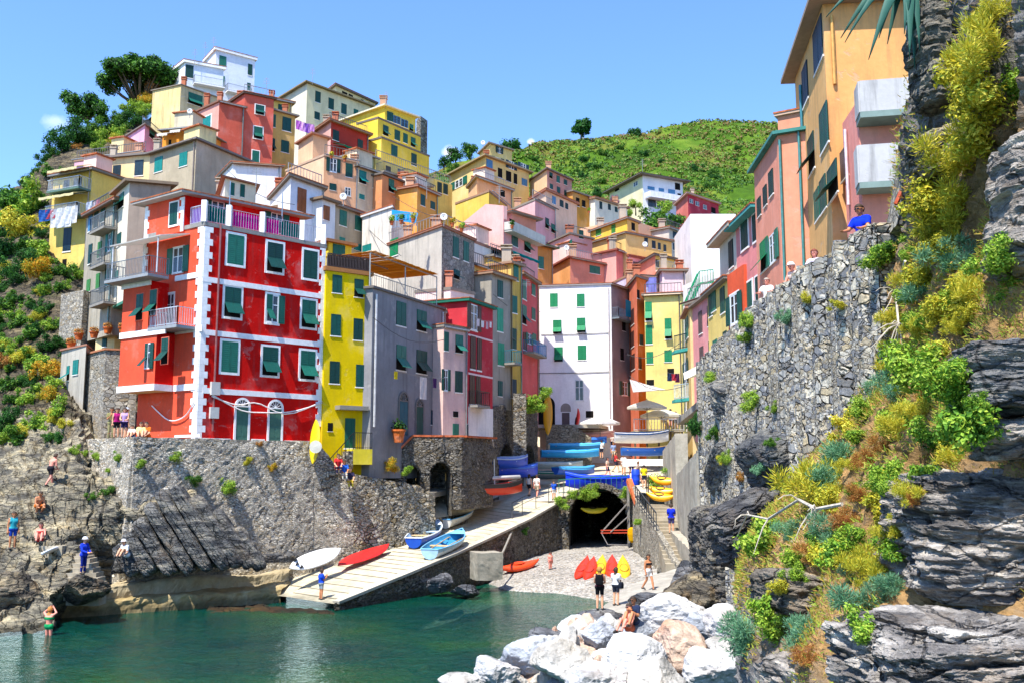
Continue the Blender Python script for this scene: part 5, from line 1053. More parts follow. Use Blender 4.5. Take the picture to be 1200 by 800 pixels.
# concrete path on the right shore
pr = [[P(735, 688, 49.5), P(760, 676, 51.5), P(805, 664, 54), P(850, 662, 54)], [P(700, 715, 43.5), P(740, 706, 44), P(790, 690, 46), P(850, 690, 46)], [P(655, 745, 37.5), P(690, 738, 37.5), P(730, 728, 38.5), P(800, 730, 38)], [P(628, 775, 32), P(660, 768, 32.5), P(700, 765, 32.5), P(800, 770, 32)]]
pp = patch(pr, 30, 40, lambda p: .06*fbm((p[0]*.7, p[1]*.7, 0)))
g = pp.v; nn_ = 30
for i in range(39):
    pass
struct(pp.build('path', concrete('#a9a397', wear=.6), smooth=True))
ps = MB(); edge = [Vector(pp.v[i*30]) for i in range(40)]
ps.grid([[p for p in edge], [p+Vector((-.15, -.1, -.5)) for p in edge], [p+Vector((-.35, -.3, -1.6)) for p in edge]]); struct(ps.build('path_edge', rock(warm=.4)))
# ------------------------------------------------------------------ big rubble wall carrying the cliff path
BW = stone(3.8, ('#85868a', '#b0aea8', '#d6cdb8', '#97989a', '#c2b292', '#74767a'), 1.3, .06, mw=.03, bmp=1.0, mortar='#6f6c66', ysc=.45, k=1.02, smear=.75)
zw = 11.75
wA = P(1062, 262, 20.5); wB = P(833, 425, 46.5)
big = stone_wall('tall rubble retaining wall running along the cliff path on the right', (wA.x, wA.y), (wB.x, wB.y), [(0, P(1062, 262, 20.5).z), (.45, P(935, 330, 29).z), (1, P(833, 428, 46.5).z)], [(0, 4.0), (.5, 1.5), (1, .5)], .7, BW, .09, batter=.035, face=-1, wob=.5)
wcp = MB()
ptsw = [Vector((wA.x, wA.y, P(1062, 262, 20.5).z)), Vector((wA.x+(wB.x-wA.x)*.45, wA.y+(wB.y-wA.y)*.45, P(935, 330, 29).z)), Vector((wB.x, wB.y, P(833, 428, 46.5).z))]
for i in range(2): wcp.bar(ptsw[i]+Vector((.3, 0, .05)), ptsw[i+1]+Vector((.3, 0, .05)), .75, .12)
tag(wcp.build('wall_coping', concrete('#a39a8c'), None, ptsw[1]), 'grey concrete coping along the top of the tall rubble wall', 'coping')
wE = P(845, 440, 48.5); 
stone_wall('smooth grey concrete end face of the tall rubble wall', (wB.x, wB.y), (wE.x+1.5, wE.y), P(833, 430, 46.5).z, .5, .6, concrete('#a7a4a0'), .6)
pt_ = MB(); pt_.prism([(wA.x+.5, wA.y, 10.9), (wB.x+.5, wB.y, 10.9), (wB.x+2, wB.y+22, 10.3), (wB.x+9, wB.y+22, 10.3), (wA.x+8, wA.y, 10.9)], (0, 0, -.4)); struct(pt_.build('cliff_path', concrete('#9c968a')))
# ------------------------------------------------------------------ sea steps, ledges on the left
lg = [(74, 702, 46, 330, 688, 51.5, .68, 2.4), (122, 684, 47.4, 338, 663, 54, 1.28, 3.2)]
for k, (xa, ya, Ya, xb, yb, Yb, h, w_) in enumerate(lg):
    a = P(xa, ya, Ya); b = P(xb, yb, Yb); rows = []
    for j, (dy, z) in enumerate(((-.25, -1.0), (-.1, h*.35), (0, h*.93), (.12, h), (w_, h+.06), (w_+.2, h+.05))):
        rows.append([Vector((a.x+(b.x-a.x)*t, a.y+(b.y-a.y)*t+dy, z)) for t in np.linspace(0, 1, 2)])
    m = patch([[r[0].lerp(r[1], t) for t in np.linspace(0, 1, 6)] for r in rows], 90, 22, lambda p: .16*fbm((p[0]*.6, p[1]*.6, p[2]*1.2))+.06*fbm((p[0]*2.5, p[1]*2.5, p[2]*3)), linear=True)
    struct(m.build('ledge', concrete('#b8a888' if k else '#a89468', wear=.8)))

# rock cut steps down to the water
for k, (pts_, lb) in enumerate([([(100, 683, 45.2), (88, 655, 46.2), (78, 640, 46.8)], 'rock cut sea steps below the bastion corner'), ([(62, 640, 46.2), (44, 612, 48), (62, 585, 50)], 'worn stone steps climbing the rocks at the left edge')]):
    ps_ = lin_interp([tuple(P(*q)) for q in pts_], 11); m = MB()
    for i, q in enumerate(ps_): m.obox(Vector(q)+Vector((0, .2, -.45)), (.75-.2*k, .05*((i % 3)-1), 0), (0, .42, 0), (0, 0, .5))
    tag(m.build('stone_steps', concrete('#a89d88'), None, ps_[0]), lb, 'steps')
# ================================================================== terrain, cliffs, water
def strata(p, s=1.0, f=1.0, seed=0, tilt=(0.25, .1, 1)):
    q = Vector((p[0]+seed, p[1], p[2])); h = q.dot(Vector(tilt))
    b = fbm(q*.22*f, .9, 6)*.9
    st = h*1.7*f+fbm(q*.5*f, 1, 3)*1.3; fr = st-math.floor(st); led = (min(1, fr*2.2)-.5)
    return s*(b+.22*led+.16*fbm(q*1.3*f, .8, 5)+.05*fbm((q.x*4, q.y*4, h*9), .8, 3))
LR = rock('#59554c', '#8f8670', '#b9a984', 5, (0, .5, 0), .55, rust='#8a6f38')
lc = [[(-110, 262, 120), (-30, 246, 112), (25, 219, 105), (55, 190, 107), (80, 170, 114), (112, 153, 120), (165, 140, 126), (230, 130, 134)],
 [(-110, 300, 100), (-30, 285, 95), (20, 258, 94), (55, 232, 96), (85, 210, 100), (120, 200, 106), (170, 190, 112), (230, 180, 120)],
 [(-110, 330, 86), (-30, 315, 83), (20, 305, 81), (60, 306, 82), (90, 300, 86), (130, 280, 95), (170, 260, 100), (230, 250, 110)],
 [(-110, 400, 78), (-30, 370, 74), (20, 350, 73), (60, 335, 73), (85, 350, 72), (120, 360, 76), (160, 360, 80), (230, 350, 88)],
 [(-110, 470, 68), (-30, 440, 65), (20, 430, 64), (55, 430, 63), (80, 440, 62), (110, 450, 66), (150, 450, 66), (230, 450, 70)],
 [(-110, 540, 58), (-30, 520, 56), (20, 515, 55), (55, 512, 54), (85, 500, 53), (110, 520, 55), (150, 520, 56), (230, 520, 56)],
 [(-110, 600, 52), (-30, 585, 50), (20, 580, 49), (60, 572, 49), (82, 580, 49), (105, 590, 49), (150, 590, 49), (230, 600, 50)],
 [(-110, 660, 47), (-30, 640, 46), (15, 640, 45.5), (50, 634, 46), (74, 640, 46), (100, 645, 48), (150, 650, 50), (230, 655, 52)],
 [(-110, 705, 44), (-30, 695, 43.5), (15, 690, 43.5), (50, 690, 44), (64, 690, 44.6), (95, 690, 48), (160, 685, 50), (230, 680, 52)],
 [(-110, 760, 40), (-30, 745, 40.5), (15, 738, 41), (60, 735, 42), (60, 730, 43.2), (92, 722, 47.5), (170, 712, 49.6), (230, 710, 51)]]
lcp = [[P(-420, r[0][1], r[0][2]*.92)]+[P(*c) for c in r] for r in lc]
def ld(p):
    k = min(1, max(.35, (75-p[1])/25)) if p[1] < 95 else .4
    return strata(p, .8*k+.3, .8, 3, (.75, .2, .65))
m = patch(lcp, 175, 230, ld); m.m = [1 if sum(m.v[i][2] for i in f)/4+1.5*MN.noise(Vector(m.v[f[0]])*.3) > 10 else 0 for f in m.f]; struct(m.build('cliff', [LR, rock('#3a352c', '#5c5240', '#857757', 5, (0, .5, 0), .5, rust='#4f5226')]))
# bastion foot rocks: tilted slabs in front of the wall
br = [[P(140, 640, 49.6), P(185, 625, 50.1), P(215, 610, 50.6), P(262, 620, 51.1), P(300, 645, 52.1), P(350, 645, 54.6), P(420, 635, 59.1)],
 [P(135, 655, 48.2), P(180, 648, 48.2), P(215, 640, 48.6), P(262, 640, 49.2), P(300, 650, 51.1), P(350, 650, 54.0), P(420, 640, 58.6)],
 [P(130, 672, 48.2), P(180, 668, 48.6), P(215, 664, 49.2), P(262, 660, 50.1), P(310, 659, 51.6), P(360, 657, 54.6), P(425, 650, 59.1)]]
m = patch(br, 110, 50, lambda p: .3*strata(p, 1, 1.4, 11, (.6, .15, .8))); struct(m.build('shore_rock', rock('#3e4043', '#6f6d69', '#a39a88', 6, (0, -.9, 0), .25)))
# right hillside with the cliff pillar above
hs = [[(1125, -90, 24), (1092, -70, 16.2), (1120, -70, 14.6), (1180, -70, 13), (1300, -70, 12)],
 [(1110, 20, 24), (1082, 30, 16.4), (1112, 40, 14.8), (1180, 40, 13.2), (1300, 40, 12)],
 [(1110, 110, 24), (1086, 110, 17), (1115, 110, 15), (1180, 120, 13.4), (1300, 120, 12.2)],
 [(1075, 180, 24), (1062, 185, 19.2), (1105, 190, 15.8), (1175, 190, 13.8), (1300, 190, 12.4)],
 [(1066, 250, 23), (1056, 255, 20), (1095, 260, 16.5), (1160, 250, 14.2), (1300, 250, 12.4)],
 [(1050, 330, 22), (1046, 330, 20.3), (1090, 335, 17), (1150, 330, 14.2), (1300, 330, 12)],
 [(1050, 420, 23), (1046, 420, 20.6), (1085, 415, 17), (1135, 400, 14), (1300, 400, 11.5)],
 [(995, 495, 25), (988, 498, 22.2), (1030, 495, 18), (1108, 480, 13.8), (1300, 480, 11)],
 [(915, 585, 27), (915, 590, 24.2), (975, 580, 18.8), (1060, 565, 14.2), (1300, 560, 10.6)],
 [(885, 650, 27), (880, 650, 24.6), (940, 650, 18.2), (1015, 640, 14), (1300, 650, 10.2)],
 [(870, 710, 26), (866, 705, 24.4), (920, 720, 16.4), (990, 720, 12.8), (1300, 740, 9.8)],
 [(862, 790, 24), (860, 790, 22), (905, 800, 15), (980, 810, 11.6), (1300, 850, 9)],
 [(850, 900, 22), (850, 900, 20), (905, 920, 14), (980, 950, 10.8), (1300, 1000, 8.4)]]
hsp = [[P(*c) for c in r]+[P(2300, r[-1][1], r[-1][2]*.86)] for r in hs]
EM = NT('hillside'); v0 = EM.geo(); a = EM.noise(v0, .9, 7, .7); f = EM.noise(v0, 9, 6, .7); bb = EM.noise(EM.geo((1, 1, 3), (.3, .2, 0)), 1.6, 6, .7)
ec = EM.ramp(a, [(.3, S('#5a4a34')), (.45, S('#8a6e48')), (.58, S('#b08a58')), (.7, S('#a89a80'))]); rc = EM.ramp(bb, [(.3, S('#3a3a3d')), (.5, S('#6a6866')), (.7, S('#9a968e'))])
sx = EM.n('ShaderNodeSeparateXYZ'); EM.l(v0, sx.inputs[0]); hz = EM.math('MULTIPLY', EM.math('SUBTRACT', sx.outputs[2], 10.6), .6, clamp=True); lz = EM.math('MULTIPLY', EM.math('SUBTRACT', 4.6, sx.outputs[2]), .7, clamp=True)
rm_ = EM.math('ADD', EM.math('MAXIMUM', hz, lz), EM.math('MULTIPLY', EM.math('SUBTRACT', bb, .5), 1.2), clamp=True)
cc = EM.mix(rm_, ec, rc); cc = EM.mix(.5, cc, EM.ramp(f, [(.3, (.5, .5, .5, 1)), (.7, (1.2, 1.2, 1.2, 1))]), 'MULTIPLY'); EM.bsdf(cc, .92, EM.bump(EM.math('ADD', f, bb), .9, .08), .15)
m = patch(hsp, 190, 260, lambda p: .42*strata(p, .8, 1.5, 21, (.35, -.1, .95))+.05*fbm((p[0]*5, p[1]*5, p[2]*5))); struct(m.build('hillside', EM.m))
# back hill
ridge = [(430, 225, 300), (500, 200, 310), (560, 182, 320), (605, 172, 330), (650, 164, 345), (690, 161, 350), (740, 157, 360), (790, 148, 370), (835, 143, 375), (880, 147, 370), (930, 150, 360), (1000, 160, 350), (1080, 170, 330), (1300, 190, 320), (1700, 215, 300)]
hb = []
for k, (dz, dY) in enumerate(((0, 0), (16, 45), (40, 90), (72, 135), (105, 175), (150, 200))):
    hb.append([P(x, y+9+dz*(1 if x > 520 else .6), max(128, Y-dY+12*math.sin(x*.02+k))) for x, y, Y in ridge])
hb.insert(0, [p+Vector((0, 60, -12)) for p in hb[0]])
hp_ = patch(hb, 150, 90, lambda p: 5*fbm((p[0]*.012, p[1]*.012, 3))+1.5*fbm((p[0]*.07, p[1]*.07, 9)))
GM = NT('hill_scrub'); gv = GM.geo(); a = GM.noise(gv, .035, 6, .65); b = GM.noise(gv, .35, 6, .7)
c_ = GM.ramp(a, [(.32, S('#3c5a18')), (.46, S('#5f8a20')), (.56, S('#8aa838')), (.66, S('#9a7448')), (.76, S('#6a7a30'))]); c_ = GM.mix(.6, c_, GM.ramp(b, [(.3, (.4, .42, .35, 1)), (.65, (1.15, 1.15, 1.0, 1))]), 'MULTIPLY'); c_ = GM.mix(.55, c_, (.02, .035, .01, 1)); GM.bsdf(c_, .95, GM.bump(b, 1, 1.0), .05)
struct(hp_.build('hill', GM.m, smooth=True))
HV = np.array(hp_.v)
# village slope under the houses
ctl = []
for H_ in [o for o in bpy.data.objects if o.name.split('.')[0] == 'house']:
    zs = [];
    for ch in H_.children:
        if ch.name.split('.')[0] == 'wall':
            pts = np.array([v.co[:] for v in ch.data.vertices])+np.array(H_.location); ctl.append((pts[:, 0].mean(), pts[:, 1].mean(), pts[:, 2].max()-8.0, pts[:, 2].min()))
ctl = np.array([(a, b, max(c, d) if b > 75 else d-1.0) for a, b, c, d in ctl if not (a > 8 and b < 66)])
extra = [(15, 60, 9), (14, 75, 9), (18, 90, 12), (-10, 62, 4), (-2, 75, 4), (5, 85, 5), (8, 100, 7), (6, 110, 9), (-25, 56, 6), (12, 120, 14), (30, 110, 22), (40, 60, 16), (25, 140, 24)]
ctl = np.vstack([ctl, np.array(extra)[:, :3]])
def cap(x, y):
    e = max(0, -7.5-x, x-17)                      # the street valley runs between the two rows of houses
    return 0.0+max(0, y-104)*.45+max(0, e-1)*(.55 if x > 0 else .9)+(0 if y > 66 else -2)
gx = np.linspace(-75, 60, 110); gy = np.linspace(58, 190, 110); rows = []
for y in gy:
    r = []
    for x in gx:
        d2 = (ctl[:, 0]-x)**2+(ctl[:, 1]-y)**2; w_ = 1/(d2+9)**1.6; z = (w_*ctl[:, 2]).sum()/w_.sum()-1.2; z = min(z, cap(x, y)); z += .5*fbm((x*.2, y*.2, 0))
        r.append((x, y, z))
    rows.append(r)
VS = np.array(rows)
vm_ = MB(); vm_.grid(rows); struct(vm_.build('village_slope', rock('#6a604e', '#8f8468', '#a89c7c', 4, (0, 0, 0), .5, rust='#5f6a2a'), smooth=True))
def vz(x, y):
    j = np.abs(gx-x).argmin(); i = np.abs(gy-y).argmin(); return VS[i, j, 2]
# sea bed and water
sb = MB(); rows = []
for y in np.linspace(-10, 75, 90):
    r = []
    for x in np.linspace(-60, 25, 90):
        d = 4.0
        sh = [(-8.6, 48.6), (-13, 52), (-16, 50), (-20, 46), (-24, 43), (0, 55), (3, 54), (4, 46), (3, 40), (1.5, 34), (1.5, 28), (-11.5, 47.5), (-14, 48)]
        dd = min(math.hypot(x-a, y-b) for a, b in sh); d = min(d, .25+dd*.28)
        r.append((x, y, -d+.35*fbm((x*.3, y*.3, 1))))
    rows.append(r)
sb.grid(rows); struct(sb.build('seabed', rock('#4d5a34', '#7a7a44', '#9a9458', 3, (0, 0, 0), .6, rust='#7a3f18', stretch=1.0), smooth=True))
WM = NT('water'); wv = WM.geo((1, 1.0, 1))
n1 = WM.noise(wv, .9, 4, .6, .6); n2 = WM.noise(WM.geo((1, 1.6, 1)), 3.2, 3, .6, .4); n3 = WM.noise(wv, .12, 3, .5)
hgt = WM.math('ADD', WM.math('MULTIPLY', n1, 1.0), WM.math('MULTIPLY', n2, .42)); nrm = WM.bump(hgt, .75, .35)
wc = WM.ramp(n3, [(.35, S('#044040')), (.52, S('#085040')), (.66, S('#2a5f30'))])
df = WM.n('ShaderNodeBsdfDiffuse'); WM.l(wc, df.inputs[0]); WM.l(nrm, df.inputs['Normal'])
tp = WM.n('ShaderNodeBsdfTransparent'); tp.inputs[0].default_value = (.62, .88, .78, 1)
m1 = WM.n('ShaderNodeMixShader'); m1.inputs[0].default_value = .55; WM.l(tp.outputs[0], m1.inputs[1]); WM.l(df.outputs[0], m1.inputs[2])
gl = WM.n('ShaderNodeBsdfGlossy'); gl.inputs['Roughness'].default_value = .06; WM.l(nrm, gl.inputs['Normal'])
frn = WM.n('ShaderNodeFresnel'); frn.inputs['IOR'].default_value = 1.33; WM.l(nrm, frn.inputs['Normal'])
m2 = WM.n('ShaderNodeMixShader'); WM.l(frn.outputs[0], m2.inputs[0]); WM.l(m1.outputs[0], m2.inputs[1]); WM.l(gl.outputs[0], m2.inputs[2]); WM.l(m2.outputs[0], WM.out.inputs[0])
sr = [[P(250, 700, 49.5), P(300, 698, 50.5), P(345, 705, 49.5), P(392, 709, 48.2)], [P(240, 708, 48), P(290, 712, 48), P(345, 716, 47.5), P(392, 714, 47.2)], [P(240, 722, 45), P(290, 728, 45), P(345, 728, 45.5), P(400, 722, 46)]]
for r_ in sr:
    for q_ in r_: q_.z = -.02
for q_ in sr[0]: q_.z = .0
for q_ in sr[2]: q_.z = -.75
struct(patch(sr, 50, 24, lambda p: .12*fbm((p[0]*1.2, p[1]*1.2, 2))).build('seaweed_rock', rock('#24160c', '#4a3014', '#7a5c22', 3, (0, 0, 0), .6, rust='#5a2810', stretch=1.0), smooth=True))
wt = MB(); wt.grid([[(x, y, 0) for x in (-400, -60, -30, 0, 30)] for y in (-60, 0, 30, 60, 90)]); struct(wt.build('water', WM.m))
gd = MB(); gd.grid([[(x, y, -6) for x in (-3000, 0, 3000)] for y in (-500, 60, 4000)]); struct(gd.build('ground', concrete('#5a6a5a')))
# ================================================================== rocks
def boulder_mesh(seed, sub=4, planes=9, rough=.05):
    rnd = random.Random(seed); bm = bmesh.new(); bmesh.ops.create_icosphere(bm, subdivisions=sub, radius=1)
    pl = []
    for _ in range(planes):
        v = Vector((rnd.gauss(0, 1), rnd.gauss(0, 1), rnd.gauss(0, 1))).normalized(); pl.append((v, rnd.uniform(.55, .85)))
    for v in bm.verts:
        d = v.co.normalized(); r = 1.0
        for n, h in pl:
            c = d.dot(n)
            if c > .05: r = min(r, h/c)
        co = d*r; o = Vector((seed*3.1, 0, 0)); co += d*(rough*1.6*fbm(co*1.4+o, .9, 4)+rough*.8*fbm(co*5+o, .8, 4)); v.co = co
    me = bpy.data.meshes.new('boulder'); bm.to_mesh(me); bm.free(); return me
BMS = [boulder_mesh(i, 5, 11, .06) for i in range(9)]
MW = [marble(), marble('#bcb8b0', '#d0ccc4', '#7f7c76', '#b09a76', .3), marble('#c8ac96', '#d8c2ae', '#948478', '#c4825a', .6), marble('#a8acb2', '#c6c9cc', '#70757c', '#979da6', .2)]
for me in BMS: me.materials.append(MW[0])
def boulder(px, py, Y, wpx, hpx, mi, seed, label, group='pale breakwater boulders', cat='boulder', mat=None, dz=0, deep=1.0):
    s = pxm(Y); p = P(px, py, Y); rnd = random.Random(seed); me = BMS[seed % 9].copy(); me.materials[0] = mat or MW[mi]
    me.polygons.foreach_set('use_smooth', [False]*len(me.polygons))
    o = bpy.data.objects.new('boulder', me); COL.objects.link(o); o.location = p+Vector((0, 0, dz)); o.rotation_euler = (rnd.uniform(-.3, .3), rnd.uniform(-.25, .25), rnd.uniform(0, 6.28))
    a = wpx*s/2*1.3; o.scale = (a*rnd.uniform(.9, 1.15), a*rnd.uniform(.85, 1.1)*deep, hpx*s/2*1.4); tag(o, label, cat, group); return o
bl = [(787, 722, 35.5, 72, 38, 0, 'bright white humped boulder at the back of the breakwater'), (800, 759, 29.5, 70, 40, 2, 'salmon tinted boulder in the middle of the breakwater'), (850, 737, 33, 50, 40, 0, 'white wedge boulder against the dark cliff foot'), (735, 772, 28, 68, 40, 0, 'wide white veined boulder in front of the salmon one'), (660, 778, 27.5, 62, 38, 1, 'broad off white slab boulder left of the veined one'), (623, 768, 29, 52, 38, 3, 'bluish grey boulder near the water edge'), (577, 788, 27.5, 52, 30, 0, 'white boulder lowest at the left water edge'), (667, 752, 32.5, 28, 26, 1, 'small upright cream boulder at the path edge'), (838, 786, 26, 60, 44, 0, 'white boulder at the foot of the plant covered ledge'), (770, 800, 25, 70, 40, 1, 'off white boulder at the bottom edge below the salmon one'), (700, 803, 25, 64, 38, 0, 'white flat boulder at the bottom edge under the slab'), (540, 803, 26.5, 44, 20, 1, 'low grey white boulder at the far left corner of the breakwater'), (607, 742+30, 30, 26, 24, 2, 'small tan boulder beside the bluish grey one'), (745, 738, 34, 40, 22, 3, 'small grey white boulder behind the seated couple'), (855, 765, 29, 50, 34, 1, 'cream boulder under the white wedge'), (700, 745, 33, 34, 22, 3, 'bluish boulder just below the dark flat rock'), (820, 735, 34, 40, 24, 3, 'grey boulder between the humped and wedge boulders')]
for i, (x, y, Y, w_, h_, mi, lb) in enumerate(bl): boulder(x, y, Y, w_, h_, mi, i, lb)
rnd = random.Random(5)
kinds = ['small chipped white stone wedged among the big boulders']
for i in range(130):
    y = rnd.uniform(732, 805); x0_ = 660-(y-735)*1.9; x = rnd.uniform(max(530, x0_), 870); Y = (6.5-.5)*FPX/(y-555+1)
    boulder(x, y+3, Y, rnd.uniform(14, 40), rnd.uniform(14, 28), rnd.choice([0, 1, 2, 3]), 20+i, kinds[0], 'small stones between the breakwater boulders', 'stone')
# dark brown rocks around the path
DK = rock('#3c3833', '#6f6656', '#a08f6c', 5, (.3, .7, 0), .5)
DG = rock('#3a3c40', '#66676a', '#97958f', 6, (.2, .5, 0), .15)
for i, (x, y, Y, w_, h_, mt, lb) in enumerate([(835, 703, 41, 60, 66, DK, 'brown slab rock leaning at the end of the path'), (805, 678, 47, 36, 30, DG, 'dark cube rock below the blue barrel'), (702, 728, 39.5, 46, 16, DG, 'dark flat rock on which the two women stand'), (765, 712, 41, 50, 24, DG, 'long dark grey rock beside the path'), (655, 752, 34.5, 60, 18, DG, 'grey shelf rock at the water edge of the path'), (800, 700, 42, 60, 36, DK, 'striped brown rock behind the white humped boulder'), (515, 682, 54, 28, 18, DG, 'dark rock at the foot of the ramp wall'), (545, 692, 53, 34, 10, DG, 'low dark rock washed by the water beside the ramp'), (8, 700, 43, 60, 40, DK, 'tan shore rock at the left edge of the water'), (100, 690, 44.5, 50, 30, DK, 'brown shore rock below the sea steps')]):
    boulder(x, y, Y, w_, h_, 0, 80+i, lb, 'dark shore rocks', 'rock', mt)
# big layered foreground rocks
def layered(label, c, size, rot, seed, mat, n=56, amp=1.0, cat='rock', pw=5.0, freq=1.0):
    bm = bmesh.new(); bmesh.ops.create_cube(bm, size=2); bmesh.ops.subdivide_edges(bm, edges=bm.edges[:], cuts=n, use_grid_fill=True)
    sx, sy, sz = size; Rm = Matrix.Rotation(rot[2], 3, 'Z') @ Matrix.Rotation(rot[1], 3, 'Y') @ Matrix.Rotation(rot[0], 3, 'X')
    for v in bm.verts:
        p = v.co; l = (abs(p.x)**pw+abs(p.y)**pw+abs(p.z)**pw)**(1/pw); q = p/l
        w_ = Vector((q.x*sx, q.y*sy, q.z*sz)); o = Vector((seed*7.3, seed*1.7, 0)); h = w_.z*3.2*freq+fbm(w_*.8+o, 1, 4)*1.1; k = math.floor(h); fr = h-k
        led = MN.noise(Vector((k*5.7+seed, w_.x*.9, w_.y*.9)))*.30; notch = -.16*math.exp(-((fr-.05)/.10)**2)
        d = Vector((q.x, q.y, q.z*.25)).normalized(); u_ = Vector((w_.x*1.1, w_.y*1.1, w_.z*9*freq))+o; u2 = Vector((w_.x*3, w_.y*3, w_.z*20*freq))+o
        fine = -.13*abs(MN.noise(u_))-.06*abs(MN.noise(u2))-.08*max(0, abs(MN.noise(w_*1.6+o*2))*-1+.08)*10
        a = led*.8+notch+fine+.22*fbm(w_*.7+o, 1, 4)+.12*fbm(Vector((w_.x*1.8, w_.y*1.8, w_.z*7))+o, .7, 6)+.06*fbm(w_*4.5+o, .7, 4)
        v.co = Rm @ (w_+d*a*amp*.8)
    me = bpy.data.meshes.new('rock'); bm.to_mesh(me); bm.free(); me.materials.append(mat)
    ob = bpy.data.objects.new('rock', me); COL.objects.link(ob); ob.location = c; return tag(ob, label, cat, 'tilted bastion slabs' if seed >= 30 else 'foreground cliff rocks')
FR = rock('#585450', '#888178', '#b4ab9c', 9, (.05, -.1, 0), .28, stretch=7.0, k=1.5)
for i, (x, y, Y, sx, sy, sz, ry) in enumerate([(165, 648, 46.4, .45, .7, 1.1, -.75), (183, 640, 46.6, .4, .8, 1.5, -.7), (200, 630, 46.9, .42, .8, 1.9, -.68), (217, 622, 47.2, .4, .8, 2.2, -.62), (236, 618, 47.5, .4, .8, 2.3, -.6), (255, 622, 47.9, .38, .8, 2.0, -.58), (274, 632, 48.5, .4, .8, 1.6, -.6), (292, 642, 49.2, .4, .8, 1.2, -.6), (150, 655, 46.2, .45, .7, .8, -.8)]):
    layered('tilted grey rock slab leaning against the foot of the bastion wall', P(x, y, Y+1.7), (sz*1.05, sy, sx*.8), (0, .98, .12), 30+i, rock('#3f4144', '#74726d', '#b3a994', 6, (0, -.98, 0), .3), 26, .42, freq=1.8)
layered('large dark layered rock mass at the right edge, middle height', P(1165, 640, 10.6)+Vector((.62, .9, 0)), (1.3, 1.2, .74), (0, .06, -.2), 1, FR, 120, .95)
layered('grey block with sunlit tan top at the right edge', P(1195, 436, 10.0)+Vector((.16, .5, 0)), (.52, .5, .36), (0, .03, -.15), 2, rock('#55575a', '#85837e', '#b5a88e', 7, (.05, .2, 0), .35, stretch=6.0), 80, .5, pw=9)
layered('dark wedge rock beneath the tan topped block', P(1200, 512, 10.2)+Vector((.18, .5, 0)), (.48, .5, .22), (0, -.1, 0), 3, FR, 70, .5)
layered('rough grey rock at the lower right corner', P(1150, 800, 9.4)+Vector((.2, .6, -.15)), (1.12, 1.1, .66), (0, -.05, .1), 4, rock('#5a5652', '#8a847c', '#b6aea2', 9, (.1, -.3, 0), .28, stretch=5.0, k=1.5), 120, .95)
layered('rounded brown rock ledge above the lower bushes', P(965, 695, 15.6)+Vector((0, .7, -.1)), (.75, .8, .36), (0, .12, .2), 5, rock('#4a4640', '#7f766a', '#b5a382', 7, (.1, .2, 0), .4, stretch=5.0), 50, .6)
layered('grey rock ledge left of the lower right corner', P(990, 800, 12.4)+Vector((0, .7, -.3)), (.7, .8, .5), (0, .1, .3), 6, FR, 50, .6)
layered('upright dark rock at the top right cliff', P(1215, 235, 12.4)+Vector((.1, .3, 0)), (.5, .6, 1.0), (0, .1, 0), 7, FR, 44, .5)
layered('overhanging rock on the cliff pillar with a pale ledge', P(1130, 165, 15.0)+Vector((.1, .5, 0)), (.75, .6, .42), (0, -.35, 0), 8, rock('#55534e', '#86806f', '#b8a77e', 6, (.1, .2, 0), .4), 44, .5)
layered('dark vertical cliff face beside the yellow shrub', P(1118, 40, 14.9)+Vector((.2, .5, 0)), (.62, .6, 1.1), (0, .08, 0), 9, rock('#4a4844', '#726d62', '#a39880', 5, (.4, .2, 0), .3), 50, .5)
layered('dark slanting slab at the foot of the rubble wall', P(875, 620, 29)+Vector((.3, .6, 0)), (1.2, .9, .95), (0, -.5, .3), 10, rock('#3f3f41', '#5f5d5b', '#8c877c', 5, (0, .6, 0), .2), 50, .7)
layered('tilted dark bedrock slab within the rubble wall', P(905, 545, 30)+Vector((.45, .5, 0)), (.8, 1.6, 1.1), (0, -.5, .2), 11, rock('#3f4145', '#62625f', '#8c877c', 5, (0, .6, 0), .2), 50, .5)
layered('dark rock foot below the rubble wall end', P(845, 650, 40)+Vector((.5, 1, 0)), (1.3, 1.6, 2.0), (0, -.1, .1), 12, rock('#3f3f41', '#66625b', '#8c8470', 5, (0, .9, 0), .3), 50, .8)
layered('slanting bedrock ledge halfway up the rubble wall', P(862, 475, 38)+Vector((.5, .5, 0)), (.75, 2.2, .9), (.35, -.3, .1), 14, rock('#45474b', '#6f6e6a', '#a39c8c', 5, (0, .6, 0), .3), 50, .5)
layered('dark bedrock ridge low in the rubble wall near its far end', P(850, 560, 40)+Vector((.5, .5, 0)), (.8, 2.2, 1.2), (-.4, -.4, .1), 15, rock('#45474b', '#6f6e6a', '#a39c8c', 5, (0, .6, 0), .3), 50, .5)
layered('square bedrock outcrop high in the rubble wall', P(885, 425, 35.5)+Vector((.55, 0, 0)), (.7, 1.8, 1.2), (0, 0, .1), 13, rock('#4a4740', '#6f675a', '#8c8470', 5, (0, .2, 0), .3), 44, .4)
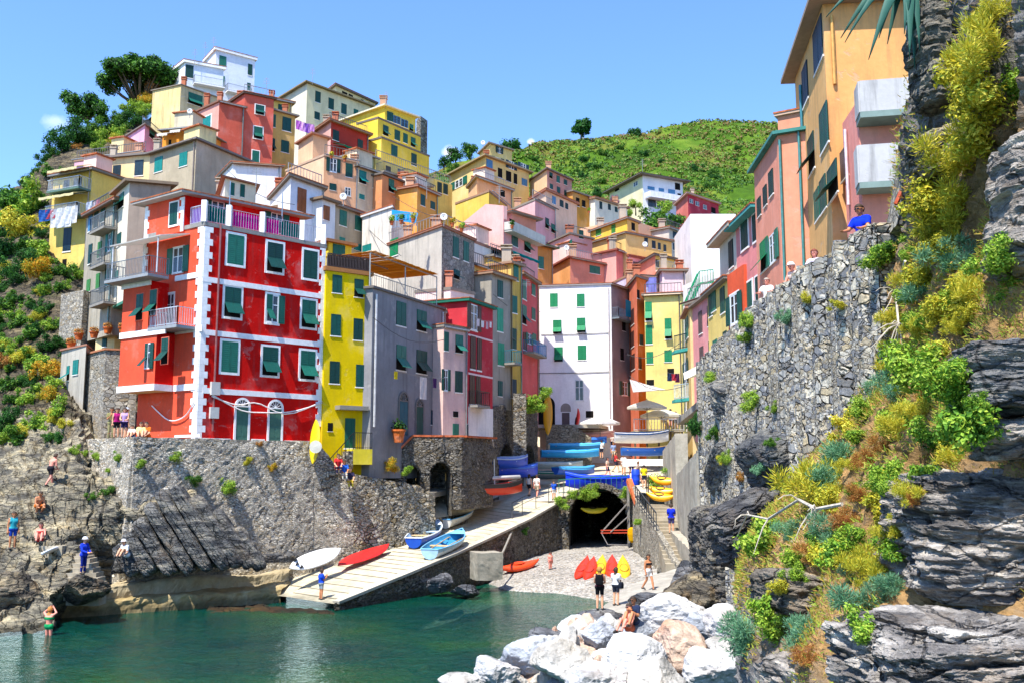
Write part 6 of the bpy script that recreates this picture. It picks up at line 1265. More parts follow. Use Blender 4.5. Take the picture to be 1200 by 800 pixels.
# ================================================================== vegetation
from mathutils.bvhtree import BVHTree
def bvh_of(names):
    vs, fs = [], []
    for o in bpy.data.objects:
        if o.type == 'MESH' and o.name.split('.')[0] in names:
            mw = Matrix.LocRotScale(o.location, o.rotation_euler, o.scale)
            if o.parent: mw = Matrix.LocRotScale(o.parent.location, o.parent.rotation_euler, o.parent.scale) @ mw
            k = len(vs); vs += [mw @ v.co for v in o.data.vertices]; fs += [tuple(i+k for i in p.vertices) for p in o.data.polygons]
    return BVHTree.FromPolygons(vs, fs)
def hit(bvh, px, py, default=40):
    d = ray(px, py).normalized(); r = bvh.ray_cast(Vector((0, 0, CAMZ)), d, 500)
    if r[0] is None: return P(px, py, default), Vector((0, -1, 0))
    n = r[1]
    return r[0], (n if n.dot(d) < 0 else -n)
BG = bvh_of({'hillside', 'rock', 'stone_wall', 'cliff', 'masonry', 'shore_rock'})
def leaf_cloud(seed, blobs, n, size, aspect=2.0, shape='round', up=.25):
    rnd = random.Random(seed); V, F = [], []
    tot = sum(b[3]*b[3]*b[4] for b in blobs)
    for bx, by, bz, br, bh in blobs:
        k = int(n*br*br*bh/tot)
        for _ in range(k):
            d = Vector((rnd.gauss(0, 1), rnd.gauss(0, 1), rnd.gauss(0, 1))).normalized(); rr = br*(rnd.random()**.42)*rnd.uniform(.75, 1.3)
            c = Vector((bx+d.x*rr, by+d.y*rr, bz+d.z*rr*bh/ max(br, 1e-6)*1.0 if bh != 1 else bz+d.z*rr))
            nr = (d+Vector((rnd.gauss(0, .5), rnd.gauss(0, .5), rnd.gauss(0, .5)+up))).normalized()
            t = nr.cross(Vector((rnd.gauss(0, 1), rnd.gauss(0, 1), rnd.gauss(0, 1)))).normalized(); b = nr.cross(t); s = size*rnd.uniform(.6, 1.3)
            if shape == 'spike': t = (d+Vector((0, 0, .5))+Vector((rnd.gauss(0, .35), rnd.gauss(0, .35), rnd.gauss(0, .35)))).normalized(); b = t.cross(nr).normalized()
            o = len(V); h = s*aspect/2; w_ = s/2
            V += [c-t*h, c+b*w_+nr*.08*s, c+t*h-nr*.25*s, c-b*w_+nr*.08*s]; F.append((o, o+1, o+2, o+3))
    return V, F
def leaf_mesh_data(name, V, F, mat):
    me = bpy.data.meshes.new(name); me.from_pydata([tuple(v) for v in V], [], F); me.materials.append(mat); return me
FM = {'G': foliage(('#3a6420', '#5f8e28', '#8ab034', '#b4c848', '#74923a')), 'Y': foliage(('#7f8424', '#b0a828', '#d6c43a', '#9cb03a', '#e8d858')), 'B': foliage(('#3a6a4e', '#5a8f68', '#86b08a', '#6fa070')), 'O': foliage(('#8a4a20', '#b0703a', '#c89a50', '#7a6a2a')), 'D': foliage(('#142e14', '#1f4a1c', '#2f6424', '#47802c')), 'K': foliage(('#1c3a14', '#2d5a1c', '#4a7a22', '#6f962c')), 'F': foliage(('#b0721a', '#d89a20', '#c8b030', '#6f8a2a')), 'N': foliage(('#15300f', '#27501a', '#3f7020', '#5f8f2a'), .2), 'P': foliage(('#8a1f6a', '#b02a8a', '#6a1f5a', '#4a6a2a'))}
def plant_mesh(kind, seed, var):
    rnd = random.Random(seed*13+7); bl = []
    for _ in range(11): bl.append((rnd.uniform(-.95, .95), rnd.uniform(-.7, .7), rnd.uniform(-.6, .7), rnd.uniform(.22, .5), 1))
    bl.append((0, 0, 0, .5, 1))
    if var == 0: V, F = leaf_cloud(seed, bl, 2600, .075, 2.2)
    elif var == 1: V, F = leaf_cloud(seed, bl, 3000, .035, 7.0, 'spike')
    else: V, F = leaf_cloud(seed, bl, 1300, .125, 1.7)
    return leaf_mesh_data('plant', V, F, FM[kind])
_PM = {}
def plant(p, n, r, kind, label, group, cat='shrub', var=0, name='shrub', flat=1.0, lift=.35):
    sd = random.randrange(3); key = (kind, sd, var)
    if key not in _PM: _PM[key] = plant_mesh(kind, sd+ord(kind), var)
    o = bpy.data.objects.new(name, _PM[key]); COL.objects.link(o); o.location = p+n*r*lift; o.rotation_euler = (random.uniform(-.3, .3), random.uniform(-.3, .3), random.uniform(0, 6.28)); o.scale = (r*random.uniform(.9, 1.2), r*random.uniform(.85, 1.1), r*random.uniform(.8, 1.05)*flat)
    return tag(o, label, cat, group)
TXT = {'G': 'green leafy', 'Y': 'yellow flowering', 'B': 'blue green feathery', 'O': 'dry orange brown', 'D': 'dark green', 'K': 'mid green', 'F': 'golden flowering', 'P': 'purple flowering'}
rh = [(1160, 60, 34, 'Y'), (1150, 105, 38, 'Y'), (1168, 20, 26, 'Y'), (1152, 150, 34, 'Y'), (1135, 195, 36, 'Y'), (1105, 232, 34, 'Y'), (1128, 262, 30, 'Y'), (1178, 290, 26, 'G'), (1190, 90, 22, 'G'), (1100, 280, 24, 'Y'),
 (1120, 300, 24, 'B'), (1090, 330, 22, 'Y'), (1150, 335, 24, 'Y'), (1180, 330, 26, 'G'), (1052, 372, 16, 'Y'), (1125, 365, 26, 'Y'), (1075, 410, 28, 'G'), (1100, 430, 30, 'G'), (1128, 455, 30, 'G'), (1060, 450, 20, 'B'), (1150, 500, 30, 'G'), (1118, 480, 28, 'G'), (1022, 478, 18, 'G'), (1000, 500, 20, 'Y'), (1062, 495, 22, 'G'), (1095, 515, 24, 'K'), (1130, 530, 22, 'Y'), (985, 548, 30, 'B'), (962, 588, 32, 'Y'), (975, 570, 22, 'B'), (1020, 545, 20, 'O'), (1045, 560, 22, 'G'), (1085, 555, 20, 'G'), (1030, 600, 22, 'Y'), (1000, 610, 20, 'O'), (905, 640, 24, 'G'), (930, 625, 16, 'B'), (958, 655, 22, 'O'), (985, 655, 20, 'G'), (1005, 640, 18, 'G'), (1040, 640, 14, 'Y'), (900, 712, 18, 'G'), (882, 748, 26, 'B'), (915, 742, 22, 'G'), (942, 742, 20, 'B'), (950, 772, 22, 'O'), (1022, 712, 24, 'B'), (1008, 735, 18, 'G'), (1040, 690, 14, 'B'), (1075, 590, 18, 'O'), (1015, 585, 18, 'O'), (1040, 520, 18, 'O'), (970, 640, 16, 'K'), (1085, 470, 20, 'O'), (1045, 415, 16, 'Y')]
rnd = random.Random(31)
for _ in range(46):
    y = rnd.uniform(290, 690); xl_ = 1062 if y < 400 else 1062-(y-400)*.62 if y < 640 else 905; x = rnd.uniform(xl_, min(xl_+130, 1150)); rh.append((x, y, rnd.uniform(10, 20), rnd.choice('GGGYYYYB')))
rh = [(x, y, r*(.7 if k == 'O' else 1), k) for x, y, r, k in rh]
for i, (x, y, r, k) in enumerate(rh):
    p, n = hit(BG, x, y, 14); R_ = r*pxm(p.y); v = {'B': 1, 'G': (0, 0, 2)[i % 3], 'Y': (1, 0)[i % 2], 'O': 1}.get(k, 0)
    plant(p, n, R_*1.2, k, TXT[k]+' bush on the rocky slope right of the rubble wall', TXT[k]+' bushes on the right slope', var=v)
wp = [(882, 372, 12, 'G'), (878, 396, 9, 'G'), (925, 372, 10, 'B'), (952, 351, 9, 'Y'), (988, 358, 11, 'Y'), (1030, 303, 20, 'G'), (1045, 290, 14, 'K'), (888, 470, 14, 'G'), (911, 476, 8, 'G'), (842, 505, 10, 'K'), (838, 440, 9, 'G'), (856, 535, 9, 'G'), (845, 538, 6, 'Y'), (893, 545, 9, 'B'), (905, 520, 8, 'K'), (820, 500, 12, 'D'), (872, 560, 8, 'O')]
for x, y, r, k in wp:
    p, n = hit(BG, x, y, 32); plant(p, n, r*pxm(p.y)*1.1, k, TXT[k]+' tuft growing out of the tall rubble wall', TXT[k]+' tufts on the rubble wall', 'plant', name='wall_plant')
bp = [(205, 535, 8, 'G'), (265, 568, 10, 'G'), (164, 544, 6, 'G'), (116, 535, 5, 'G'), (113, 532, 5, 'G'), (97, 532, 5, 'G'), (140, 534, 6, 'G'), (125, 578, 8, 'K'), (108, 581, 6, 'K'), (290, 540, 6, 'Y'), (225, 563, 7, 'K'), (88, 528, 6, 'G'), (129, 550, 4, 'G'), (318, 548, 5, 'F'), (303, 520, 4, 'O'), (150, 440, 7, 'G'), (140, 436, 5, 'K')]
for x, y, r, k in bp:
    p, n = hit(BG, x, y, 47); plant(p, n, r*pxm(p.y)*1.1, k, TXT[k]+' tuft growing from the bastion wall', TXT[k]+' tufts on the bastion wall', 'plant', name='wall_plant')
for x, y, Y, r, k, l in [(622, 474, 77, 15, 'G', 'bright green bush on top of the vault wall'), (640, 462, 80, 9, 'G', 'small bright bush above the arched boat store'), (457, 548, 60, 9, 'F', 'golden flowering bush at the terracotta coping'), (478, 552, 60, 6, 'G', 'green bush before the arcade vault'), (657, 590, 69.5, 9, 'G', 'ivy tuft left of the tunnel mouth'), (672, 579, 69.6, 8, 'G', 'green weeds over the tunnel arch'), (694, 577, 69.6, 11, 'G', 'bright green weeds at the crown of the tunnel arch'), (733, 578, 69, 9, 'G', 'green weeds right of the tunnel arch'), (615, 622, 65.5, 5, 'K', 'small tuft in the ramp wall'), (770, 562, 70, 12, 'G', 'green bush behind the yellow kayak rack'), (535, 583, 66, 7, 'K', 'weeds at the foot of the arcade wall'), (650, 525, 92, 7, 'G', 'potted green bush beside the white house steps'), (748, 612, 63, 5, 'G', 'weed tuft on the stair parapet'), (818, 498, 50, 12, 'D', 'dark round bush beside the concrete wall end'), (985, 10, 33, 1, 'G', None)]:
    if l: p = P(x, y, Y); plant(p, Vector((0, -1, .3)), r*pxm(Y)*1.1, k, l, None, 'bush', name='bush')
lp = [(15, 245, 22, 'K'), (40, 245, 24, 'G'), (28, 275, 22, 'Y'), (8, 298, 22, 'D'), (58, 262, 12, 'G'), (50, 322, 16, 'F'), (20, 325, 16, 'Y'), (72, 322, 14, 'F'), (90, 325, 9, 'G'), (60, 410, 14, 'F'), (44, 426, 16, 'G'), (60, 440, 16, 'F'), (58, 468, 12, 'F'), (65, 452, 12, 'G'), (30, 420, 12, 'Y'), (30, 470, 12, 'G'), (12, 492, 14, 'Y'), (45, 498, 14, 'G'), (70, 482, 12, 'G'), (8, 430, 12, 'O'), (12, 455, 10, 'K'), (50, 345, 8, 'D'), (25, 380, 12, 'K'), (60, 385, 10, 'G'), (10, 360, 12, 'K'), (40, 395, 12, 'Y'), (5, 340, 10, 'D'), (75, 500, 9, 'Y'), (20, 515, 12, 'O'), (38, 225, 12, 'K'), (60, 205, 12, 'K'), (48, 300, 14, 'G'), (8, 270, 18, 'G'), (30, 305, 12, 'F'), (12, 405, 10, 'G'), (48, 370, 9, 'K'), (35, 450, 10, 'F'), (5, 515, 10, 'G'), (60, 515, 8, 'K')]
rnd = random.Random(12)
for _ in range(70):
    y = rnd.uniform(225, 520); x = rnd.uniform(-5, 62 if y < 320 else 78); lp.append((x, y, rnd.uniform(5, 10), rnd.choice('KKDDDKYG')))
for x, y, r, k in lp:
    if k in 'YFO' and rnd.random() < .5: k = rnd.choice('KDK')
    p, n = hit(BG, x, y, 70); plant(p, (n+Vector((0, 0, .5))).normalized(), r*pxm(p.y)*1.15, k, TXT[k]+' bush clinging to the left cliff', TXT[k]+' bushes on the left cliff', var=(0, 2)[k in 'GK'])
rg = [(73, 165, 15, 'D', 110), (85, 158, 16, 'D', 113), (98, 160, 12, 'K', 114), (55, 185, 10, 'D', 108), (52, 198, 9, 'K', 107), (62, 180, 8, 'K', 109), (110, 150, 12, 'K', 117), (120, 160, 14, 'G', 117), (132, 148, 14, 'K', 119), (142, 138, 12, 'K', 121), (150, 132, 10, 'G', 122), (165, 128, 11, 'G', 122), (172, 118, 9, 'F', 122), (172, 130, 9, 'G', 120), (135, 165, 9, 'Y', 114), (140, 158, 10, 'G', 116), (158, 140, 10, 'D', 120), (42, 205, 9, 'K', 106), (30, 214, 8, 'D', 105), (105, 170, 8, 'K', 114), (118, 172, 8, 'G', 112), (88, 175, 8, 'O', 112), (182, 100, 8, 'O', 124)]
for x, y, r, k, Y in rg:
    p = P(x, y, Y); plant(p, Vector((0, 0, 0)), r*pxm(Y)*1.2, k, TXT[k]+' shrub on the ridge below the umbrella pine', TXT[k]+' shrubs on the pine ridge', var=0)
# trees
def tree(label, base, blobs, leafn, size, kind, trunk_r, limbs=True, cat='tree', group=None, name='tree', aspect=2.0, shape='round'):
    root = empty(name, base, label, cat, group); m = MB(); top = Vector((0, 0, 0))
    cs = [Vector(b[:3]) for b in blobs]; cz = min(c.z for c in cs)
    ctr = sum(cs, Vector())/len(cs); fork = Vector((ctr.x*.5, ctr.y*.5, cz*.62))
    m.tube([Vector((0, 0, -.8)), Vector((ctr.x*.15, 0, fork.z*.5)), fork], [trunk_r*1.25, trunk_r, trunk_r*.8], 9)
    for c in cs[::2] if limbs else []:
        mid = fork.lerp(c, .5)+Vector((0, 0, -.06*abs(c.z-fork.z))); m.tube([fork, mid, c], [trunk_r*.5, trunk_r*.35, trunk_r*.12], 6)
    m.build('trunk', bark(), root, None, True)
    V, F = leaf_cloud(hash(label) % 999 if False else len(label), blobs, leafn, size, aspect, shape)
    me = leaf_mesh_data('crown', V, F, FM[kind]); inst(me, 'crown', root); return root
rnd = random.Random(3); s = pxm(126); bl = []
for _ in range(64):
    a = rnd.uniform(0, 6.28); r = math.sqrt(rnd.random()); x = 5.0*r*math.cos(a); y = 4.0*r*math.sin(a)
    z = 7.2+3.4*(1-r*r)*rnd.uniform(.3, 1)-(.7 if x < -2.5 else 0)+rnd.uniform(-.8, .3); bl.append((x, y, z, rnd.uniform(.9, 1.45), .8))
bl += [(-4.6, 0, 6.6, 1.0, .8), (-4.9, .5, 7.4, 1.0, .8), (4.5, 0, 6.9, 1.1, .8), (3.2, -1, 6.4, 1.0, .7), (-.5, 0, 5.2, .8, .9), (-.8, .2, 3.8, .7, .9)]
b0 = P(160, 143, 124); tree('tall umbrella pine with a wide flat crown on the left ridge', b0, [(b[0], b[1], b[2]*.86-.2, b[3], b[4]) for b in bl], 20000, .24, 'N', .34, name='pine_tree', aspect=2.2)
bl = [(rnd.uniform(-2.6, 2.2), rnd.uniform(-1.5, 1.5), rnd.uniform(3, 5.6), rnd.uniform(.6, 1.0), .8) for _ in range(16)]
tree('smaller leaning pine left of the umbrella pine', P(104, 160, 119), [(b[0]-.4*(b[2]-3), b[1], b[2]*.95, b[3], b[4]) for b in bl], 6000, .2, 'N', .16, name='pine_tree')
bl = [(rnd.uniform(-2.6, 2.6), rnd.uniform(-2, 2), rnd.uniform(2.5, 6.5), rnd.uniform(1.2, 1.8), 1) for _ in range(12)]
tree('lone dark tree standing on the skyline of the green hill', P(681, 162, 340), bl, 1800, .7, 'D', .3)
for i, (x, y, Y, r, l) in enumerate([(520, 190, 300, 9, 'dark tree behind the pale yellow ridge house'), (552, 178, 322, 12, 'dark tree left of the white cloud on the skyline'), (598, 176, 330, 16, 'broad tree on the skyline behind the ridge house'), (643, 172, 340, 7, 'small tree on the skyline left of the lone dark tree'), (535, 182, 130, 12, 'leafy tree below the white cloud'), (532, 198, 128, 9, 'bright bush tree beside the yellow ridge house'), (742, 158, 350, 9, 'thin blue tinted tree on the hill skyline')]):
    s = pxm(Y); R_ = r*s; bl = [(rnd.uniform(-.7, .7)*R_, rnd.uniform(-.6, .6)*R_, R_*rnd.uniform(.6, 1.7), R_*rnd.uniform(.35, .55), 1) for _ in range(9)]
    tree(l, P(x, y+r, Y), bl, 1100, R_*.12, 'DK'[i % 2], R_*.09)
for i, (x, y, Y, r, k, l) in enumerate([(768, 258, 142, 22, 'K', 'round leafy tree in front of the white villa'), (792, 262, 140, 18, 'K', 'leafy tree below the crimson house'), (778, 245, 143, 12, 'G', 'light green tree top between villa and crimson house'), (745, 238, 146, 9, 'G', 'small bush tree at the villa terrace'), (720, 235, 150, 7, 'P', 'purple bougainvillea beside the villa'), (735, 250, 144, 8, 'G', 'green bush under the villa'), (700, 226, 160, 8, 'D', 'dark bush left of the villa'), (1, 1, 1, 1, 'K', None)]):
    if not l: continue
    s = pxm(Y); R_ = r*s; bl = [(rnd.uniform(-.6, .6)*R_, rnd.uniform(-.5, .5)*R_, R_*rnd.uniform(.5, 1.5), R_*rnd.uniform(.35, .5), 1) for _ in range(9)]
    tree(l, P(x, y+r, Y), bl, 1400, R_*.10, k, R_*.08)
HB = bvh_of({'hill'}); rnd = random.Random(17)
for i in range(22):
    x, y = rnd.uniform(610, 885), rnd.uniform(172, 232)
    p, n = hit(HB, x, y, 300); R_ = rnd.uniform(4, 8)*pxm(p.y); bl = [(rnd.uniform(-.9, .9)*R_, rnd.uniform(-.6, .6)*R_, R_*rnd.uniform(.3, .9), R_*rnd.uniform(.35, .55), 1) for _ in range(8)]
    tree('dark green tree among the scrub of the far hill', p, bl, 700, R_*.13, 'DK'[i % 2], R_*.07, group='trees on the far hill')
# scrub covering the hill (one mass)
rnd = random.Random(9); V, F = [], []
for k in range(15000):
    i = rnd.randrange(2, 86); j = rnd.randrange(2, 148); a = HV[i*150+j]; b = HV[(i+1)*150+j+1]; t = rnd.random(); p = a*(1-t)+b*t
    r = rnd.uniform(.5, 1.5)*max(.6, p[1]/300)
    if MN.noise(Vector((p[0]*.025, p[1]*.025, 5))) < -.42: continue
    for q in range(13):
        d = Vector((rnd.gauss(0, 1), rnd.gauss(0, 1), abs(rnd.gauss(0, .8)))).normalized(); c = Vector(p)+d*r*.75; nr = (d+Vector((rnd.gauss(0, .4), rnd.gauss(0, .4), .2))).normalized(); t_ = nr.cross(Vector((rnd.gauss(0, 1), rnd.gauss(0, 1), 0.1))).normalized(); b_ = nr.cross(t_); s = r*rnd.uniform(.2, .38); o = len(V)
        V += [c-t_*s, c+b_*s*.8, c+t_*s, c-b_*s*.8]; F.append((o, o+1, o+2, o+3))
HF = foliage(('#1d3c12', '#2e5418', '#44701e', '#5f8628', '#6f7c30', '#7a5f38'), .2, 1.0, .022, 1.5)
me = leaf_mesh_data('scrub', V, F, HF); inst(me, 'scrub', None)['kind'] = 'stuff'
# low growth on the right slope and dry stems
V, F = [], []
hv = [o for o in bpy.data.objects if o.name == 'hillside'][0].data; hvv = hv.vertices; pol = hv.polygons
for k in range(120000):
    f = pol[rnd.randrange(len(pol))]; c = Vector(f.center); 
    if c.z > 10.4 and rnd.random() < .7 or c.z < 3.2: continue
    if MN.noise(c*.9) < -.05: continue
    n = f.normal if f.normal.y < 0 or f.normal.z > 0 else -f.normal
    d = (n+Vector((rnd.gauss(0, .6), rnd.gauss(0, .6), rnd.gauss(0, .5)+.3))).normalized(); t_ = d.cross(Vector((rnd.gauss(0, 1), rnd.gauss(0, 1), rnd.gauss(0, 1)))).normalized(); L = rnd.uniform(.05, .15); w_ = rnd.uniform(.006, .018); k_ = min(1, c.y/22); L *= k_; w_ *= k_; c = c+n*rnd.uniform(0, .14)+t_*rnd.uniform(-.1, .1); o = len(V)
    V += [c-t_*w_, c+t_*w_, c+d*L+t_*w_*.4, c+d*L-t_*w_*.4]; F.append((o, o+1, o+2, o+3))
me = leaf_mesh_data('ground_cover', V, F, foliage(('#5f7a24', '#8a9c34', '#b09a44', '#b8864a', '#7aa834', '#b4b848'), .3, 1, 1.2, 1.3)); inst(me, 'ground_cover', None)['kind'] = 'stuff'
def twig(label, pts, r, n=3):
    m = MB(); rn = random.Random(len(label)); pts = [Vector(p) for p in pts]; m.tube(pts, [r*(1-.6*i/len(pts)) for i in range(len(pts))], 6)
    for k in range(n):
        i = rn.randrange(1, len(pts)-1); a = pts[i]; d = Vector((rn.uniform(-1, .3), rn.uniform(-.3, .1), rn.uniform(-1, .2)))*.5; m.tube([a, a+d*.5+Vector((0, 0, .05)), a+d, a+d*1.4+Vector((rn.uniform(-.1, .1), 0, -.1))], [r*.55, r*.45, r*.3, r*.15], 5)
    tag(m.build('dead_branch', bark('#c9bfae'), None, pts[0]), label, 'branch')
h_ = lambda x, y, o: (lambda q: q[0]+q[1]*o)(hit(BG, x, y, 17))
twig('bleached dead branch lying across the lower slope', [h_(1000, 590, .2), h_(975, 605, .35), h_(945, 612, .45), h_(925, 618, .5), h_(900, 622, .6), h_(880, 640, .5)], .035, 9)
twig('tangle of dry dark stems hanging at the wall end', [h_(1070, 310, .2), h_(1062, 345, .25), h_(1068, 380, .25), h_(1060, 400, .2)], .03, 14)
# agave hanging over the top edge
ag = empty('agave_plant', P(1062, -22, 15.4), 'dark spiky agave hanging over the top of the cliff', 'agave'); s = pxm(15.4); A0 = P(1062, -22, 15.4)
for i, (x, y, dY, w_) in enumerate([(968, 20, -.2, .10), (985, 45, .1, .1), (990, 50, -.1, .08), (1018, 70, -.3, .11), (1040, 52, .1, .1), (1060, 40, -.35, .12), (1072, 80, -.1, .12), (1078, 60, -.3, .1), (1000, -60, 0, .1), (1040, -90, .2, .11), (1080, -80, 0, .12), (1120, -50, -.2, .12), (1030, 45, -.2, .1), (1066, 70, -.4, .11)]):
    t = P(x, y, 15.4+dY)-A0; m = MB(); rows = []
    for k in range(9):
        f = k/8; c = t*f+Vector((0, -.12*math.sin(f*3.1), .28*math.sin(f*math.pi)*(1 if t.z < 0 else .2))); d = t.normalized(); sd = d.cross(Vector((0, -1, .2))).normalized(); ww = w_*(.65+.6*f if f < .35 else .86*(1-f)/.65+.005); up = sd.cross(d)
        rows.append([c-sd*ww, c-up*ww*.35, c+sd*ww])
    m.grid(rows); lo = m.build('leaf', foliage(('#16302a', '#2a5a4e', '#4a7a6a'), .1), ag, None, True); lo.modifiers.new('s', 'SOLIDIFY').thickness = .015
# ================================================================== boats and gear
GB = bvh_of({'ramp', 'street', 'quay', 'beach', 'path', 'ledge', 'stone_steps', 'terrace', 'cliff', 'shore_rock', 'rock', 'boulder'})
def ground(px, py, default=60): return hit(GB, px, py, default)
def boat_shell(L, B, D, inset=0.0, n=17, transom=.62):
    rows = []
    for i in range(n):
        t = -1+2*i/(n-1); x = t*L/2
        b = B/2*(max(0, 1-max(0, (t+.1)/1.1)**2.4) if t > -.1 else 1-(1-transom)*((-t-.1)/.9)**2)
        b = max(b-inset, .012); zk = .28*D*max(0, t)**3+.05*D*max(0, -t)**2+inset; zs = D*(1+.38*max(0, t)**2+.10*max(0, -t)**2)
        pr = []
        for k in range(-4, 5):
            f = abs(k)/4; y = b*math.sin(f*math.pi/2)**.8*(1 if k > 0 else -1 if k < 0 else 0); z = zk+(zs-zk)*(1-math.cos(f*math.pi/2))**.9 if f < 1 else zs
            pr.append((x*(1-inset/L), y, z))
        rows.append(pr)
    return rows
def boat(label, pos, heading, L, B, D, hull='#1f5fc0', inside='#8fb8d8', trim='#e8e6e0', tilt=(0, 0), cover=None, group=None, flip=False, mast=False, keel='#2a3a5a', stripe=None, oars=False, n=(0, 0, 1)):
    root = empty('rowing_boat', pos, label, 'boat', group); root.rotation_euler = (tilt[0]+(math.pi if flip else 0), tilt[1], heading)
    if flip: root.location.z += D*1.25
    o = boat_shell(L, B, D); m = MB(); m.grid(o); m.add(o[0], [tuple(range(9))])
    if stripe: m.m = [1 if (j % 8) in (0, 7) else 0 for j in range(len(m.m))]
    m.build('hull', [paint(hull, .4, 1, .12), paint(stripe or hull, .4)], root, None, True)
    i_ = boat_shell(L-.08, B, D-.004, .05); m = MB(); m.grid(i_); m.add(i_[0], [tuple(range(9))]); m.build('interior', paint(inside, .6), root, None, True)
    g = MB()
    for s in (0, 8): g.tube([r[s] for r in o], .035, 6)
    g.tube([o[0][0], o[0][8]], .035, 6); g.build('gunwale', paint(trim, .5), root)
    for t in (-.72, -.25, .25):
        r = o[int((t+1)/2*16)]; th = MB(); b = abs(r[0][1])*.93; th.box(r[0][0]-.13, r[0][0]+.13, -b, b, D*.68, D*.68+.035); th.build('thwart', paint('#c9a878' if t < 0 else inside, .6), root)
    dk = MB(); dk.add([o[13][0], o[14][0], o[15][0], o[16][4], o[15][8], o[14][8], o[13][8]], [(0, 1, 2, 3, 4, 5, 6)]); dk.build('foredeck', paint(trim, .5), root)
    if cover:
        c = MB(); rows = []
        for i in range(17):
            r = o[i]; a = Vector(r[0]); b = Vector(r[8]); rows.append([a+Vector((0, -.05, -.14))]+[a.lerp(b, k/6)+Vector((0, 0, .04+.12*math.sin(math.pi*k/6)*(1-abs(i-8)/11)+.02*math.sin(i*2.1+k))) for k in range(7)]+[b+Vector((0, .05, -.14))])
        c.grid(rows); c.build('tarpaulin', cloth(cover, 1, .1), root, None, True)
    if mast:
        t = MB(); t.tube([(-L*.5, .1, D*1.5), (L*.46, 0, D*1.55)], .14, 8); t.build('furled_sail', cloth('#ece8e0'), root, None, True)
        t = MB(); t.tube([(0, 0, D*.3), (0, 0, D*3.2)], .035, 6); t.build('mast', paint('#d8d2c8', .5), root)
    if oars:
        for s in (-1, 1):
            t = MB(); t.tube([(-L*.35, s*B*.2, D*.75), (L*.3, s*B*.28, D*.8)], .025, 6); t.box(L*.3, L*.42, s*B*.28-.07, s*B*.28+.07, D*.79, D*.81); t.build('oar', paint('#caa46c', .5), root)
    return root
def rampdir(i): a = (rr_[i+1][0]+rr_[i+1][3])/2-(rr_[i][0]+rr_[i][3])/2; return math.atan2(a.y, a.x), math.atan2(a.z, math.hypot(a.x, a.y))
hd, pit = rampdir(2)
def on(px, py, dz=.02, d=60): p, n = ground(px, py, d); return p+Vector((0, 0, dz))
boat('deep blue rowing boat with white gunwale lying on the ramp nearest the rubble wall', on(500, 633), hd+.18, 4.4, 1.7, .6, '#1550b8', '#b8d0e4', '#dfe8ee', (0, -pit), group='rowing boats on the ramp')
boat('white rowing boat with pale blue inside, highest of the three on the ramp', on(538, 611), hd+.10, 4.6, 1.6, .58, '#e6e4dc', '#4f9fd8', '#5aa8de', (0, -pit), group='rowing boats on the ramp')
boat('white and sky blue rowing boat on the outer side of the ramp', on(524, 645), hd+.08, 4.6, 1.75, .58, '#dfe6ea', '#3f8fb8', '#7ab8dc', (0, -pit), group='rowing boats on the ramp', stripe='#9fc4dc', oars=True)
boat('red and black sailing dinghy with furled white sail beside the arcade wall', P(580, 580, 66.2), .5, 4.2, 1.6, .75, '#d0381c', '#c83a22', '#2f2a2a', (0, -.03), mast=True, stripe='#3a3436')
boat('cobalt blue boat with a pale tarp behind the red dinghy', P(604, 559, 76), .6, 4.2, 1.7, .8, '#1440c8', '#9fb8d8', '#2a5ad8', cover='#5f86d0')
boat('blue boat stored at the vault wall behind the cobalt one', P(592, 549, 74.8), .55, 4.0, 1.6, .8, '#1c4ac0', '#9fb8d8', '#3a6ad0', cover='#bcc8d8')
zs_ = lambda px, py, Y: P(px, py, Y)
boat('sky blue long rowing boat in front of the boat stack', zs_(668, 536, 84), .12, 5.0, 1.7, .55, '#2f9fe0', '#4fb4ea', '#7acaf0', cover='#3fa8e4', group='boats stored on the square')
boat('turquoise blue boat second in the stack on the square', zs_(676, 527, 88), .1, 5.0, 1.7, .5, '#1f86d0', '#4fa4da', '#6ac0ea', cover='#5ab8ea', group='boats stored on the square')
boat('royal blue boat third in the stack on the square', zs_(680, 520, 92), .1, 5.0, 1.7, .5, '#1f5fd0', '#4fa4da', '#5a9aea', cover='#3a7ae0', group='boats stored on the square')
boat('dusty pink boat at the back of the stack under the white house', zs_(688, 513, 94), .05, 5.4, 1.7, .5, '#d89a9a', '#e0b0ac', '#efd0c8', cover='#d8a8a8', group='boats stored on the square')
boat('boat under a dark green tarpaulin near the strolling people', zs_(652, 561, 80), .35, 4.4, 1.6, .55, '#3a4a5a', '#6a7a7a', '#8a9a9a', cover='#1f5a4e', group='boats stored on the square')
boat('pale grey boat with light canopy behind the green covered one', zs_(655, 549, 84), .2, 4.2, 1.6, .5, '#a8b4b8', '#6a7a7a', '#c8d0d0', cover='#c0c8c4', group='boats stored on the square')
boat('blue boat with sky blue cover between the green covered one and the railing', zs_(674, 556, 80), .6, 4.0, 1.6, .55, '#1f4fb0', '#6aa0d0', '#3f8fc8', cover='#4aa0d0', group='boats stored on the square')
boat('big ultramarine blue boat with raised bow along the tunnel parapet', zs_(700, 573, 72), math.pi+.03, 4.6, 1.5, .9, '#1438d0', '#2a4ad8', '#2f5ae0', cover='#1c44d8')
boat('small blue boat with wooden rim beside the restaurant terrace', zs_(757, 534, 78), .05, 3.9, 1.5, .65, '#2f6ac0', '#c0a070', '#a8865a')
boat('white upturned boat hull lying right of the street', zs_(765, 547, 76), .04, 4.6, 1.7, .5, '#eeece6', '#d8d4ca', '#d8d4ca', flip=True)
boat('white boat with navy tarpaulin on a trailer below the umbrellas', zs_(752, 519, 84), .0, 4.6, 1.7, .8, '#ecebe8', '#c8ccd0', '#e0e0e0', cover='#24406a')
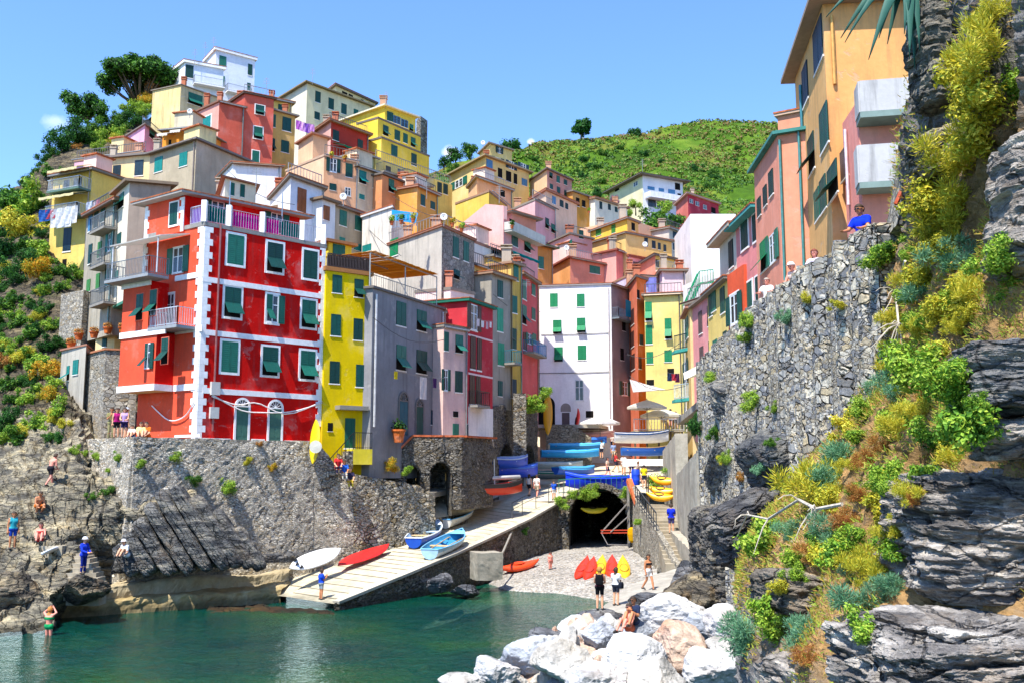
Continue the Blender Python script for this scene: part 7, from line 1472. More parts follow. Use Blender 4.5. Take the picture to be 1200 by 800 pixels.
# kayaks and boards
def kayak(label, pos, rot, L, B, D, col, group=None, seat='#3a2a22', name='kayak'):
    root = empty(name, pos, label, 'kayak', group); root.rotation_euler = rot; m = MB(); rows = []
    for i in range(17):
        t = -1+2*i/16; b = max(.015, B/2*(1-abs(t)**2.3)); h = D/2*(1-.75*abs(t)**2.5); rk_ = .22*D*abs(t)**3*2
        rows.append([(t*L/2, b*math.cos(a), h*math.sin(a)+rk_+D/2) for a in np.linspace(0, 2*math.pi, 15)[:-1]])
    m.grid(rows, 0, True); m.build('hull', paint(col, .38, 1, .08, .5), root, None, True)
    s = MB(); rows = []
    for r_, z in ((1.0, .03), (.86, .05), (.78, -.03), (.0, -.05)): rows.append([(L*.17*r_*math.cos(a)-.1, B*.34*r_*math.sin(a), D*.97+z) for a in np.linspace(0, 2*math.pi, 17)[:-1]])
    s.grid(rows, 0, True); s.build('cockpit', paint(seat, .7), root, None, True)
    return root
def dirto(a, b): d = b-a; return d.normalized()
kayak('orange sit on kayak lying on the beach beside the concrete block', on(609, 668, -.02, 58), (.1, -.12, .55), 2.9, .95, .5, '#e8481a', seat='#c83a12')
ks = [(683, 672, '#d8341f', 'leftmost red kayak of the row standing on the beach'), (692, 673, '#d8341f', 'second red kayak in the beach row, beside the yellow one'), (704, 671, '#e0b020', 'yellow kayak between two red ones in the beach row'), (717, 671, '#d8341f', 'red kayak next to the rightmost yellow one on the beach'), (731, 672, '#e0b020', 'rightmost yellow kayak of the beach row')]
for i, (x, y, c, l) in enumerate(ks): kayak(l, on(x, y, .05, 59), (0, -.45, 1.35+.08*(i-2)), 2.6, .78, .42, c, 'kayaks lined up on the beach', seat='#a82a18' if c[1] == 'd' else '#a87c18')
for i, (x, y, Y) in enumerate([(778, 567, 66.5), (776, 579, 66), (774, 586, 65.6)]): kayak(['topmost yellow kayak on the rack above the steps', 'middle yellow kayak on the rack above the steps', 'lowest yellow kayak on the rack above the steps'][i], P(x, y, Y), (.5, .1, -.5+.1*i), 1.9, .7, .5, '#eaa812', 'yellow kayaks on the rack')
rk_ = MB(); q = P(777, 590, 66)
for dx in (-1.0, 1.0):
    for dy in (-.4, .4): rk_.bar(q+Vector((dx, dy, -.6)), q+Vector((dx, dy, 1.9)), .07)
for dy in (-.4, .4): rk_.bar(q+Vector((-1.0, dy, -.4)), q+Vector((1.0, dy, -.4)), .06)
for z in (.15, .6, 1.1):
    for dx in (-1.0, 1.0): rk_.bar(q+Vector((dx, -.4, z)), q+Vector((dx, .4, z)), .06)
tag(rk_.build('kayak_rack', metal('#5a4a3a'), None, q), 'wooden rack holding yellow kayaks above the steps', 'rack')
kayak('yellow kayak hanging under the tunnel arch', P(696, 601, 70.8), (.2, 0, .1), 1.9, .6, .4, '#d8c020')
def board(label, pos, rot, L, B, col, fins=0, name='paddle_board', fincol='#2a2a2e'):
    root = empty(name, pos, label, 'board'); root.rotation_euler = rot; m = MB(); rows = []
    for i in range(21):
        t = -1+2*i/20; b = max(.02, B/2*(1-abs(t)**2.6)**.8); rk2 = .10*max(0, t)**3*L*.3
        rows.append([(t*L/2, b*math.cos(a), .06*math.sin(a)+rk2) for a in np.linspace(0, 2*math.pi, 13)[:-1]])
    m.grid(rows, 0, True); m.build('deck', paint(col, .35, 1, .04, .5), root, None, True)
    for k in range(fins):
        f = MB(); x = -L*.40+.10*abs(k-1); y = (k-1)*B*.26; f.prism([(x, y, .05), (x+.3, y, .05), (x+.02, y, .34)], (0, .03, 0)); f.build('fin', paint(fincol, .5), root)
    return root
def board_between(label, a, b, B, col, roll, fins=0, lift=.12):
    a = Vector(a); b = Vector(b); d = b-a; yaw = math.atan2(d.y, d.x); pt = -math.atan2(d.z, math.hypot(d.x, d.y)); return board(label, (a+b)/2+Vector((0, 0, lift)), (roll, pt, yaw), d.length, B, col, fins)
board_between('white surfboard with three dark fins propped at the ramp foot', P(339, 677, 51.6), P(398, 655, 54.6), 1.0, '#eeeeec', R(42), 3, .5)
board_between('red paddle board lying across the ramp', P(396, 668, 54.6), P(455, 646, 58.6), 1.0, '#d82a26', R(20), 0, .3)
a, b = P(68, 649, 46), P(48, 657, 45.4); board_between('white board resting on the sunbathing rocks at the sea steps', a, b, .7, '#e8ecf0', R(25), 0, .3)
bd = board('yellow board sign leaning at the corner between red and yellow houses', P(369, 517, 55.6), (0, R(-84), R(60)), 2.5, .75, '#e8c81a'); 
sg = MB(); q = P(370, 523, 55.2); rows = [[q+Vector((.32*r*math.cos(a), -.05-.02*(r < .9), .32*r*math.sin(a))) for a in np.linspace(0, 2*math.pi, 19)[:-1]] for r in (1.1, 1.0, .0)]; sg.grid(rows, 0, True); tag(sg.build('round_sign', paint('#c9c4b4', .5), None, q), 'round pale sign disc in front of the yellow board', 'sign')
bd2 = board('orange yellow board standing upright against the vault wall', P(642, 485, 84), (0, R(-86), R(80)), 3.6, .8, '#e8a018')
# tunnel frame with yellow bag
tf = empty('boat_hoist', P(737, 640, 67), 'timber boat hoist with red crossbars beside the tunnel mouth', 'hoist'); q = P(737, 640, 67)
m = MB(); m.bar((0, 0, 0), (0, 0, 4.2), .16); m.build('post', bark('#8f8a80'), tf)
m = MB(); m.bar((-.05, -.2, 2.9), (-1.9, -.8, 1.0), .07); m.bar((-.05, -.2, 2.0), (-1.3, -.8, 1.0), .06); m.bar((-1.9, -.8, .95), (-1.5, -.8, .2), .05); m.bar((-1.5, -.8, .2), (-.1, -.5, .15), .05); m.build('brace', metal('#a8a098'), tf)
for z in (.95, 1.12):
    m = MB(); m.bar((-1.95, -.8, z), (.1, -.5, z), .07); m.build('crossbar', paint('#c0452a', .6), tf)
m = MB(); rows = [[(.16+.32*r*math.cos(a), -.62+.22*r*math.sin(a), z) for a in np.linspace(0, 2*math.pi, 13)[:-1]] for r, z in ((.2, .3), (.75, .45), (1, .85), (.9, 1.2), (.3, 1.32))]; m.grid(rows, 0, True); tag(m.build('yellow_bag', cloth('#e8b414'), None), 'yellow sack hung on the boat hoist', 'bag').location = q
# concrete block, barrel, crates, pots
m = MB(); q = on(570, 678, 0, 56); cb = MB(); bmq = bmesh.new(); bmesh.ops.create_cube(bmq, size=1); bmesh.ops.subdivide_edges(bmq, edges=bmq.edges[:], cuts=9, use_grid_fill=True)
for v in bmq.verts: v.co = Vector((v.co.x*1.5, v.co.y*1.4, v.co.z*1.5))+v.co.normalized()*.05*fbm(v.co*3)
me = bpy.data.meshes.new('concrete_block'); bmq.to_mesh(me); bmq.free(); me.materials.append(concrete('#9c9484', wear=.9)); ob = bpy.data.objects.new('concrete_block', me); COL.objects.link(ob); ob.location = P(570, 662, 56.5); ob.rotation_euler = (0, 0, .35); tag(ob, 'weathered concrete mooring block at the foot of the ramp wall', 'block')
def barrel(label, p, r, h, col):
    root = empty('barrel', p, label, 'barrel'); m = MB(); m.lathe([(0, 0), (r*.92, 0), (r, .06), (r, h*.3), (r*1.04, h*.33), (r, h*.36), (r, h*.64), (r*1.04, h*.67), (r, h*.7), (r*.95, h*.97), (r*.86, h), (0, h)], 18); m.build('drum', paint(col, .4), root, None, True)
    m = MB(); m.lathe([(r*.9, h+.002), (r*.9, h+.03), (0, h+.035)], 18); m.build('lid', paint('#1a3a9a', .5), root)
barrel('bright blue plastic barrel at the foot of the steps', P(818, 654, 53), .26, .68, '#1440d8'); barrel('blue barrel beside the street steps head', P(745, 568, 70), .3, 1.1, '#1f48d0')
def pot(label, p, r, h, kind):
    root = empty('flower_pot', p, label, 'plant pot', 'pots on the stair wall' if 'stair wall' in label else None); m = MB(); m.lathe([(0, 0), (r*.65, 0), (r*.95, h*.85), (r*1.08, h*.86), (r*1.08, h), (r*.9, h), (r*.85, h*.9), (0, h*.9)], 14); m.build('pot', tiles('#c8682f'), root)
    V, F = leaf_cloud(int(h*100), [(0, 0, h*1.25, r*1.0, 1)], 160, r*.3, 1.8); me = leaf_mesh_data('foliage', V, F, FM[kind]); inst(me, 'foliage', root)
pot('big orange terracotta pot before the blue arched door', P(467, 518, 60.4), .42, .8, 'K')
for i, (x, y, Y) in enumerate([(83, 409, 60), (92, 398, 61), (110, 396, 62), (126, 391, 61.5), (144, 391, 61)]): pot('terracotta pot with a small plant on the stair wall below the beige tower', P(x, y, Y), .28, .4, 'O')
# umbrellas, awnings
def parasol(label, top, r, h, col, pole='#8a8078'):
    root = empty('parasol', top-Vector((0, 0, h)), label, 'parasol', 'cream parasols on the restaurant terrace'); m = MB(); rows = []
    for f, z in ((0, 0), (.3, -.16), (.65, -.36), (1, -.62), (1.0, -.82)):
        rows.append([(r*f*math.cos(a)*(1-.06*(k % 2)*f), r*f*math.sin(a)*(1-.06*(k % 2)*f), h+z) for k, a in enumerate(np.linspace(0, 2*math.pi, 17)[:-1])])
    m.grid(rows, 0, True); c = m.build('canopy', cloth(col), root); m = MB(); m.tube([(0, 0, 0), (0, 0, h+.12)], .04, 7); m.build('pole', paint(pole, .5), root)
    for k in range(8):
        a = k*math.pi/4; m = MB(); m.bar((0, 0, h-.9), (r*.6*math.cos(a), r*.6*math.sin(a), h-.40), .025); m.build('rib', paint(pole, .5), root)
parasol('tall cream parasol in the middle of the restaurant terrace', P(758, 468, 86), 1.75, 3.2, '#ece4d4'); parasol('wide cream parasol right of the tall one', P(775, 478, 88), 1.9, 2.9, '#efe6d0'); parasol('cream parasol half hidden at the terrace end', P(796, 475, 92), 1.7, 2.8, '#ece4d4'); parasol('round white parasol below the white house windows', P(703, 487, 92.5), 1.9, 3.0, '#f4f2f0')
def sail(label, pts, col, name='awning', cat='awning', sag=.35):
    a, b, c, d = [Vector(p) for p in pts]; m = MB(); m.grid([[a.lerp(b, i/8).lerp(d.lerp(c, i/8), j/8)-Vector((0, 0, sag*math.sin(math.pi*i/8)*math.sin(math.pi*j/8))) for i in range(9)] for j in range(9)])
    o = m.build(name, cloth(col), None, a); o.modifiers.new('s', 'SOLIDIFY').thickness = .02; return tag(o, label, cat)
sail('striped grey white canvas awning over the restaurant entrance', [P(738, 444, 88), P(757, 450, 87), P(780, 456, 84), P(742, 459, 82)], '#d8d2ca')
sail('long cream canvas awning stretched from the peach house to the cliff wall', [P(801, 437, 60), P(838, 418, 56), P(836, 428, 53), P(802, 445, 57)], '#f0ead8')
# restaurant terrace deck with people
dk = empty('terrace_deck', P(765, 515, 88), 'raised wooden restaurant terrace deck with railings', 'deck'); q = P(765, 505, 88); m = MB(); L_ = P(740, 505, 88).x; R__ = P(797, 505, 88).x; z = q.z
m = MB()
for i in range(16): m.box(L_, R__, 86+i*.4, 86+i*.4+.37, z-.12, z)
mo = m.build('planking', bark('#a89a84'), dk); mo.data.transform(Matrix.Translation(-dk.location))
m = MB(); rail_mb(m, (L_, 86.05, z), (R__, 86.05, z), 1.0, .25, .04); mo = m.build('railing', metal('#d0ccc4'), dk); mo.data.transform(Matrix.Translation(-dk.location))
m = MB()
for x in np.linspace(L_+.1, R__-.1, 5): m.bar((x, 86.3, z-.13), (x, 86.3, z-3.2), .16)
mo = m.build('support', bark('#6a5a48'), dk); mo.data.transform(Matrix.Translation(-dk.location))
# terrace wall in front of the white house
tA = P(640, 500, 91); tB = P(693, 500, 91); stone_wall('low stone terrace wall below the white house door', (tA.x, tA.y), (tB.x, tB.y), [(0, P(640, 497, 91).z), (.55, P(670, 497, 91).z), (1, P(693, 512, 91).z)], 5, .5, stone(2.6, ('#a89c86', '#bfb39a', '#8f8674')), .25)
m = MB(); zt_ = P(680, 498, 93).z; m.prism([(tA.x-1, 91.3, zt_), (P(700, 500, 93).x, 91.3, zt_), (P(716, 500, 94).x, 95.5, zt_), (tA.x-1, 98, zt_)], (0, 0, -.3)); struct(m.build('terrace', concrete('#b5aa96')))
kayak('small red kayak propped beside the white house door', P(679, 492, 93.5), (0, R(-80), .2), 2.2, .6, .35, '#c8281e')
# laundry
def laundry(label, a, b, items, group=None):
    a = Vector(a); b = Vector(b); root = empty('laundry_line', a, label, 'laundry', group); m = MB(); m.tube([Vector((0, 0, 0)), (b-a)/2-Vector((0, 0, .12)), b-a], .012, 5); m.build('line', metal('#888888'), root)
    for t, w_, h, c in items:
        d = (b-a); n = d.normalized(); p = d*t-Vector((0, 0, .02+.12*math.sin(math.pi*t))); rows = []
        for j in range(6): rows.append([p+n*(w_*(i/5-.5))-Vector((0, .05*math.sin(i*1.9+j), h*j/5)) for i in range(6)])
        g = MB(); g.grid(rows); g.build('cloth', cloth(c), root)
laundry('washing line with a white sheet and violet cloth under the grey house windows', P(462, 434, 57.6), P(522, 443, 62.5), [(.03, .35, .45, '#e8d030'), (.55, .75, 1.35, '#efe2dc'), (.78, .4, .6, '#5a3a6a')])
laundry('white sheets drying on the yellow balcony of the left cliff house', P(46, 246, 80), P(90, 240, 80.5), [(.15, .9, 1.0, '#3a6ab8'), (.3, .8, .8, '#b84a5a'), (.5, 1.1, 1.6, '#f0efee'), (.68, 1.2, 1.7, '#eef0f4'), (.86, 1.0, 1.5, '#f2f0ee')])
laundry('pink and white clothes on a line above the grey balconies', P(103, 236, 78), P(116, 232, 78), [(.2, .6, 1.1, '#c8d0e0'), (.5, .5, 1.4, '#efeef0'), (.8, .5, 1.0, '#d88aa0')])
laundry('row of white cloths hung from the dark red upper window', P(556, 371, 65.6), P(577, 377, 68), [(.2, .4, .5, '#e8dce0'), (.45, .4, .45, '#efefef'), (.7, .35, .5, '#d8b8c0'), (.9, .3, .4, '#efefef')])
laundry('lilac sheets hanging below the mauve window in the centre', P(738, 325, 97.5), P(770, 324, 97.5), [(.35, 1.8, 2.3, '#c8d0f0'), (.75, 1.2, 2.6, '#8a90d8')])
laundry('colourful clothes on the line at the butter yellow house', P(781, 436, 88), P(798, 436, 88), [(.2, .4, .7, '#2a3a5a'), (.5, .4, .6, '#b83a4a'), (.75, .4, .8, '#5a2a4a')])
laundry('violet patchwork laundry on the terrace of the mustard house', P(347, 140, 100), P(368, 146, 100), [(.15, .6, 1.0, '#b060c0'), (.35, .7, 1.0, '#e0b0e0'), (.6, .7, 1.0, '#7a4ab0'), (.85, .7, .9, '#c890d0')])
# antennas
for i, (x, y, Y) in enumerate([(250, 60, 127), (228, 74, 121), (312, 108, 100), (366, 97, 124), (452, 124, 113), (300, 215, 66), (500, 230, 97), (585, 235, 92), (617, 345, 79), (753, 204, 155), (240, 66, 131)]):
    p = P(x, y, Y); m = MB(); h = Y*.016; m.tube([p-Vector((0, 0, .3)), p+Vector((0, 0, h))], .03, 5)
    for k in range(4): m.bar(p+Vector((-.4+.05*k, 0, h*(.6+.11*k))), p+Vector((.4-.05*k, 0, h*(.6+.11*k))), .025)
    tag(m.build('aerial', metal('#9a9a98'), None, p), 'thin television aerial rising from a rooftop', 'aerial', 'rooftop aerials')
# rail along the ramp top and fences
m = MB(); pts_ = [P(600, 605, 66.5), P(612, 598, 67.5), P(628, 590, 69), P(643, 584, 70.4), P(660, 577, 70.6)]
for p in pts_: m.bar(p-Vector((0, 0, .3)), p+Vector((0, 0, .95)), .05)
for i in range(4): m.bar(pts_[i]+Vector((0, 0, .9)), pts_[i+1]+Vector((0, 0, .9)), .035); m.bar(pts_[i]+Vector((0, 0, .45)), pts_[i+1]+Vector((0, 0, .45)), .025)
tag(m.build('railing', metal('#5a5c5c'), None, pts_[0]), 'thin iron railing at the upper edge of the ramp', 'railing')
m = MB(); rail_mb(m, P(655, 578, 71), P(735, 573, 71), 1.0, .35, .035); tag(m.build('railing', metal('#3f7f6a'), None, P(655, 578, 71)), 'green railing above the tunnel arch', 'railing')
m = MB(); a = P(584, 655, 58.5); pts_ = [P(582, 658, 57.5), P(590, 645, 60), P(600, 622, 64), P(612, 610, 66.6)]; m.tube(pts_, .07, 7); tag(m.build('drain_hose', metal('#b8b0a0'), None, pts_[0]), 'pale hose running down the ramp wall to the concrete block', 'hose')
# cables slung across the red house
for k, pts_ in enumerate([[(247, 462), (280, 480), (306, 483), (340, 482), (376, 472)], [(247, 464), (275, 474), (300, 472), (335, 485), (376, 470)], [(180, 475), (200, 492), (218, 488), (230, 470)]]):
    m = MB(); fi = 0 if k == 2 else 1; ps_ = [fpt(RH, fi, x, y, .12) for x, y in pts_]; ps_ = [Vector(q) for q in cr_interp([tuple(q) for q in ps_], 16)]; m.tube(ps_, .035, 5); m.build('cable', paint('#e4dcd8', .6), RH.root, RH.org)
m = MB(); q = fpt(RH, 1, 251, 455, .1); m.obox(q, RH.n[1].cross(Vector((0, 0, 1)))*.25, RH.n[1]*.1, (0, 0, .35)); m.build('meter_box', paint('#c9c4bc', .6), RH.root, RH.org); m = MB(); m.obox(q-Vector((0, 0, 1.3)), RH.n[1].cross(Vector((0, 0, 1)))*.25, RH.n[1]*.08, (0, 0, .3)); m.build('meter_box', paint('#c9c4bc', .6), RH.root, RH.org)

for i, (a, b, l) in enumerate([((437, 372, 57), (520, 398, 61.5), 'thin cable slung across the grey house front'), ((578, 345, 72), (634, 365, 88), 'cable stretched from the grey tall house to the white house'), ((400, 225, 90), (470, 300, 70), 'overhead cable sagging over the beige house roofs'), ((460, 230, 92), (560, 262, 80), 'overhead cable above the stone house terrace'), ((738, 440, 88), (803, 452, 62), 'cable strung over the restaurant street'), ((600, 395, 75), (632, 398, 92), 'short cable at the coral pink house'), ((735, 415, 91), (800, 400, 66), 'cable crossing the narrow street end'), ((262, 195, 74), (345, 240, 66), 'cable running past the white cottage behind the red roof')]):
    a, b = P(*a), P(*b); m = MB(); m.tube([a.lerp(b, t/8)-Vector((0, 0, .7*math.sin(math.pi*t/8))) for t in range(9)], .022, 5); tag(m.build('overhead_cable', metal('#4a4a4c'), None, a), l, 'cable')
# satellite dishes and roof terrace clutter
for i, (x, y, Y, l) in enumerate([(222, 136, 93.5, 'satellite dish beside the cream cube house'), (566, 172, 112, 'satellite dish on the pale yellow ridge house'), (402, 238, 71, 'satellite dish on the beige roofs'), (664, 296, 98, 'satellite dish above the orange gabled house'), (520, 262, 69.5, 'satellite dish on the stone house corner'), (756, 292, 98, 'satellite dish beside the terracotta roof')]):
    root = empty('satellite_dish', P(x, y, Y), l, 'satellite dish'); m = MB(); m.grid([[(.27*r*math.cos(a), -.08*r*r+.1, .27*r*math.sin(a)+.5) for a in np.linspace(0, 2*math.pi, 17)[:-1]] for r in (.02, .4, .75, 1)], 0, True); m.build('dish', paint('#dcdcda', .5), root, None, True).modifiers.new('s', 'SOLIDIFY').thickness = .02
    m = MB(); m.bar((0, .12, -.2), (0, .12, .5), .05); m.bar((0, .1, .2), (0, -.4, .45), .03); m.build('mount', metal('#8a8a88'), root)
tpots = [(459, 264, 70), (470, 262.5, 70), (484, 261, 69.9), (530, 266, 71), (541, 272, 72), (236, 268, 52.4), (330, 287, 55.5), (350, 291, 56.2), (600, 268, 82.5), (388, 186, 93.5), (404, 190, 93.8), (445, 330, 58), (455, 336, 58.6), (485, 346, 60), (690, 250, 120)]
for i, (x, y, Y) in enumerate([q for q in tpots if q[2] > 60]):
    p = P(x, y, Y); root = empty('potted_plant', p, 'potted plant standing on a roof terrace', 'plant pot', 'potted plants on roof terraces'); m = MB(); m.lathe([(0, 0), (.11, 0), (.15, .22), (.17, .23), (.17, .27), (0, .25)], 12); m.build('pot', tiles('#b8623a'), root)
    V, F = leaf_cloud(i, [(0, 0, .45, .24, 1), (.1, 0, .6, .16, 1)], 140, .09, 2.0); inst(leaf_mesh_data('foliage', V, F, FM['GKYF'[i % 4]]), 'foliage', root)
# ================================================================== people
class Body: pass
def rotx(v, a): return Vector((v.x, v.y*math.cos(a)-v.z*math.sin(a), v.y*math.sin(a)+v.z*math.cos(a)))
def person_caps(pose='stand', arms='down', h=1.7, build=1.0, lean=0.0, arms2=None):
    """Figure facing -Y with its feet (or seat) at z = 0; returns capsules (name, a, b, ra, rb)."""
    k = h/1.72; C = []; V3 = lambda x, y, z: Vector((x, y, z))*k
    if pose in ('stand', 'walk', 'lean'): hip = V3(0, 0, .90)
    elif pose == 'sit': hip = V3(0, 0, .10)
    elif pose == 'floor': hip = V3(0, 0, .11)
    elif pose == 'crouch': hip = V3(0, .12, .42)
    else: hip = V3(0, 0, .90)
    T = lambda x, y, z: hip+rotx(Vector((x, y, z))*k, lean)
    sh = .5
    chest, neck, head = T(0, 0, .34), T(0, .0, .54), T(0, -.03, .68); b = build
    C += [('pelvis', T(-.075, 0, .0), T(.075, 0, 0), .115*b, .115*b), ('pelvis', T(0, 0, 0), T(0, 0, .14), .125*b, .118*b), ('torso', T(0, 0, .14), chest, .118*b, .135*b), ('torso', T(-.09, 0, .36), T(.09, 0, .36), .115*b, .115*b), ('torso', T(-.14, .0, .45), T(.14, .0, .45), .068*b, .068*b), ('torso', chest, T(0, 0, .45), .12*b, .08*b), ('neck', T(0, 0, .46), T(0, -.01, .60), .058, .054)]
    C += [('head', T(0, -.015, .665), T(0, -.03, .70), .088, .095), ('head', T(0, -.055, .61), T(0, -.04, .68), .055, .075), ('nose', T(0, -.128, .662), T(0, -.120, .68), .012, .012), ('ear', T(-.088, -.01, .66), T(-.090, -.008, .69), .016, .018), ('ear', T(.088, -.01, .66), T(.090, -.008, .69), .016, .018)]
    for s in (-1, 1):
        S_ = T(s*.175, 0, .45); am = arms if s > 0 or arms2 is None else arms2
        if am == 'down': E = T(s*.215, .03, .17); W = T(s*.225, -.04, -.07); hd_ = Vector((0, -.15, -1))
        elif am == 'phone': E = T(s*.20, -.08, .20); W = T(s*.07, -.30, .36); hd_ = Vector((-s*.3, -.3, .9))
        elif am == 'hip': E = T(s*.34, .08, .22); W = T(s*.17, -.05, .04); hd_ = Vector((-s*.6, -.4, -.5))
        elif am == 'front': E = T(s*.21, -.10, .18); W = T(s*.10, -.32, .10); hd_ = Vector((-s*.3, -1, 0))
        elif am == 'rail': E = T(s*.24, -.16, .24); W = T(s*.22, -.40, .20); hd_ = Vector((-s*.2, -1, -.1))
        elif am == 'knee': E = T(s*.22, -.16, .22); W = T(s*.14, -.38, .14); hd_ = Vector((0, -.8, -.5))
        elif am == 'up': E = T(s*.30, -.04, .55); W = T(s*.12, -.12, .72); hd_ = Vector((-s*.5, 0, .6))
        elif am == 'back': E = T(s*.23, .14, .20); W = T(s*.24, .26, -.02); hd_ = Vector((0, .4, -1))
        hd_ = hd_.normalized()
        C += [('uarm', S_, E, .056*b, .043*b), ('farm', E, W, .043*b, .030)]
        d = (W-E).normalized()*.35+hd_*.65; d.normalize(); pl = W+d*.075*k
        sd = d.cross(Vector((0, -.2, 1)) if abs(d.z) < .8 else Vector((0, 1, 0))).normalized(); bend = sd.cross(d)
        C.append(('hand', W, pl, .030, .034)); C.append(('hand', W+d*.03+sd*.022, pl+sd*.024, .02, .019)); C.append(('hand', W+d*.03-sd*.022, pl-sd*.024, .02, .019))
        for q, (o, l) in enumerate(((-.034, .062), (-.012, .078), (.012, .072), (.034, .055))):
            r0 = pl+sd*o; m = r0+d*l*.55+bend*.008; C += [('hand', r0, m, .0105, .0105), ('hand', m, m+d*l*.4+bend*.02, .0105, .009)]
        th = W+d*.02+sd*.03*(-s); C.append(('hand', th, th+d*.045+sd*.04*(-s), .013, .011))
        H_ = T(s*.085, 0, -.01)
        if pose in ('stand', 'lean'): K = Vector((s*.095, -.02, .49))*k; A = Vector((s*.10, .02, .085))*k; fd = Vector((s*.02, -.17, -.055))*k
        elif pose == 'walk': K = Vector((s*.09, -.16 if s > 0 else .02, .50))*k; A = Vector((s*.09, -.24 if s > 0 else .30, .09 if s > 0 else .13))*k; fd = Vector((0, -.17, -.05 if s > 0 else -.09))*k
        elif pose == 'sit': K = hip+Vector((s*.11, -.42, .02))*k; A = hip+Vector((s*.10, -.45, -.38))*k; fd = Vector((0, -.16, -.05))*k
        elif pose == 'floor': K = hip+Vector((s*.11, -.32, .30))*k; A = hip+Vector((s*.10, -.56, -.03))*k; fd = Vector((0, -.16, -.04))*k
        elif pose == 'crouch': K = Vector((s*.16, -.30, .46))*k; A = Vector((s*.12, .0, .09))*k; fd = Vector((s*.03, -.17, -.055))*k
        C += [('thigh', H_, K, .082*b, .056*b), ('shin', K, K.lerp(A, .35), .054*b, .056*b), ('shin', K.lerp(A, .35), A, .055*b, .036), ('foot', A+Vector((0, .03, -.045))*k, A+fd*.55, .038, .04), ('foot', A+fd*.55, A+fd, .04, .027)]
    return C, head, T, k
_BC = {}
def body_mesh(pose, arms, h, build, lean, arms2):
    key = (pose, arms, round(h, 2), build, round(lean, 2), arms2)
    if key in _BC: return _BC[key]
    C, head, T, k = person_caps(pose, arms, h, build, lean, arms2); bm = bmesh.new()
    for nm, a, b, ra, rb in C:
        ax = b-a; L = ax.length; q = ax.to_track_quat('Z', 'Y').to_matrix().to_4x4() if L > 1e-5 else Matrix.Identity(4)
        n = 12; rings = []
        pro = [(ra*math.cos(t), -ra*math.sin(t)) for t in (1.35, .9, .45, 0)]+[(rb*math.cos(t), L+rb*math.sin(t)) for t in (0, .45, .9, 1.35)]
        for r, z in pro: rings.append([bm.verts.new(Matrix.Translation(a) @ q @ Vector((r*math.cos(2*math.pi*i/n), r*math.sin(2*math.pi*i/n), z))) for i in range(n)])
        for r0, r1 in zip(rings, rings[1:]):
            for i in range(n): bm.faces.new((r0[i], r0[(i+1) % n], r1[(i+1) % n], r1[i]))
        bm.faces.new(rings[0][::-1]); bm.faces.new(rings[-1])
    me = bpy.data.meshes.new('tmp'); bm.to_mesh(me); bm.free(); ob = bpy.data.objects.new('tmp', me); COL.objects.link(ob)
    r = ob.modifiers.new('r', 'REMESH'); r.mode = 'VOXEL'; r.voxel_size = .0125; s = ob.modifiers.new('s', 'SMOOTH'); s.iterations = 2; s.factor = .5
    dg = bpy.context.evaluated_depsgraph_get(); dg.update(); out = bpy.data.meshes.new_from_object(ob.evaluated_get(dg)); bpy.data.objects.remove(ob)
    co = np.empty(len(out.vertices)*3); out.vertices.foreach_get('co', co); co = co.reshape(-1, 3); best = np.full(len(co), 9e9); lab = np.zeros(len(co), int); par = np.zeros(len(co)); nms = []
    for i, (nm, a, b, ra, rb) in enumerate(C):
        a_, b_ = np.array(a), np.array(b); ab = b_-a_; t = np.clip(((co-a_)@ab)/max(1e-9, ab@ab), 0, 1); d = np.linalg.norm(co-a_-t[:, None]*ab, axis=1)-(ra+(rb-ra)*t)
        m = d < best; best[m] = d[m]; lab[m] = i; par[m] = t[m]; nms.append(nm)
    nm_ = np.array(nms)[lab]
    no = np.empty(len(out.vertices)*3); out.vertices.foreach_get('normal', no); no = no.reshape(-1, 3)
    out.polygons.foreach_set('use_smooth', [True]*len(out.polygons))
    fv = [tuple(p.vertices) for p in out.polygons]
    ey = [T(s*.034, -.115, .685) for s in (-1, 1)]; mo = T(0, -.112, .625)
    _BC[key] = (out, co, no, nm_, par, fv, head, ey, mo, T, k); return _BC[key]
def shell(name, key, mask, off, mat, root):
    out, co, no, nm_, par, fv = key[:6]; idx = {}; V = []; F = []
    for f in fv:
        if all(mask[i] for i in f):
            q = []
            for i in f:
                if i not in idx: idx[i] = len(V); V.append(tuple(co[i]+no[i]*off))
                q.append(idx[i])
            F.append(q)
    if not F: return
    me = bpy.data.meshes.new(name); me.from_pydata(V, [], F); me.materials.append(mat); me.polygons.foreach_set('use_smooth', [True]*len(F)); return inst(me, name, root)
SK = {'l': '#d8a07c', 'm': '#c08058', 'p': '#e0907a', 'd': '#8a5a3c'}
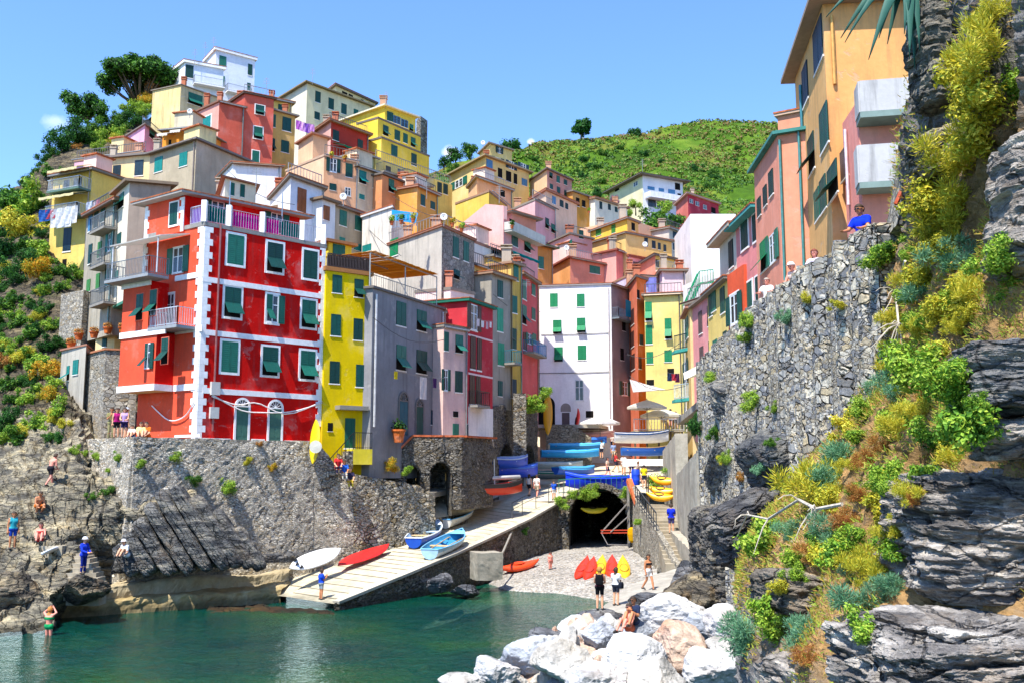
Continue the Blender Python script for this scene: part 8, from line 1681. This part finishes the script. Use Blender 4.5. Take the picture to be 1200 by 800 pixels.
def person(label, pos, face, h=1.7, pose='stand', arms='down', top=None, bottom=('shorts', '#24304a'), sk='l', hair='#3a2a1c', long=False, hat=None, lean=0.0, build=1.0, group=None, arms2=None, glasses=False, bag=None, shoes='#3a3632', sleeve=.75):
    key = body_mesh(pose, arms, h, build, lean, arms2); out, co, no, nm_, par, fv, head, ey, mo, T, k = key
    root = empty('person', pos, label, 'person', group, face)
    me = out.copy(); me.materials.clear()
    for m_ in (skin(SK[sk]), paint('#1a1210', .4), skin('#a8504a')): me.materials.append(m_)
    mi = np.zeros(len(fv), int)
    for i, f in enumerate(fv):
        c = co[list(f)].mean(0)
        if min(np.linalg.norm(c-np.array(e)) for e in ey) < .018*k: mi[i] = 1
        elif abs(c[0]-mo.x) < .028*k and abs(c[2]-mo.z) < .009*k and np.linalg.norm(c-np.array(mo)) < .04: mi[i] = 2
    me.polygons.foreach_set('material_index', mi.tolist()); inst(me, 'body', root)
    is_ = lambda *n: np.isin(nm_, n)
    if top:
        kind, c = top
        if kind == 'shirt': m = is_('torso') | (is_('uarm') & (par < sleeve)) | (is_('pelvis') & (co[:, 2] > T(0, 0, .03).z if pose in ('stand', 'walk') else is_('pelvis')))
        elif kind == 'tank': m = is_('torso') & (np.abs(co[:, 0]) < .165*k) | (is_('pelvis') & (co[:, 2] > T(0, 0, .03).z))
        elif kind == 'bikini': m = is_('torso') & (np.abs(co[:, 2]-T(0, 0, .34).z) < .05)
        elif kind == 'dress': m = is_('torso', 'pelvis') | (is_('thigh') & (par < .75))
        else: m = is_('torso', 'uarm', 'farm') | is_('pelvis')
        shell('top' if kind != 'dress' else 'dress', key, m, .016, cloth(c, 1, .05), root)
    if bottom:
        kind, c = bottom
        if kind == 'shorts': m = is_('pelvis') & (co[:, 2] < T(0, 0, .13).z+.02) | (is_('thigh') & (par < .72))
        elif kind == 'trunks': m = is_('pelvis') & (co[:, 2] < T(0, 0, .10).z) | (is_('thigh') & (par < .3))
        elif kind == 'skirt': m = is_('pelvis') | (is_('thigh') & (par < .6))
        else: m = is_('pelvis', 'thigh') | (is_('shin') & (par < .9))
        shell('trousers' if kind == 'trousers' else kind, key, m, .011, cloth(c, 1, .05), root)
    if shoes and pose != 'float': shell('shoes', key, is_('foot'), .008, paint(shoes, .6), root)
    hc = np.array(head); rel = (co-hc); hm = is_('head', 'ear') & ((rel[:, 2] > .045*k) | (rel[:, 1] > .02*k) & (rel[:, 2] > -.05*k))
    if long: hm |= (is_('neck', 'torso') & (rel[:, 1] > .01) & (rel[:, 2] > -.22*k) & (np.abs(co[:, 0]) < .09)) | (is_('head') & (rel[:, 1] > -.01))
    shell('hair', key, hm, .02, paint(hair, .7, 1, .3), root)
    if hat:
        m = MB(); m.lathe([(.16*k, .045), (.118*k, .052), (.116*k, .10), (.08*k, .145), (0, .158)], 16, tuple(head)); m.build('hat', cloth(hat, 1, .1), root, None, True)
    if glasses:
        m = MB()
        for e in ey: m.obox(e+Vector((0, -.018, 0)), (.024, 0, 0), (0, .006, 0), (0, 0, .018))
        m.bar(ey[0]+Vector((0, -.018, .004)), ey[1]+Vector((0, -.018, .004)), .008)
        for s in (-1, 1): m.bar(ey[(s+1)//2]+Vector((s*.03, -.015, .004)), ey[(s+1)//2]+Vector((s*.056, .09, .004)), .007)
        m.build('sunglasses', paint('#101012', .25), root)
    if bag:
        m = MB(); c = T(0, .20, .30) if bag[0] == 'back' else T(-.27, 0, .02); sx, sy, sz = (.15, .085, .21) if bag[0] == 'back' else (.09, .13, .14)
        rows = [[(c.x+sx*r*math.copysign(abs(math.cos(a))**.5, math.cos(a)), c.y+sy*r*math.copysign(abs(math.sin(a))**.5, math.sin(a)), c.z+z*sz) for a in np.linspace(0, 2*math.pi, 17)[:-1]] for r, z in ((.0, -1), (.85, -1), (1, -.7), (1, .5), (.8, .92), (.0, 1))]
        m.grid(rows, 0, True); b = m.build('bag', cloth(bag[1], 1, .05), None, None, True); b.location = pos; b.rotation_euler = (0, 0, face); tag(b, bag[2], 'bag')
        st_ = MB()
        if bag[0] == 'back':
            for s in (-1, 1): st_.tube([c+Vector((s*.1, -.08, .18)), T(s*.10, 0, .53), T(s*.11, -.13, .36), T(s*.11, -.05, .18)], .016, 5)
        else: st_.tube([c+Vector((0, 0, .12)), T(-.1, -.11, .40), T(.12, 0, .52), T(.05, .12, .36), c+Vector((0, .05, .12))], .012, 5)
        so_ = st_.build('strap', cloth(bag[1], 1, .05), b)
    return root
def feet(px, py, d=60): p, n = ground(px, py, d); return p
CAMF = lambda p: math.atan2(-p.x, p.y)     # yaw that turns a figure's front (-Y) to the camera
def pp_(label, px, py, yaw, d=60, dz=0, **kw): p = feet(px, py, d)+Vector((0, 0, dz)); return person(label, p, yaw, **kw)
# left shore
pp_('man in a teal tank top and blue shorts standing on the left rocks', 14, 643, .6, 45, h=1.75, top=('tank', '#2f9aa8'), bottom=('shorts', '#1f3f9a'), sk='m')
pp_('sunbather in red swimwear sitting on the rock steps', 47, 634, .3, 46, pose='floor', arms='knee', h=1.65, bottom=('trunks', '#b03030'), top=('bikini', '#b03030'), sk='p', long=True)
pp_('person in blue clothes with a white cap standing on the sea steps', 97, 672, 1.2, 45.5, h=1.65, top=('long', '#2440c0'), bottom=('trousers', '#1a2a7a'), hat='#e8e8ec', arms='front')
pp_('person in white with a white hat sitting at the bastion foot', 148, 652, -.4, 45.8, pose='floor', arms='front', h=1.6, top=('shirt', '#ecebea'), bottom=('shorts', '#d8d8dc'), hat='#f0eeee', lean=.3)
pp_('bare backed man in dark shorts climbing the rocks beside the bastion', 58, 570, 2.7, 50, h=1.7, arms='front', bottom=('shorts', '#26242a'), sk='p', lean=.35, pose='walk')
pp_('person crouching in orange shorts on the rock path', 45, 602, .8, 48, h=1.6, pose='crouch', arms='knee', bottom=('shorts', '#d8702a'), sk='m', lean=.4)
person('woman in a green bikini wading at the left shore', Vector((*P(58, 722, 41.2).xy, -.5)), 2.9, 1.65, 'stand', 'up', ('bikini', '#1f9a5a'), ('trunks', '#1f9a5a'), 'p', '#b87838', True, shoes=None)
zt0 = P(157, 512, 49).z+.02
def terr(px, Y, label, yaw, **kw): q = P(px, 510, Y); return person(label, Vector((q.x, q.y, zt0)), yaw, **kw)
terr(136, 51.5, 'woman in a magenta top and black shorts on the bastion terrace', .4, h=1.62, top=('tank', '#a81f6a'), bottom=('shorts', '#1c1a22'), long=True)
terr(145, 51.3, 'woman in a lilac top and navy shorts beside the magenta one', .2, h=1.62, top=('tank', '#b89ac8'), bottom=('shorts', '#241f4a'), long=True, arms='front')
terr(129.5, 53.7, 'tall man in khaki raising his arms on the bastion terrace', .5, h=1.8, top=('shirt', '#8a8456'), bottom=('trousers', '#9a9468'), arms='phone', sk='m')
terr(147, 53.9, 'man in a black shirt with a grey cap behind the two women', 2.4, h=1.8, top=('shirt', '#22262e'), bottom=('shorts', '#5a5a60'), hat='#b8bcc4')
terr(154.5, 50.9, 'child in white and blue sitting at the terrace edge', 0, h=1.25, pose='floor', arms='knee', top=('shirt', '#e8e6ea'), bottom=('shorts', '#3a4a8a'))
terr(165, 51.1, 'person in pale yellow sitting on the terrace by the red house', .3, h=1.6, pose='floor', arms='knee', top=('shirt', '#e8d890'), bottom=('shorts', '#d8c89a'))
terr(173, 51.3, 'person in an orange shirt sitting against the red house corner', -.2, h=1.65, pose='floor', arms='knee', top=('shirt', '#e0702a'), bottom=('shorts', '#c85a28'), lean=.2)
pp_('boy in a blue shirt and grey shorts standing at the foot of the ramp', 376, 702, 2.2, 48.8, h=1.5, top=('shirt', '#1f48c0'), bottom=('shorts', '#9aa4a8'), arms='phone', sk='m')
pp_('bare chested sunburnt man standing on the ledge below the rubble wall', 436, 638, .1, 58, h=1.75, bottom=('trunks', '#a83a2a'), sk='p', arms='hip', hair='#8a6a4a')
for i, (x, y, Y, t, b, l) in enumerate([(396, 549, 56.2, '#c83030', '#33304a', 'person in red sitting on the sloping wall end'), (403, 556, 56.6, '#2f6ad0', '#e0d8c8', 'person in a blue shirt sitting in the middle of the sloping wall end'), (410, 565, 57.0, '#3a3550', '#c8b03a', 'person in yellow trousers sitting lowest on the sloping wall end')]): person(l, P(x, y, Y), .3, 1.65, 'sit', 'knee', ('shirt', t), ('trousers', b), 'lm'[i % 2], lean=.15)
pp_('woman in magenta sitting at the foot of the arcade wall', 553, 581, .9, 68, pose='floor', arms='knee', h=1.6, top=('shirt', '#b82a7a'), bottom=('shorts', '#7a2a4a'), long=True)
pp_('woman in black shorts walking up from the ramp', 620, 581, 2.6, 72, h=1.65, pose='walk', top=('tank', '#d8d0cc'), bottom=('shorts', '#24222a'), long=True)
pp_('man in pale shirt walking beside the woman in black shorts', 629, 583, 2.8, 72, h=1.72, pose='walk', top=('shirt', '#e8ddd2'), bottom=('shorts', '#c8b8a0'), sk='p')
pp_('child with a blue top on the upper ramp', 649, 585, .2, 70, h=1.35, pose='stand', top=('shirt', '#2a5ac8'), bottom=('shorts', '#e8e6e2'))
pp_('small child in swim trunks standing on the pebble beach', 645, 667, .5, 60, h=1.05, bottom=('trunks', '#d87a6a'), sk='p')
pp_('woman in a dark top and black shorts with a backpack on the flat rock', 703, 714, 3.0, 41, h=1.68, top=('tank', '#5a2a3a'), bottom=('shorts', '#16161a'), long=True, hair='#a87838', arms='front', bag=('back', '#16161a', 'black backpack on the woman standing on the flat rock'))
pp_('woman in a white shirt with a dark shoulder bag on the flat rock', 722, 709, 2.5, 42, h=1.66, top=('shirt', '#e6eaec'), bottom=('shorts', '#2a2e3a'), long=True, arms='phone', bag=('side', '#1f2430', 'dark shoulder bag carried by the woman in white'))
pp_('woman in a dark bikini top and white skirt walking on the shore path', 760, 691, .7, 46, h=1.68, pose='walk', top=('bikini', '#2a2a30'), bottom=('skirt', '#e6e4e2'), long=True, sk='m')
pp_('man in navy sitting behind his companion on the boulders', 743, 731, -.6, 38, pose='floor', arms='phone', h=1.7, top=('shirt', '#2a3450'), bottom=('shorts', '#3a3a44'), sk='m', glasses=True)
pp_('sunburnt person with sunglasses sitting on the boulders in swimwear', 738, 739, -.8, 36.5, pose='floor', arms='knee', h=1.68, bottom=('trunks', '#c86a4a'), sk='p', glasses=True)
pp_('man in a blue shirt carrying things up the stone steps', 787, 625, 2.9, 57, h=1.78, top=('shirt', '#1a30c8'), bottom=('shorts', '#4a4470'), build=1.12, arms='front')
# street crowd
cr = [(705, 537, 88, 'e8e2da', 'person in pale clothes strolling on the left of the street'), (719, 540, 86, '8a9ac0', 'person in grey blue walking in the middle of the street'), (718, 528, 95, 'd8c8c0', 'person further up the street in beige'), (722, 553, 82, 'c8383a', 'person in a red top sitting group side of the street'), (731, 556, 80, 'e8e8e8', 'person in white beside the blue boat'), (740, 558, 79, '6a7ab0', 'person in slate blue beside the upturned boat'), (755, 571, 73, 'e8d820', 'person in a bright yellow vest at the head of the steps'), (748, 566, 74, 'b8a090', 'person in tan next to the yellow vest'), (786, 500, 90, 'e8e4e8', 'guest in white standing on the restaurant terrace'), (792, 503, 90, 'd8a8c0', 'guest in pink standing on the restaurant terrace'), (779, 503, 90, '5a6a9a', 'guest in blue at the terrace table'), (712, 560, 79, 'd8b8a0', 'person in peach near the big blue boat')]
for i, (x, y, Y, c, l) in enumerate(cr):
    q = P(x, y, Y); person(l, q, [2.8, .2, 3.0, 1.2][i % 4], 1.68, 'walk' if i % 2 else 'stand', 'down' if i % 3 else 'front', ('shirt', '#'+c), ('shorts', ['#3a3a4a', '#c8b8a0', '#2a3a6a'][i % 3]), 'lmp'[i % 3], ['#2a1c14', '#7a5a34', '#1a1614'][i % 3], bool(i % 2))
# people leaning on the cliff path wall
def wallp(px, py, Y, label, yaw, **kw): q = P(px, py, Y); return person(label, Vector((q.x, q.y, q.z-1.2)), yaw, **kw)
wallp(1011, 268, 22.6, 'man in a royal blue shirt and sunglasses leaning on the cliff path wall', -.9, h=1.8, pose='lean', arms='rail', top=('shirt', '#1436d8'), bottom=('trousers', '#3a3a44'), sk='m', lean=.12, glasses=True, build=1.1)
wallp(955, 310, 29, 'woman in a white and lilac top looking over the cliff path wall', -.7, h=1.68, arms='rail', top=('shirt', '#d8cce0'), bottom=('shorts', '#8a4a5a'), sk='p', hair='#7a3a24', long=True)
wallp(933, 325, 31, 'person with a white cap bending over the cliff path wall', -.9, h=1.7, arms='rail', top=('tank', '#e8c8b8'), bottom=('shorts', '#5a5a6a'), sk='p', hat='#f0f0f0', lean=.35)
wallp(899, 342, 35, 'grey haired person in a white shirt behind the cliff path wall', -.6, h=1.72, arms='rail', top=('shirt', '#ecebea'), bottom=('shorts', '#5a5a6a'), sk='p', hair='#a89888')
wallp(857, 408, 42.5, 'person in dark blue lying over the wall at the far end', -1.2, h=1.7, arms='rail', top=('shirt', '#2434b8'), bottom=('shorts', '#3a3a4a'), sk='m', lean=.5)
wallp(848, 412, 44, 'bare shouldered person beside the dark blue one at the far wall end', -.9, h=1.7, arms='rail', top=('tank', '#d8b09a'), bottom=('shorts', '#5a4a4a'), sk='p')
# ------------------------------------------------------------------ camera, sky, sun, render
cam = bpy.data.cameras.new('camera'); co = bpy.data.objects.new('camera', cam); COL.objects.link(co)
co.location = (0, 0, CAMZ); co.rotation_euler = (math.pi/2+PITCH, 0, 0); cam.sensor_width = 36; cam.lens = FPX/1200*36; cam.clip_start = .1; cam.clip_end = 5000
scene.camera = co
EL, AZ = R(60), Vector((-.54, -.84, 0)).normalized()
tosun = Vector((AZ.x*math.cos(EL), AZ.y*math.cos(EL), math.sin(EL)))
sl = bpy.data.lights.new('sun', 'SUN'); so = bpy.data.objects.new('sun', sl); COL.objects.link(so)
sl.energy = 4.7; sl.angle = R(.53); sl.color = (1, .955, .88); so.rotation_euler = tosun.to_track_quat('Z', 'Y').to_euler()
w = bpy.data.worlds.new('World'); scene.world = w; w.use_nodes = True; nt = w.node_tree; nt.nodes.clear()
sk = nt.nodes.new('ShaderNodeTexSky'); sk.sky_type = 'NISHITA'; sk.sun_disc = False; sk.sun_elevation = EL; sk.sun_rotation = math.atan2(AZ.x, AZ.y); sk.air_density = 1.0; sk.dust_density = .15; sk.ozone_density = 5.0; sk.altitude = 10
bg = nt.nodes.new('ShaderNodeBackground'); bg.inputs[1].default_value = .15
ow = nt.nodes.new('ShaderNodeOutputWorld')
# three small fair weather clouds low in the sky
tc = nt.nodes.new('ShaderNodeTexCoord'); nz = nt.nodes.new('ShaderNodeTexNoise'); nz.inputs['Scale'].default_value = 26; nz.inputs['Detail'].default_value = 7; nz.inputs['Roughness'].default_value = .6
nt.links.new(tc.outputs['Generated'], nz.inputs['Vector']); tn = nt.nodes.new('ShaderNodeMix'); tn.data_type = 'RGBA'; tn.blend_type = 'MULTIPLY'; tn.inputs[0].default_value = 1; nt.links.new(sk.outputs[0], tn.inputs[6]); tn.inputs[7].default_value = (.84, 1.0, 1.22, 1); col = tn.outputs[2]
for px, py, r, am, sq in ((64, 142, .036, .30, 1.5), (527, 180, .026, .95, 1.4), (622, 167, .012, .85, 1.2), (90, 152, .02, .2, 2)):
    d = ray(px, py).normalized(); vm = nt.nodes.new('ShaderNodeVectorMath'); vm.operation = 'SUBTRACT'; nt.links.new(tc.outputs['Generated'], vm.inputs[0]); vm.inputs[1].default_value = d
    v2 = nt.nodes.new('ShaderNodeVectorMath'); v2.operation = 'MULTIPLY'; v2.inputs[1].default_value = (1, 1, sq); nt.links.new(vm.outputs[0], v2.inputs[0])
    ln = nt.nodes.new('ShaderNodeVectorMath'); ln.operation = 'LENGTH'; nt.links.new(v2.outputs[0], ln.inputs[0])
    mr = nt.nodes.new('ShaderNodeMapRange'); mr.inputs[1].default_value = r; mr.inputs[2].default_value = 0; mr.inputs[3].default_value = -.55; mr.inputs[4].default_value = .42; nt.links.new(ln.outputs['Value'], mr.inputs[0])
    ad = nt.nodes.new('ShaderNodeMath'); ad.operation = 'ADD'; nt.links.new(mr.outputs[0], ad.inputs[0]); nt.links.new(nz.outputs['Fac'], ad.inputs[1])
    m2 = nt.nodes.new('ShaderNodeMapRange'); m2.inputs[1].default_value = .52; m2.inputs[2].default_value = .82; m2.inputs[4].default_value = am; nt.links.new(ad.outputs[0], m2.inputs[0])
    mx = nt.nodes.new('ShaderNodeMix'); mx.data_type = 'RGBA'; nt.links.new(m2.outputs[0], mx.inputs[0]); nt.links.new(col, mx.inputs[6]); mx.inputs[7].default_value = (6.6, 6.8, 7.2, 1); col = mx.outputs[2]
nt.links.new(col, bg.inputs[0]); nt.links.new(bg.outputs[0], ow.inputs[0])
vs = scene.view_settings; vs.view_transform = 'Standard'; vs.look = 'None'; vs.exposure = EXPOSURE; vs.gamma = 1; vs.use_curve_mapping = False
cy = scene.cycles; cy.use_denoising = True; cy.max_bounces = 5; cy.diffuse_bounces = 3; cy.glossy_bounces = 3; cy.transmission_bounces = 3; cy.transparent_max_bounces = 6; cy.use_adaptive_sampling = True; cy.adaptive_threshold = .015; cy.caustics_reflective = False; cy.caustics_refractive = False
try: cy.denoiser = 'OPENIMAGEDENOISE'; cy.denoising_input_passes = 'RGB_ALBEDO_NORMAL'
except Exception: pass
print('objects', len(bpy.data.objects))
